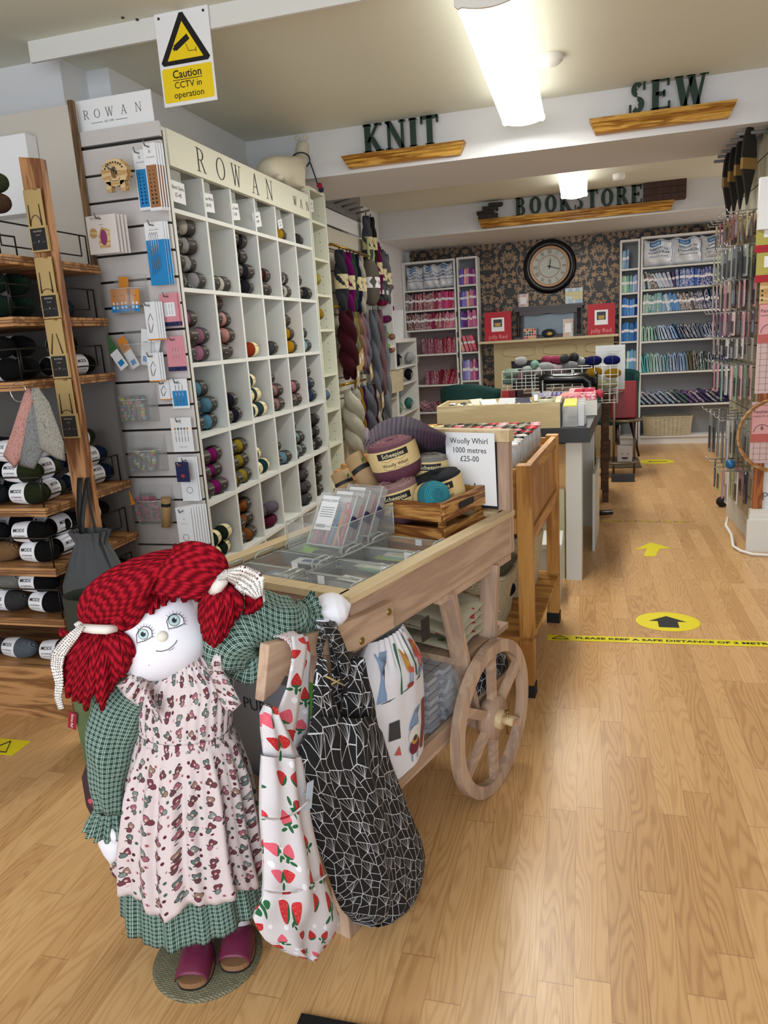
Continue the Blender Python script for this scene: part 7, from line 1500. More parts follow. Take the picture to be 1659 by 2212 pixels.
# ================================================================ RAG DOLL
DY=1.27
def P(x,y,Y=1.2): return at(x,y,Y=Y)
doll=thing('rag_doll','life-size rag doll with red wool hair, white face and bonnet print pinafore beside cart','doll',(-.83,1.27,0))
M_skin=plain('white calico','#e3e3ec',.75,bmp=.05,nscale=200,noise=.015)
def gingham(name,scale=1):
    m,t,b=nt(name); tc=N(t,'ShaderNodeTexCoord'); sp=N(t,'ShaderNodeSeparateXYZ'); t.links.new(tc.outputs['UV'],sp.inputs[0])
    def ln(o):
        x=mth(t,'FRACT',mth(t,'MULTIPLY',o,1/.0105*scale)); a=mth(t,'LESS_THAN',mth(t,'ABSOLUTE',mth(t,'SUBTRACT',x,.25)),.048); c=mth(t,'LESS_THAN',mth(t,'ABSOLUTE',mth(t,'SUBTRACT',x,.55)),.048); return mth(t,'MAXIMUM',a,c)
    k=mth(t,'MAXIMUM',ln(sp.outputs[0]),ln(sp.outputs[1])); n=N(t,'ShaderNodeTexNoise',_Scale=900.0); t.links.new(tc.outputs['UV'],n.inputs[0])
    t.links.new(mix(t,k,C('#1b3934'),C('#9cb3a7')),b.inputs['Base Color']); b.inputs['Roughness'].default_value=.9; bump(t,b,n.outputs[0],.15); return m
M_ging=gingham('green checked cotton')
def motif(name):
    """cream cotton with little bonneted figures and dots"""
    m,t,b=nt(name); tc=N(t,'ShaderNodeTexCoord')
    def vor(s,off,rnd_=.55):
        mp=N(t,'ShaderNodeMapping'); mp.inputs['Scale'].default_value=(s,s,1); mp.inputs['Location'].default_value=(off,off*.7,0); t.links.new(tc.outputs['UV'],mp.inputs[0])
        v=N(t,'ShaderNodeTexVoronoi',_Scale=1.0,_Randomness=rnd_,voronoi_dimensions='2D'); t.links.new(mp.outputs[0],v.inputs['Vector']); sb=N(t,'ShaderNodeVectorMath',operation='SUBTRACT'); t.links.new(mp.outputs[0],sb.inputs[0]); t.links.new(v.outputs['Position'],sb.inputs[1])
        cs=N(t,'ShaderNodeSeparateColor'); t.links.new(v.outputs['Color'],cs.inputs[0]); rot=N(t,'ShaderNodeVectorRotate',rotation_type='Z_AXIS'); t.links.new(sb.outputs[0],rot.inputs['Vector']); t.links.new(mth(t,'MULTIPLY',mth(t,'SUBTRACT',cs.outputs[0],.5),2.0),rot.inputs['Angle'])
        s2=N(t,'ShaderNodeSeparateXYZ'); t.links.new(rot.outputs[0],s2.inputs[0]); return s2.outputs[0],s2.outputs[1],cs,v
    x,y,cs,v=vor(25,0,.4)
    def el(x,y,cx,cy,rx,ry): 
        a=mth(t,'DIVIDE',mth(t,'SUBTRACT',x,cx),rx); c=mth(t,'DIVIDE',mth(t,'SUBTRACT',y,cy),ry); return mth(t,'ADD',mth(t,'MULTIPLY',a,a),mth(t,'MULTIPLY',c,c))
    body=el(x,mth(t,'ADD',y,mth(t,'MULTIPLY',mth(t,'ABSOLUTE',x),.5)),0,-.10,.22,.20); hat=el(x,y,.02,.15,.15,.15); brim=el(x,y,-.03,.07,.25,.06)
    pal=[(0,C('#6b2f3c')),(.2,C('#566a66')),(.4,C('#935866')),(.58,C('#5c383c')),(.75,C('#75827e')),(.9,C('#8a6e62'))]
    c1=ramp(t,cs.outputs[1],pal,'CONSTANT'); c2=ramp(t,cs.outputs[2],pal,'CONSTANT')
    base=C('#cdbfc0'); col=mix(t,mth(t,'LESS_THAN',body,1.25),base,C('#3c2a2c')); col=mix(t,mth(t,'LESS_THAN',body,.85),col,c1)
    col=mix(t,mth(t,'LESS_THAN',el(x,y,.0,-.07,.07,.07),1.0),col,C('#c9a89c')); col=mix(t,mth(t,'LESS_THAN',brim,1.0),col,C('#50403c')); col=mix(t,mth(t,'LESS_THAN',hat,1.3),col,C('#3c2a2c')); col=mix(t,mth(t,'LESS_THAN',hat,.85),col,c2)
    x2,y2,cs2,v2=vor(38,.37,.5); d=el(x2,y2,0,0,.16,.16); near=mth(t,'GREATER_THAN',v.outputs['Distance'],.38)
    col=mix(t,mth(t,'MULTIPLY',near,mth(t,'LESS_THAN',d,1)),col,ramp(t,cs2.outputs[0],[(0,C('#5a1826')),(.35,C('#4d6660')),(.65,C('#b9868a'))],'CONSTANT')); col=mix(t,mth(t,'MULTIPLY',near,mth(t,'LESS_THAN',d,.15)),col,C('#2a2020'))
    t.links.new(col,b.inputs['Base Color']); b.inputs['Roughness'].default_value=.9; return m
def mth_c(v): return v
M_print=motif('bonnet print cotton')
def hair_mat():
    m,t,b=nt('crimson wool strand'); tc=N(t,'ShaderNodeTexCoord'); sp=N(t,'ShaderNodeSeparateXYZ'); t.links.new(tc.outputs['UV'],sp.inputs[0])
    s=mth(t,'MULTIPLY_ADD',mth(t,'SINE',mth(t,'ADD',mth(t,'MULTIPLY',sp.outputs[0],140.0),mth(t,'MULTIPLY',sp.outputs[1],240.0))),.5,.5)
    n=N(t,'ShaderNodeTexNoise',_Scale=260.0,_Detail=3.0); t.links.new(tc.outputs['Object'],n.inputs[0]); f=mth(t,'ADD',mth(t,'MULTIPLY',s,.65),mth(t,'MULTIPLY',n.outputs[0],.35))
    t.links.new(ramp(t,f,[(.1,C('#4a0510')),(.5,C('#8c0c1e')),(.95,C('#ab1c2c'))]),b.inputs['Base Color']); b.inputs['Roughness'].default_value=.95; b.inputs['Specular IOR Level'].default_value=.1
    bump(t,b,f,1,.004); return m
M_hair=hair_mat()
# ---- head
hc=P(352,1366,1.285); yaw=math.radians(26); tl=math.radians(20)
x0=Vector((math.cos(yaw),math.sin(yaw),0)); f0=Vector((math.sin(yaw),-math.cos(yaw),0)); z0_=Vector((0,0,1))
hx=x0*math.cos(tl)+z0_*math.sin(tl); hz_=z0_*math.cos(tl)-x0*math.sin(tl); pt_=math.radians(12); hf=f0*math.cos(pt_)+hz_*math.sin(pt_); hz_=hz_*math.cos(pt_)-f0*math.sin(pt_)
HM=basis(hc,hx,(hf*-1)); RH=(.101,.088,.118)
def hshape(d):
    """unit direction -> head surface point (local)"""
    x,y,z=d; pw=.86; sg=lambda v:math.copysign(abs(v)**pw,v)
    k=1.0+.07*math.sin(PI*max(0,min(1,-z*1.1))) if z<0 else 1.0
    return Vector((RH[0]*sg(x)*k,RH[1]*sg(y),RH[2]*sg(z)*(1 if z>0 else .80)))
b=MB(HM); b.grid(40,28,lambda u,v:hshape((math.cos(-PI/2+PI*v)*math.cos(2*PI*u),math.cos(-PI/2+PI*v)*math.sin(2*PI*u),math.sin(-PI/2+PI*v))),closed_u=True); body_head=b.build('head',M_skin,doll)
HI=HM.inverted(); camL=HI@Vector((0,0,CAMH))
def inside(p): 
    e=2/.86; zz=p.z/(RH[2]*(1 if p.z>0 else .80)); dz=min(1,abs(zz)**(1/.86)); k=1+.07*math.sin(PI*min(1,dz*1.1)) if p.z<0 else 1.0
    return (abs(p.x/(RH[0]*k)))**e+(abs(p.y/RH[1]))**e+(abs(zz))**e
def onhead(px,py,off=.0008):
    r=(HI.to_3x3()@ray(px,py)).normalized(); lo=None; t0=1.2
    t=1.2
    while t<2.4:
        p=camL+r*t
        if inside(p)<=1: break
        t+=.004
    a,bb=t-.004,t
    for _ in range(14):
        m_=(a+bb)/2
        if inside(camL+r*m_)<=1: bb=m_
        else: a=m_
    p=camL+r*bb; return HM@(p+(p.normalized())*off)
fx=lambda x,y:(100+x/3.318,1150+y/3.318)
def face(pts,off,mi,b): 
    n=len(pts); c=(sum(p[0] for p in pts)/n,sum(p[1] for p in pts)/n); b.mi=mi
    vs=[onhead(*fx(*c),off)]
    for f in (.5,1): vs+=[onhead(*fx(c[0]+(p[0]-c[0])*f,c[1]+(p[1]-c[1])*f),off) for p in pts]
    b.add(vs,[(0,1+k,1+(k+1)%n) for k in range(n)]+[(1+k,1+n+k,1+n+(k+1)%n,1+(k+1)%n) for k in range(n)],smooth=False)
circ=lambda cx,cy,rx,ry=None,n=22:[(cx+rx*math.cos(2*PI*k/n),cy+(ry or rx)*math.sin(2*PI*k/n)) for k in range(n)]
def line(pts,w,b,mi,off=.0022): b.mi=mi; b.tube([onhead(*fx(*p),off) for p in pts],w,5)
M_iris=plain('pale aqua iris','#a9c6c6',.5); M_ink=plain('dark ink','#20242a',.7); M_sclera=plain('white eye','#f0f0f4',.6)
for (cx,cy,r_,ol,side) in ((697,730,38,[(650,735),(655,790),(710,775),(760,745),(757,705),(735,682),(700,676),(668,698)],'l'),(915,632,42,[(862,640),(875,692),(935,680),(985,655),(978,618),(948,590),(908,588),(876,608)],'r')):
    b=MB(); face(ol,.0008,0,b); face(circ(cx,cy,r_,r_),.0014,1,b); face(circ(cx,cy,r_-4,r_-4),.0017,2,b); face(circ(cx,cy,18),.0021,1,b); face(circ(cx+9,cy-14,5),.0025,0,b)
    line(ol+ol[:1],.00075,b,1)
    for k in range(9):
        i=3+k*.5; a=ol[int(i)%8]; c_=ol[(int(i)+1)%8]; f=i-int(i); x=a[0]+(c_[0]-a[0])*f; y=a[1]+(c_[1]-a[1])*f; L=22; dx,dy=x-cx,y-cy; d=math.hypot(dx,dy); line([(x,y),(x+dx/d*L,y+dy/d*L)],.0003,b,1)
    for k in range(7):
        f=k/6; x=ol[1][0]+(ol[3][0]-ol[1][0])*f; y=ol[1][1]+(ol[3][1]-ol[1][1])*f; line([(x,y),(x+3,y+13)],.0003,b,1)
    b.build('eye',[M_sclera,M_ink,M_iris],doll)
n0=onhead(*fx(832,745),.001); nd=(n0-hc).normalized(); MB(basis(n0,nd.orthogonal(),None,nd)).lathe([(.0105,-.002),(.0108,.001),(.009,.0035),(.004,.005),(0,.0052)],20).build('button_nose',plain('cream button','#dcd8cc',.5),doll)
b=MB(); line([(787,843),(795,849),(825,850),(870,838),(905,812),(925,790),(933,772)],.0007,b,0); line([(875,846),(895,838),(915,822)],.0004,b,0); line([(735,948),(738,946)],.0008,b,0); b.build('mouth',M_ink,doll)
# ---- hair
b=MB(HM); b.grid(36,16,lambda u,v:hshape((math.cos(-.35+1.92*v)*math.cos(2*PI*u),math.cos(-.35+1.92*v)*math.sin(2*PI*u),math.sin(-.35+1.92*v)))*1.05+Vector((0,.014+.012*(1-v),.006)),closed_u=True); b.build('hair_cap',M_hair,doll)
def bez(ps,n=16):
    out=[]; m=len(ps)-1
    for k in range(n+1):
        q=[Vector(p) for p in ps]; t=k/n
        while len(q)>1: q=[q[i]*(1-t)+q[i+1]*t for i in range(len(q)-1)]
        out.append(q[0])
    return out
def htube(b,pts,r,seg=7):
    n0=len(b.uv); b.tube(pts,r,seg); o=rh.uniform(0,1); b.uv[n0:]=[(u,v+o) for u,v in b.uv[n0:]]
def L2(a,c,s): return (a[0]+(c[0]-a[0])*s,a[1]+(c[1]-a[1])*s)
rh=random.Random(9); HR=.0070
def fam(top,bot,nst,deps,b,n=18,r=HR,jx=1.5):
    for i in range(nst):
        s=i/(nst-1); ctr=[]
        for a,c in zip(top,bot): p=L2(a,c,s); ctr.append((p[0]+rh.uniform(-jx,jx),p[1]+rh.uniform(-jx,jx)))
        pts=[]
        dm=deps(s)
        q=bez([(x,y,0) for x,y in ctr],n)
        for k,v in enumerate(q):
            t=k/n; Y=dm[0]+(dm[1]-dm[0])*math.sin(PI*t)+(dm[2]-dm[0])*t**2; pts.append(at(v.x,v.y,Y=Y))
        htube(b,pts,[r*(1 if 0<k<n else .6) for k in range(n+1)],7)
b=MB()
fam([(392,1192),(330,1190),(225,1225),(135,1290),(187,1352)],[(309,1258),(322,1330),(300,1345),(262,1372),(215,1366)],17,lambda s:(1.27-.07*math.sin(PI*(.15+.6*s)),1.235-.065*math.sin(PI*(.2+.65*s)),1.205),b)
fam([(392,1197),(335,1200),(235,1232),(150,1300),(190,1354)],[(309,1258),(320,1320),(295,1335),(265,1365),(215,1366)],11,lambda s:(1.29-.06*s,1.262-.06*s,1.215),b)
b.build('hair_front',M_hair,doll)
b=MB()
fam([(388,1190),(372,1172),(440,1162),(505,1195),(484,1246)],[(311,1262),(325,1290),(385,1268),(440,1310),(474,1262)],16,lambda s:(1.265-.06*math.sin(PI*(.2+.6*s)),1.235-.06*math.sin(PI*(.2+.6*s)),1.235),b)
fam([(388,1196),(378,1182),(440,1172),(495,1202),(482,1248)],[(311,1262),(340,1280),(385,1262),(440,1300),(474,1260)],10,lambda s:(1.285,1.262-.04*s,1.245),b)
b.tube([P(378,1192,1.2),P(381,1180,1.195),P(388,1183,1.2),P(390,1205,1.2)],.007,7); b.build('hair_front',M_hair,doll)
b=MB()   # fringe lying on the forehead
for k,(xa,ya,xb,yb) in enumerate(((560,560,560,655),(585,545,590,650),(612,530,620,635),(640,510,650,620),(668,500,682,610),(700,480,700,600),(722,470,738,590),(752,450,768,600),(785,440,800,565),(820,430,842,545),(855,420,850,520),(880,415,905,520),(915,415,930,490),(945,420,985,520),(975,420,1000,505),(1010,425,1035,500),(1040,430,1055,512),(1075,430,1080,470))):
    pts=[onhead(*fx(xa+(xb-xa)*t+4*math.sin(5*t+k),ya+(yb-ya)*t),.009+.004*math.sin(PI*t)) for t in [j/7 for j in range(8)]]; htube(b,pts,[HR]*7+[HR*.7],7)
for k in range(12):
    xa=520-8*k; ya=600+6*k; xb=545-9*k; yb=690-2*k
    pts=[P(*fx(xa+(xb-xa)*t,ya+(yb-ya)*t),Y=1.175+.004*k+.01*t) for t in [j/6 for j in range(7)]]; b.tube(pts,HR,7)
b.build('fringe',M_hair,doll)
def pig(starts,ends,dep,name,mid=None,n=12,dup_=2):
    b=MB()
    for d_ in range(dup_):
        for i,(ex,ey) in enumerate(ends):
            s=i/(len(ends)-1); sx_,sy_=L2(starts[0],starts[1],s); bul=(s-.5)*2
            cx_=sx_*.55+ex*.45+bul*(14 if ex>400 else 24); cy_=sy_+(ey-sy_)*.28; ey2=ey-d_*rh.uniform(10,45)
            Y0=dep+.0+.03*d_; Y1=dep-.03*math.sin(PI*s)+.035*d_+rh.uniform(-.008,.008)
            pts=[]
            for k in range(n+1):
                t=k/n; x=(1-t)**2*sx_+2*t*(1-t)*cx_+t*t*ex+2*math.sin(7*t+i*2)*t; y=(1-t)**2*sy_+2*t*(1-t)*cy_+t*t*ey2; pts.append(at(x,y,Y=Y0+(Y1-Y0)*math.sin(PI*.5*t)-.02*math.sin(PI*t)))
            htube(b,pts,[HR*(.75 if k==0 else (1.15 if k<n else .8)) for k in range(n+1)],7)
    return b.build(name,M_hair,doll)
EL=[(131,1432),(133,1462),(137,1480),(146,1505),(152,1490),(163,1512),(174,1516),(184,1533),(193,1510),(202,1498),(212,1515),(222,1532),(230,1510),(238,1492),(246,1478),(255,1470),(264,1460),(272,1450),(281,1438),(290,1425)]
pig([(192,1362),(245,1364)],EL,1.20,'pigtail',dup_=3)
ER=[(434,1345),(438,1366),(446,1382),(453,1390),(461,1396),(468,1392),(476,1386),(484,1375),(492,1362),(500,1350),(510,1334),(520,1318)]
pig([(468,1264),(488,1270)],ER,1.23,'pigtail',dup_=3)
b=MB(); 
for k in range(6): b.tube([P(484,1265,1.26+.004*k),P(520+3*k,1262+4*k,1.25),P(562-5*k,1282+7*k,1.25),P(560-8*k,1310+6*k,1.255)],HR,7)
b.build('pigtail',M_hair,doll)
# ribbons and lace
M_sat=plain('ivory ribbon','#d9d2cc',.45); 
def lace_mat():
    m,t,b=nt('cotton lace'); tc=N(t,'ShaderNodeTexCoord'); v=N(t,'ShaderNodeTexVoronoi',_Scale=130.0,_Randomness=.25,voronoi_dimensions='2D'); t.links.new(tc.outputs['UV'],v.inputs[0])
    t.links.new(mix(t,mth(t,'LESS_THAN',v.outputs['Distance'],.27),C('#dcdad6'),C('#5a3a3c')),b.inputs['Base Color']); b.inputs['Roughness'].default_value=.9; bump(t,b,v.outputs['Distance'],.6,.003); return m
M_lace=lace_mat()
b=MB(); b.tube([P(180,1356,1.175),P(205,1359,1.168),P(230,1360,1.17),P(252,1357,1.185)],[.009,.010,.010,.008],8); b.tube([P(183,1352,1.21),P(177,1345,1.20),P(163,1354,1.19)],[.006,.008,.007],6); b.build('hair_ribbon',M_sat,doll)
b=MB(); b.tube([P(486,1242,1.22),P(480,1255,1.205),P(470,1268,1.2),P(458,1280,1.21)],[.009,.012,.012,.008],8); b.build('hair_ribbon',M_sat,doll)
def strip(path,w,Y,b,wv=.006,n=30):
    def fn(u,v):
        k=v*(len(path)-1); i=min(int(k),len(path)-2); f=k-i; p=L2(path[i],path[i+1],f); d=(path[i+1][0]-path[i][0],path[i+1][1]-path[i][1]); L=math.hypot(*d); ww=w[i]+(w[i+1]-w[i])*f if isinstance(w,list) else w
        x=p[0]-d[1]/L*(u-.5)*ww; y=p[1]+d[0]/L*(u-.5)*ww; return at(x,y,Y=Y+wv*math.sin(9*v+4*u)-.004*math.cos(u*PI))
    b.grid(4,n,fn,lambda u,v:(u*.04,v*.3))
b=MB(); strip([(178,1352),(160,1372),(140,1395),(125,1415),(122,1440),(128,1475),(125,1505),(133,1532)],[10,22,28,30,26,18,16,14],1.165,b); b.build('lace_trim',M_lace,doll,solid=.0015)
b=MB(); strip([(470,1250),(490,1240),(520,1246),(545,1262),(560,1290)],[8,22,52,62,20],1.195,b,wv=.010); strip([(486,1236),(515,1232),(545,1245),(568,1275),(571,1300)],[4,6,6,6,4],1.21,b); b.build('lace_trim',M_lace,doll,solid=.0015)
# ---- dress
def prof(z,tab):
    for i in range(len(tab)-1):
        if tab[i][0]>=z>=tab[i+1][0]:
            f=(tab[i][0]-z)/(tab[i][0]-tab[i+1][0]); f=f*f*(3-2*f) if False else f; return [a+(c-a)*f for a,c in zip(tab[i][1:],tab[i+1][1:])]
    return list(tab[-1][1:]) if z<tab[-1][0] else list(tab[0][1:])
SK=[(.785,-.815,1.29,.045,.04),(.755,-.815,1.29,.062,.05),(.72,-.82,1.29,.10,.06),(.66,-.83,1.28,.105,.07),(.605,-.835,1.28,.100,.072),(.585,-.835,1.28,.112,.082),(.50,-.85,1.285,.14,.10),(.35,-.87,1.29,.165,.125),(.20,-.88,1.30,.185,.14),(.05,-.885,1.30,.2,.15)]
def dress(u,z,amp,off=0,ph=0):
    cx,cy,hw,hd=prof(z,SK); a=2*PI*u; k=max(0,min(1,(.6-z)/.12)); pl=amp*k*(.6*math.sin(a*17+ph+z*2)+.5*math.sin(a*9+1.7+ph)+.4*math.sin(a*29+z*6)); 
    if z>.6: pl=amp*.12*math.sin(a*30)
    return Vector((cx+(hw+off+pl)*math.cos(a),cy+(hd+off+pl)*math.sin(a),z))
CIR=1.02
b=MB(); b.grid(150,14,lambda u,v:dress(u,.34-.195*v+.018*math.sin(2*PI*u*2+2.2),.008,-.012,1),lambda u,v:(u*CIR,v*.2),closed_u=True); b.build('underskirt',M_ging,doll,solid=.0015)
def apb(u): 
    a=2*PI*u; return .238+.045*(math.cos(a-1.5*PI+.0)*-1+1)*.5+.012*math.sin(a*5)+.01*math.sin(a*9)
b=MB(); b.grid(180,46,lambda u,v:dress(u,.785-(.785-apb(u))*v,.010,.004),lambda u,v:(u*CIR*(1.25 if v<.3 else 1.0) if False else u*CIR,v*.6),closed_u=True); b.build('pinafore',M_print,doll,solid=.0015)
b=MB(); b.grid(120,2,lambda u,v:dress(u,.612-.012*v,0,.0075),lambda u,v:(u*CIR,v*.01),closed_u=True); b.build('waist_seam',M_print,doll)
# shoulder frills
def frill(inn,out,Y0,Y1,nm,wv=.010,ph=0):
    def fn(u,v):
        k=u*(len(inn)-1); i=min(int(k),len(inn)-2); f=k-i; a=L2(inn[i],inn[i+1],f); k=u*(len(out)-1); i=min(int(k),len(out)-2); f=k-i; c_=L2(out[i],out[i+1],f); p=L2(a,c_,v); x,y=fx(*p)
        return at(x,y,Y=Y0+(Y1-Y0)*v+wv*v*math.sin(u*17+ph)-.012*math.sin(PI*v))
    MB().grid(40,8,fn,lambda u,v:(u*.25,v*.06)).build(nm,M_print,doll,solid=.0015)
frill([(650,985),(700,1010),(730,1080),(745,1170),(760,1290)],[(505,1100),(570,1180),(660,1245),(800,1275),(830,1370)],1.215,1.185,'shoulder_frill')
frill([(1150,900),(1160,980),(1190,1060),(1230,1160),(1260,1260)],[(1240,815),(1260,960),(1310,1060),(1400,1225),(1330,1290)],1.24,1.225,'shoulder_frill',ph=2)
# ---- arms
def sleeve(path,rad,nm,fold=.006,n=30,m=36):
    pts=[]; rs=[]; q=bez(path,n)
    for k in range(n+1):
        t=k/n*(len(rad)-1); i=min(int(t),len(rad)-2); rs.append(rad[i]+(rad[i+1]-rad[i])*(t-i))
    b=MB(); frames=[]; up=Vector((0,0,1)); L=0; Ls=[0]
    for k in range(n): L+=(q[k+1]-q[k]).length; Ls.append(L)
    def fn(u,v):
        k=min(n,int(round(v*n))); d=(q[min(k+1,n)]-q[max(k-1,0)]).normalized(); ref=Vector((.3,1,.1)); a=(ref-d*ref.dot(d)).normalized(); c_=d.cross(a); ang=2*PI*u
        r=rs[k]+fold*(math.sin(ang*3+v*9)*.5+math.sin(ang*7+v*3)*.35*(1.6 if v>.85 else 1)+math.sin(v*24+ang*2)*.35)
        return q[k]+(a*math.cos(ang)+c_*math.sin(ang))*r
    b.grid(m,n,fn,lambda u,v:(u*2*PI*.05,v*L),closed_u=True); return b.build(nm,M_ging,doll,solid=.0015),q
sleeve([P(312,1452,1.27),P(262,1500,1.26),P(245,1560,1.235),P(232,1650,1.22),P(238,1745,1.215)],[.035,.052,.058,.058,.054,.042,.030],'sleeve')
c0=P(238,1745,1.215); c1=P(235,1790,1.21)
def ruffle(c0,c1,r0,r1,nm,ph=0,nw=13,amp=.007):
    d=(c1-c0).normalized(); a=d.orthogonal().normalized(); e=d.cross(a)
    MB().grid(104,8,lambda u,v:c0+(c1-c0)*v+(a*math.cos(2*PI*u)+e*math.sin(2*PI*u))*(r0+(r1-r0)*v+amp*math.sin(2*PI*u*nw+ph)*(.25+v)),lambda u,v:(u*.3,v*(c1-c0).length),closed_u=True).build(nm,M_ging,doll,solid=.0012)
ruffle(c0,c1,.030,.047,'cuff_ruffle')
b=MB(); 
def mitt(path,rad,nm,flat=.6,nrm=Vector((0,-1,.3))):
    n=20; q=bez(path,n); b=MB()
    def fn(u,v):
        k=min(n,int(round(v*n))); d=(q[min(k+1,n)]-q[max(k-1,0)]).normalized(); a=(nrm-d*nrm.dot(d)).normalized(); e=d.cross(a); t=v*(len(rad)-1); i=min(int(t),len(rad)-2); r=rad[i]+(rad[i+1]-rad[i])*(t-i)
        return q[k]+(a*math.cos(2*PI*u)*flat+e*math.sin(2*PI*u))*r
    b.grid(24,n,fn,closed_u=True); return b.build(nm,M_skin,doll,sub=1)
mitt([P(238,1770,1.215),P(240,1800,1.205),P(243,1835,1.2),P(238,1866,1.2)],[.026,.031,.034,.031,.020,.001],'hand')
mitt([P(238,1795,1.185),P(244,1808,1.178),P(248,1822,1.18)],[.009,.011,.008,.001],'thumb')
sleeve([P(492,1420,1.27),P(500,1330,1.26),P(560,1325,1.29),P(620,1365,1.34),P(668,1325,1.385)],[.045,.060,.056,.055,.052,.045,.028],'sleeve',fold=.008)
sleeve([P(500,1405,1.285),P(540,1440,1.30),P(600,1400,1.33),P(640,1360,1.36)],[.045,.05,.042,.02],'sleeve',fold=.008)
c0=P(660,1327,1.385); c1=P(682,1322,1.40); ruffle(c0,c1,.028,.042,'cuff_ruffle',1,amp=.006)
mitt([P(672,1328,1.40),P(700,1322,1.415),P(735,1312,1.43),P(758,1306,1.44)],[.024,.036,.042,.041,.030,.002],'hand',.8,Vector((-.2,-.6,.8)))
mitt([P(678,1340,1.375),P(695,1344,1.372),P(712,1338,1.38)],[.015,.018,.014,.001],'thumb')
# ---- legs and clogs
M_clog=plain('plum leather','#6c2440',.4); M_cork2=plain('cork sole','#8a6444',.8,noise=.15,nscale=80)
for (px,py,lab) in ((427,2092,'left'),(516,2056,'right')):
    f=at(px,py,Z=.01); d=Vector((.25,-1,0)).normalized(); B=basis((f.x,f.y+.0,.004),(-d.y*-1 if False else Vector((0,0,1)).cross(d)*-1),(d)) 
    B=basis((f.x,f.y,.009),Vector((d.y,-d.x,0)),d)
    n=28; out=[]
    for k in range(n): a=2*PI*k/n; out.append((.040*math.copysign(abs(math.cos(a))**.8,math.cos(a))*(1+.1*math.sin(a)),.060*math.copysign(abs(math.sin(a))**.85,math.sin(a))))
    MB(B).prism(out,0,.004).build('outsole',M_rub,doll); MB(B).prism([(x*.98,y*.98) for x,y in out],.004,.017).build('sole',M_cork2,doll)
    b=MB(B); b.grid(24,14,lambda u,v:(.038*math.cos(PI*u)*(1-.08*abs(v-.5)),.050-.075*v+.006*math.sin(PI*u)*(1-v),.014+.050*math.sin(PI*u)**.7*(.30+.70*math.sin(PI*(.10+.5*v))))); b.build('clog_upper',M_clog,doll,solid=.002)
    b=MB(B); b.grid(14,4,lambda u,v:(.030*math.cos(PI*u),-.02-.027*math.sin(PI*v*.5)*1.0,.016+.024*math.sin(PI*u)**.4*(.5+.5*v))) if False else None
    MB(B).ell((0,-.018,.036),(.030,.040,.030),16,10).build('foot',M_skin,doll)
    top=B@Vector((0,-.030,.04)); MB().cyl(top,(top.x-.01,top.y+.02,.22),.026,16,.03).build('leg',M_skin,doll)
t=thing('seagrass_mat','round woven seagrass mat under the doll feet','mat',at(450,2066,Z=0)); 
M_sea=wicker('dark seagrass','#85826a',1.3); c=at(450,2068,Z=0)
b=MB(TR(c.x,c.y,0)); b.lathe([(.125,0),(.127,.004),(.12,.008),(0,.008)],48); b.uv=[(v.x,v.y) for v in b.v]; b.build('mat_body',M_sea,t)
# felt and floral bags behind the doll
t=thing('felt_bag','mossy green felt bag with red woven tag behind the doll arm','bag',(-1.08,1.36,.45)); 
b=MB(); pts=[(158,1515),(168,1575),(182,1640),(200,1700),(250,1720),(262,1560),(240,1505)]; vs=[at(x,y,Y=1.33) for x,y in pts]+[at(x,y,Y=1.38) for x,y in pts]; n=len(pts)
b.add(vs,[tuple(range(n)),tuple(range(n,2*n))[::-1]]+[(i,n+i,n+(i+1)%n,(i+1)%n) for i in range(n)]); b.build('felt_body',plain('moss felt','#505c3c',.95,noise=.45,nscale=25),t)
M_tagr=plain('red woven tag','#8a1028',.6); a_=at(143,1540,Y=1.32); b_=at(160,1535,Y=1.32); d_=at(157,1575,Y=1.32); T_=basis((a_+(at(172,1568,Y=1.32)-a_)*.5),(b_-a_),None,(0,-1,0)); 
T_=basis(at(157,1556,Y=1.325),Vector((-.25,0,-1)),Vector((1,0,-.25))); MB(T_).box(-.022,-.011,0,.022,.011,.0015).build('woven_tag',M_tagr,t); MB(T_).text('Emma Ball',.0085,TR(0,0,.0017),off=.01).build('tag_lettering',M_sat,t)
t=thing('floral_bag','dark floral bag peeking out behind the doll sleeve','bag',(-1.08,1.30,.2)); pts=[(190,1640),(176,1680),(186,1740),(215,1800),(250,1790),(250,1640)]; b=MB(); vs=[at(x,y,Y=1.31) for x,y in pts]+[at(x,y,Y=1.33) for x,y in pts]; n=len(pts)
b.add(vs,[tuple(range(n)),tuple(range(n,2*n))[::-1]]+[(i,n+i,n+(i+1)%n,(i+1)%n) for i in range(n)]); 
def floral():
    m,tt,b_=nt('dark floral cloth'); tc=N(tt,'ShaderNodeTexCoord'); v=N(tt,'ShaderNodeTexVoronoi',_Scale=30.0); tt.links.new(tc.outputs['Object'],v.inputs[0]); sp=N(tt,'ShaderNodeSeparateColor'); tt.links.new(v.outputs['Color'],sp.inputs[0])
    tt.links.new(mix(tt,mth(tt,'LESS_THAN',v.outputs['Distance'],.4),C('#33202a'),ramp(tt,sp.outputs[0],[(0,C('#c04868')),(.5,C('#5a3038')),(.8,C('#b09a50'))],'CONSTANT')),b_.inputs['Base Color']); return m
b.build('cloth_body',floral(),t)
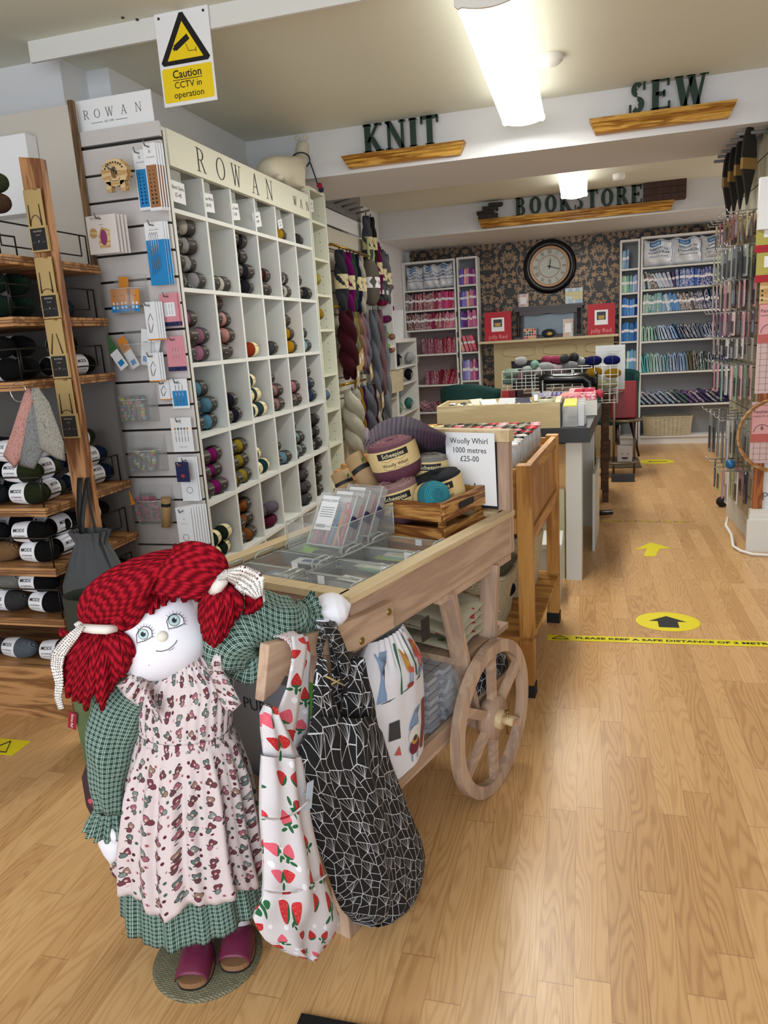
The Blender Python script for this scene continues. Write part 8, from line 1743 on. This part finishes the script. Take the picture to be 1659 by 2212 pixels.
# ================================================================ TOTE BAGS ON THE HANDLE
def strawberry():
    m,t,b=nt('strawberry cotton'); tc=N(t,'ShaderNodeTexCoord')
    def cell(s,off,rn_=.6,rr=3.0):
        mp=N(t,'ShaderNodeMapping'); mp.inputs['Scale'].default_value=(s,s,1); mp.inputs['Location'].default_value=(off,off*1.3,0); t.links.new(tc.outputs['UV'],mp.inputs[0]); v=N(t,'ShaderNodeTexVoronoi',_Scale=1.0,_Randomness=rn_,voronoi_dimensions='2D'); t.links.new(mp.outputs[0],v.inputs['Vector'])
        sb=N(t,'ShaderNodeVectorMath',operation='SUBTRACT'); t.links.new(mp.outputs[0],sb.inputs[0]); t.links.new(v.outputs['Position'],sb.inputs[1]); cs=N(t,'ShaderNodeSeparateColor'); t.links.new(v.outputs['Color'],cs.inputs[0]); r=N(t,'ShaderNodeVectorRotate',rotation_type='Z_AXIS'); t.links.new(sb.outputs[0],r.inputs['Vector']); t.links.new(mth(t,'MULTIPLY',mth(t,'SUBTRACT',cs.outputs[0],.5),rr),r.inputs['Angle']); sp=N(t,'ShaderNodeSeparateXYZ'); t.links.new(r.outputs[0],sp.inputs[0]); return sp.outputs[0],sp.outputs[1],cs
    def el(x,y,cx,cy,rx,ry): 
        a=mth(t,'DIVIDE',mth(t,'SUBTRACT',x,cx),rx); c=mth(t,'DIVIDE',mth(t,'SUBTRACT',y,cy),ry); return mth(t,'LESS_THAN',mth(t,'ADD',mth(t,'MULTIPLY',a,a),mth(t,'MULTIPLY',c,c)),1)
    x,y,cs=cell(17,0); col=C('#ccc8cd')
    lf=mth(t,'MAXIMUM',el(x,y,-.26,.33,.15,.06),mth(t,'MAXIMUM',el(x,y,.02,.36,.07,.16),el(x,y,.24,.34,.14,.06)))
    lf=mth(t,'MULTIPLY',lf,mth(t,'GREATER_THAN',cs.outputs[2],.3)); col=mix(t,lf,col,C('#1d5c34'))
    # berry: wide shoulders, pointed tip
    w=mth(t,'MULTIPLY_ADD',y,.38,.21); ax=mth(t,'DIVIDE',x,w); ay=mth(t,'DIVIDE',mth(t,'SUBTRACT',y,-.0),.27); berry=mth(t,'LESS_THAN',mth(t,'ADD',mth(t,'MULTIPLY',ax,ax),mth(t,'MULTIPLY',ay,ay)),1); berry=mth(t,'MULTIPLY',berry,mth(t,'GREATER_THAN',y,-.27))
    n=N(t,'ShaderNodeTexNoise',_Scale=500.0); t.links.new(tc.outputs['UV'],n.inputs[0])
    red=ramp(t,cs.outputs[1],[(0,C('#b01420')),(.62,C('#c22230')),(.72,C('#d2566e'))],'CONSTANT'); red=mix(t,mth(t,'GREATER_THAN',n.outputs[0],.62),red,C('#e0846a'))
    col=mix(t,berry,col,red); col=mix(t,mth(t,'MULTIPLY',berry,mth(t,'GREATER_THAN',y,.17)),col,C('#1d5c34'))
    x2,y2,c2=cell(30,.4,.8); fl=el(x2,y2,0,0,.2,.2); fl=mth(t,'MULTIPLY',fl,mth(t,'GREATER_THAN',c2.outputs[1],.72)); inv=mth(t,'SUBTRACT',1.0,mth(t,'MAXIMUM',berry,lf)); col=mix(t,mth(t,'MULTIPLY',fl,inv),col,C('#e6e6ee'))
    t.links.new(col,b.inputs['Base Color']); b.inputs['Roughness'].default_value=.9; return m
M_straw=strawberry()
def starburst():
    m,t,b=nt('black starburst cotton'); tc=N(t,'ShaderNodeTexCoord'); mp=N(t,'ShaderNodeMapping'); mp.inputs['Scale'].default_value=(17,17,1); t.links.new(tc.outputs['UV'],mp.inputs[0])
    v=N(t,'ShaderNodeTexVoronoi',_Scale=1.0,_Randomness=.6,voronoi_dimensions='2D'); e=N(t,'ShaderNodeTexVoronoi',feature='DISTANCE_TO_EDGE',_Scale=1.0,_Randomness=.6,voronoi_dimensions='2D')
    for q in (v,e): t.links.new(mp.outputs[0],q.inputs['Vector'])
    sb=N(t,'ShaderNodeVectorMath',operation='SUBTRACT'); t.links.new(mp.outputs[0],sb.inputs[0]); t.links.new(v.outputs['Position'],sb.inputs[1]); sp=N(t,'ShaderNodeSeparateXYZ'); t.links.new(sb.outputs[0],sp.inputs[0])
    ang=mth(t,'ARCTAN2',sp.outputs[1],sp.outputs[0]); d=v.outputs['Distance']
    # five long rays per cell, and a fan of fine rays hanging below the centre
    dl=mth(t,'MULTIPLY',mth(t,'ABSOLUTE',mth(t,'SINE',mth(t,'MULTIPLY',ang,2.5))),d); rays=mth(t,'LESS_THAN',dl,.03)
    dl2=mth(t,'MULTIPLY',mth(t,'ABSOLUTE',mth(t,'SINE',mth(t,'MULTIPLY',ang,9.0))),d); fan=mth(t,'MULTIPLY',mth(t,'LESS_THAN',dl2,.06),mth(t,'MULTIPLY',mth(t,'LESS_THAN',sp.outputs[1],-.02),mth(t,'LESS_THAN',mth(t,'ABSOLUTE',sp.outputs[0]),mth(t,'MULTIPLY',sp.outputs[1],-.75))))
    edge=mth(t,'LESS_THAN',e.outputs['Distance'],.015); k=mth(t,'MAXIMUM',mth(t,'MAXIMUM',rays,fan),edge)
    t.links.new(mix(t,k,C('#06070c'),C('#c4c6cc')),b.inputs['Base Color']); b.inputs['Roughness'].default_value=.85; return m
M_star=starburst()
def outline_bag(name,rows,pl,mat,t,thick,folds,n=30,edge_p=.55,back=True,uvs=1.0):
    """rows: (y,xl,xr) photo outline on the vertical plane pl -> inflated two-sided cloth"""
    O,D=pl; nrm=Vector((D[1],-D[0],0)); nrm=nrm if nrm.dot(Vector((0,-1,0))+Vector((1,0,0))*.3)>0 else nrm*-1
    m=44
    def row(v):
        k=v*(len(rows)-1); i=min(int(k),len(rows)-2); f=k-i; f=f; return [a+(c-a)*f for a,c in zip(rows[i],rows[i+1])]
    def fn(u,v,s):
        y,xl,xr=row(v); x=xl+(xr-xl)*u; yy=y
        q=hit(x,yy,O,D); th=thick*(math.sin(PI*min(1,max(0,u)))**edge_p)*(.35+.65*math.sin(PI*min(1,.12+.88*v*.9)))
        return q+nrm*(s*th+ (folds(u,v) if s>0 else -folds(u,v))*math.sin(PI*u))
    q0=hit(rows[0][1],rows[0][0],O,D)
    def uvf(u,v): 
        y,xl,xr=row(v); w=(hit(xr,y,O,D)-hit(xl,y,O,D)).length; wm_=.24; return ((u-.5)*w*1.15*uvs,-(hit(xl,y,O,D).z)*uvs)
    b=MB(); b.grid(n,m,lambda u,v:fn(u,v,1),uvf); b.grid(n,m,lambda u,v:fn(1-u,v,-1),lambda u,v:(uvf(1-u,v)[0]+.3,uvf(1-u,v)[1])); return b.build(name,mat,t)
bagpl=(cp(0,-.062,0),(.3289,.9444)); cu=lambda pts:pts
t=thing('strawberry_tote','white strawberry print tote bag hanging from the cart handle','bag',(-.60,1.25,.04))
SB=lambda x,y:(530+x/3.686,1550+y/3.686)
outline_bag('bag_body',[(1632,566,648),(1660,566,652),(1700,565,660),(1765,565,668),(1835,570,684),(1900,571,700),(1943,568,716),(1970,552,730),(1984,547,734),(2006,556,728),(2030,572,712),(2048,598,698),(2060,622,684),(2067,650,664)],(cp(0,-.075,0),(.3289,.9444)),M_straw,t,.035,lambda u,v:.006*math.sin(u*14+v*5)+.004*math.sin(v*11-u*5))
outline_bag('upper_folds',[(1525,575,592),(1545,566,600),(1575,566,618),(1605,568,632),(1640,570,650),(1665,572,652)],(cp(0,-.068,0),(.3289,.9444)),M_straw,t,.02,lambda u,v:.004*math.sin(u*12))
for rows_ in ([(1765,565,667),(1780,565,668),(1835,570,684),(1900,571,700),(1925,571,704)],[(1925,572,706),(1943,569,716),(1970,553,729),(1990,550,732)]):
    y0_=rows_[0]
    b=MB(); b.tube([hit(y0_[1]+(y0_[2]-y0_[1])*k/16,y0_[0]+10*math.sin(PI*k/16)-12*(k/16)**2*3,cp(0,-.113,0),(.3289,.9444)) for k in range(17)],.0022,5); b.build('pocket_hem',M_straw,t)
def band(path,w,pl,b,off=0):
    O,D=pl
    def fn(u,v):
        k=v*(len(path)-1); i=min(int(k),len(path)-2); f=k-i; p=L2(path[i],path[i+1],f); d=(path[i+1][0]-path[i][0],path[i+1][1]-path[i][1]); L=math.hypot(*d); ww=w[i]+(w[i+1]-w[i])*f
        return hit(p[0]-d[1]/L*(.5-u)*ww,p[1]+d[0]/L*(.5-u)*ww,O,D)+Vector((0,0,off))
    b.grid(5,26,fn,lambda u,v:(u*.035,v*.3))
b=MB(); band([(642,1372),(648,1400),(643,1440),(634,1490),(622,1540),(608,1590),(596,1640)],[24,30,28,30,44,52,40],(cp(0,-.070,0),(.3289,.9444)),b); b.build('strap',M_straw,t,solid=.003)
b=MB(); band([(656,1376),(662,1420),(658,1470),(655,1520),(650,1560),(654,1600),(645,1640)],[16,18,18,26,36,36,30],(cp(0,-.045,0),(.3289,.9444)),b); b.build('strap',M_straw,t,solid=.003)
hp=lambda px: hit(px,1390,cp(0,-.03,0),(.3289,.9444))
uu=-.235; b=MB(K); b.grid(4,10,lambda u,v:(uu-.018+.036*u,-.024+.012-.034*math.cos(PI*v),.80+.04*math.sin(PI*v)**.7)); b.build('strap_loop',M_straw,t,solid=.003)
t=thing('starburst_tote','black market tote with white starburst lines hanging from the cart handle','bag',(-.55,1.38,.1))
Z_=(cp(0,-.068,0),(.3289,.9444))
outline_bag('bag_body',[(1545,676,800),(1580,668,824),(1610,650,832),(1642,636,842),(1680,642,856),(1713,652,868),(1753,664,884),(1781,670,896),(1808,678,908),(1843,692,917),(1876,704,916),(1910,716,908),(1943,728,896),(1968,740,874),(1984,756,846),(1993,764,806)],Z_,M_star,t,.045,lambda u,v:.007*math.sin(u*13+v*4)+.004*math.sin(u*29-v*7)+.004*math.sin(v*9))
outline_bag('front_peak',[(1422,690,700),(1450,684,706),(1480,680,712),(1515,677,722),(1550,675,738),(1590,668,740)],Z_,M_star,t,.014,lambda u,v:.003*math.sin(u*15))
outline_bag('rear_peak',[(1420,768,782),(1445,752,788),(1475,744,796),(1510,742,806),(1550,738,812),(1600,730,826)],(cp(0,-.05,0),(.3289,.9444)),M_star,t,.02,lambda u,v:.004*math.sin(u*18+v*3))
b=MB(); band([(694,1430),(690,1400),(698,1370),(712,1350)],[10,12,16,22],(cp(0,-.05,0),(.3289,.9444)),b); band([(712,1350),(728,1385),(742,1420),(752,1470),(764,1520)],[24,24,22,22,30],(cp(0,-.055,0),(.3289,.9444)),b); band([(716,1356),(722,1400),(726,1450),(728,1500),(722,1545)],[16,18,16,18,20],(cp(0,-.04,0),(.3289,.9444)),b); b.build('strap',M_star,t,solid=.004)
uu=-.125; b=MB(K); b.grid(4,10,lambda u,v:(uu-.02+.04*u,-.012-.03*math.cos(PI*v),.80+.03*math.sin(PI*v)**.6)); b.build('strap_loop',M_star,t,solid=.004)
q1=hit(668,1718,cp(0,-.108,0),(.3289,.9444)); T_=basis(q1,Vector((.1,.2,1)),Vector((-.3289,-.9444,.15))); MB(T_).box(-.028,-.009,0,.028,.009,.0012).box(-.001,-.001,-.02,.001,.001,0).build('sewn_label',plain('pale blue label','#aebccb',.6),t)
b=MB(); b.tube([hit(702,1460,cp(0,-.10,0),(.3289,.9444)),hit(722,1470,cp(0,-.10,0),(.3289,.9444)),hit(742,1480,cp(0,-.105,0),(.3289,.9444))],.0018,5); b.tube([hit(716,1478,cp(0,-.10,0),(.3289,.9444)),hit(735,1468,cp(0,-.105,0),(.3289,.9444))],.0015,5); b.build('string_tie',plain('jute string','#b09a6c',.9),t)
for o_ in [t_roll]: MB(K).cyl((.56,.03,.34),(.80,.03,.34),.04,16).build('cloth_roll',M_star,o_)
# ================================================================ RIGHT SLATWALL AND PILLAR
SXX=1.0
t=thing('slatwall','pale slatwall with orange timber corner on the right side of the aisle','slatwall',(1.02,5.2,0)); zb=.16
z=.30
FXm=lambda x,y,z_: basis((x,y,z_),(0,-1,0),None,(-1,0,0))
M_bsl=plain('beige slat board','#b5ad97',.5,noise=.05)
MB().box(1.012,4.80,.16,1.03,5.75,2.48).build('backing',M_dk,t)
zz=.16
while zz<2.4: MB().box(SXX,4.81,zz,1.012,5.75,zz+.125).build('slat',M_bsl,t); zz+=.133
MB().box(.985,4.765,.16,1.035,4.80,1.06).build('corner_strip',wood('orange corner strip','#a8663a','#7d4526',axis=2),t)
MB().box(SXX+.01,4.80,.0,SXX+.033,5.75,.16).build('base_board',M_wl,t)
# things on the pillar face (facing the shop front)
M_pinkc=plain('pink ruler header','#d7a0a4',.5); M_rul=plain('clear pink ruler','#cdb4b4',.2); M_gridp=plain('ruler grid','#6d4a50',.6)
PY=4.77
def ruler(x0,x1,za,zc,hz,lab):
    t=thing('patchwork_ruler',lab,'ruler',((x0+x1)/2,PY,za)); MB().box(x0,PY-.006,za,x1,PY-.002,zc).build('ruler_plate',M_rul,t)
    b=MB()
    for k in range(12): 
        x=x0+.02+k*.035
        if x<x1: b.box(x,PY-.0066,za+.01,x+.0015,PY-.006,zc-.01)
    k=0
    while za+.02+k*.035<zc: b.box(x0+.01,PY-.0066,za+.02+k*.035,x1,PY-.006,za+.0215+k*.035); k+=1
    b.build('grid_print',M_gridp,t,kind='stuff')
    b=MB(); b.box(x0+.0,PY-.009,hz,x1,PY-.0066,hz+.22); b.mi=1; b.box(x0+.005,PY-.0095,hz+.05,x1,PY-.009,hz+.215); b.build('header_card',[plain('coral card edge','#b8605c',.6),M_pinkc],t)
    b=MB(FM(0,PY-.0098,0)); b.text('Patchwork Ruler',.026,TR(x0+.01,hz+.18,0),ax='LEFT'); b.text('template for quilting',.013,TR(x0+.01,hz+.155,0),ax='LEFT')
    b.tube([(x0+.06+.045*math.cos(a),hz+.06+.045*math.sin(a),0) for a in [PI*k/10 for k in range(11)]],.0015,4); b.text('6',.04,TR(x0+.06,hz+.085,0)); b.build('lettering',M_blk,t)
a=at(1637,700,Y=PY); rx0=a.x; ruler(rx0,rx0+.34,at(1640,850,Y=PY).z,at(1640,618,Y=PY).z,at(1640,742,Y=PY).z,'pink patchwork ruler, upper of two on the right pillar')
ruler(rx0-.01,rx0+.33,at(1640,1000,Y=PY).z,at(1640,868,Y=PY).z,at(1640,955,Y=PY).z,'pink patchwork ruler, lower of two on the right pillar')
q=at(1659,942,Y=4.70); t=thing('embroidery_hoop','large pale wooden embroidery hoop hanging on the right pillar','hoop',(q.x+.0,4.72,q.z-.2)); r_=.215; cx_=at(1594,942,Y=4.72).x+r_; MB().tube([(cx_+r_*math.cos(a),4.725,q.z+r_*math.sin(a)*1.0) for a in [2*PI*k/56 for k in range(57)]],.008,8).build('outer_ring',wood('pale hoop','#b89066','#94693f',axis=0,bmp=0),t); MB().tube([(cx_+(r_-.011)*math.cos(a),4.728,q.z+(r_-.011)*math.sin(a)) for a in [2*PI*k/56 for k in range(57)]],.004,6).build('inner_ring',plain('inner hoop','#a07848',.6),t)
q=at(1648,650,Y=PY); t=thing('needle_gauge','light wooden needle gauge board in black hanger on the pillar','gauge',(q.x+.04,PY,q.z-.08)); MB().box(q.x-.02,PY-.008,q.z-.07,q.x+.12,PY-.002,q.z+.10).build('gauge_board',M_wood2,t); b=MB()
for k in range(5): b.box(q.x-.012,PY-.0088,q.z-.05+k*.025,q.x-.002,PY-.008,q.z-.04+k*.025)
b.build('slots',M_blk,t)
for k,(py0,lab) in enumerate(((505,'upper'),(570,'lower'))):
    q=at(1650,py0,Y=PY); t=thing('accessory_pack','%s yellow and red carded accessory pack at the frame edge'%lab,'packet',(q.x+.04,PY,q.z-.1)); MB().box(q.x-.04,PY-.006,q.z-.08,q.x+.1,PY-.002,q.z+.1).build('card',plain('yellow olive card','#b0a850',.5),t); MB().box(q.x-.045,PY-.008,q.z-.1,q.x+.1,PY-.0061,q.z-.06).build('red_band',plain('red pack','#a81828',.5),t); MB().box(q.x-.0,PY-.008,q.z-.02,q.x+.06,PY-.0061,q.z+.04).build('white_blister',M_white,t)
q=at(1645,440,Y=PY); t=thing('white_card_pack','white boxed pack at the right frame edge','box',(q.x+.05,PY,q.z-.12)); MB().box(q.x-.02,PY-.05,q.z-.14,q.x+.12,PY-.002,q.z+.13).build('box_body',M_white,t)
t=thing('handwritten_note','black PUSH lettering on the white pillar above skirting','lettering',at(1650,1070,Y=PY+.008)); MB(FM(0,4.779,0)).text('PUSH',.07,TR(at(1645,1073,Y=4.78).x,at(1645,1073,Y=4.78).z,0),ax='LEFT').build('lettering',M_prt,t)
# hooks and hanging goods on the slatwall
RG=random.Random(31)
def goods(lab,y0,y1,n,ztop,h,L,cols,grp,w=.05,m='blister'):
    """row of arms sticking out over the aisle, packets hung on each, several deep"""
    for k in range(n):
        y=y0+(y1-y0)*k/max(1,n-1); t=thing('merchandise_hook','chrome display arm, %s from the aisle front, %s'%(ORD[k],lab),'display hook',(SXX,y,ztop),group='chrome arms on the right slatwall'); 
        MB().tube([(SXX,y,ztop),(SXX-L,y,ztop-.004),(SXX-L-.012,y,ztop+.018)],.0035,6).build('arm_rod',M_silv,t)
        for j in range(3):
            c=RG.choice(cols); hh=h*RG.uniform(.85,1.05); x=SXX-.035-j*(L-.05)/2.6
            p=thing('hanging_packet','%s hanging packet, %s arm from front, %s out, %s'%(cname(c),ORD[k],['innermost','middle','outermost'][j],lab),'packet',(x,y,ztop-hh-.005),group='packets on the right slatwall'); 
            Q=wm(p)@Matrix.Rotation(RG.uniform(-.12,.12),4,'Z'); b=MB(Q); b.box(-.003,-w/2,0,.003,w/2,hh); b.build('card',plain('pack '+c,c,.3),p)
            MB(Q).box(-.006,-w*.36,hh*.1,.006,w*.36,hh*.62).build('blister',plain('blister '+RG.choice(['a','b','c']) ,RG.choice(['#8f9296','#b9bcc0','#3c3e44']),.15,spec=.8),p)
            MB(Q).box(-.0035,-.008,hh*.9,.0035,.008,hh).build('hang_tab',M_white,p)
zA=lambda py:at(1600,py,X=.93).z
goods('top row under the fans',4.95,5.65,6,zA(468),.16,.19,['#b8a060','#7a5a48','#8c3a40','#a89070'],'a')
goods('second row',4.92,5.65,6,zA(536),.20,.2,['#6a6e74','#3c4048','#9aa09a','#b0b48a'],'b',w=.075)
goods('third row of pink cards',4.92,5.65,6,zA(606),.17,.2,['#c89a9a','#b8868a','#2c2c30','#a89a90'],'c')
goods('fourth row of pink cards',4.92,5.65,6,zA(672),.15,.19,['#c08a98','#8a4a68','#c8b0b0','#5a4a5a'],'d')
goods('fifth row',4.92,5.6,5,zA(728),.13,.19,['#c8c8cc','#2a2c30','#a89898'],'e')
goods('sixth row of long packs',4.92,5.55,5,zA(785),.22,.19,['#d09ca4','#c0c058','#8ab0a0','#3c4a70','#c8c8c0'],'f')
goods('seventh row of long cutters',4.95,5.6,5,zA(905),.30,.19,['#b8bcbc','#8a8e90','#5a5e62'],'g')
goods('lowest row of rotary cutters',4.90,5.35,4,zA(1018),.20,.19,['#c08898','#b8c070','#2a2c48','#d0d0cc'],'h',w=.055)
# folding fans / palette shapes and pegs high up
M_fan=plain('dark bag fabric','#23211f',.7); M_tan=plain('tan leather','#8a6a38',.6)
for k in range(4):
    q=at(1600+9*k,400-8*k,X=.90); t=thing('hanging_fan','dark pointed bag handle set hanging high on slatwall, %s from far end'%ORD[k],'bag handles',(.9,5.55-.2*k,2.0),group='dark handle sets on the slatwall'); y=5.55-.2*k
    b=MB(basis((.90,y,2.10),(.75,.66,0),None,(.66,-.75,0))); b.prism([(-.05,.10),(-.06,.19),(-.05,.27),(-.02,.33),(.02,.33),(.05,.27),(.06,.19),(.05,.10),(.02,-.0),(.0,-.08),(-.02,0)],0,.012); b.build('handle_body',M_fan,t)
    b=MB(basis((.90,y,2.10),(.75,.66,0),None,(.66,-.75,0))); b.box(-.058,.11,-.002,.058,.17,.0145); b.build('tan_band',M_tan,t)
for k in range(6):
    t=thing('merchandise_hook','grey acrylic arm near the ceiling, %s from the front'%ORD[k],'display hook',(SXX,4.95+k*.15,2.40),group='grey arms near the ceiling'); MB().cyl((SXX,4.95+k*.15,2.40),(SXX-.17,4.95+k*.15,2.405),.010,8).build('arm_rod',M_gp,t)
# cable and bits at the foot
t=thing('power_cable','thick white cable running down the slatwall and along the skirting','cable',(.93,4.9,.02)); MB().tube([at(1572,1118,Z=.14),at(1568,1135,Z=.11),at(1580,1155,Z=.06),at(1584,1180,Z=.015),at(1600,1190,Z=.012),at(1625,1197,Z=.012),at(1659,1199,Z=.012),at(1700,1200,Z=.012)],.009,8).build('cable',M_wh,t)
p=at(1557,1086,Z=.03); t=thing('black_ball','small round black object on floor under the slatwall','ball',(p.x,p.y,0)); MB().ell((p.x+.01,p.y,.04),(.045,.04,.04),16,10).build('body',M_rub,t)
p=at(1447,970,Z=.0) if False else at(1575,970,Z=.02)
t=thing('blue_tape','small blue tape dispenser on the lowest arms','tape dispenser',(.86,5.5,.55)); q=at(1578,1003,X=.87); MB().ell((q.x,q.y,q.z),(.03,.045,.03),14,8).build('body',plain('blue plastic','#1f5a8c',.3),t)
t=thing('black_floor_mat','corner of a black mat at the bottom frame edge','mat',at(700,2212,Z=0)); a=at(652,2196,Z=0); b_=at(770,2212,Z=0); MB().box(a.x,a.y-.3,.001,a.x+.3,a.y+.0,.010).build('mat_body',M_rub,t)
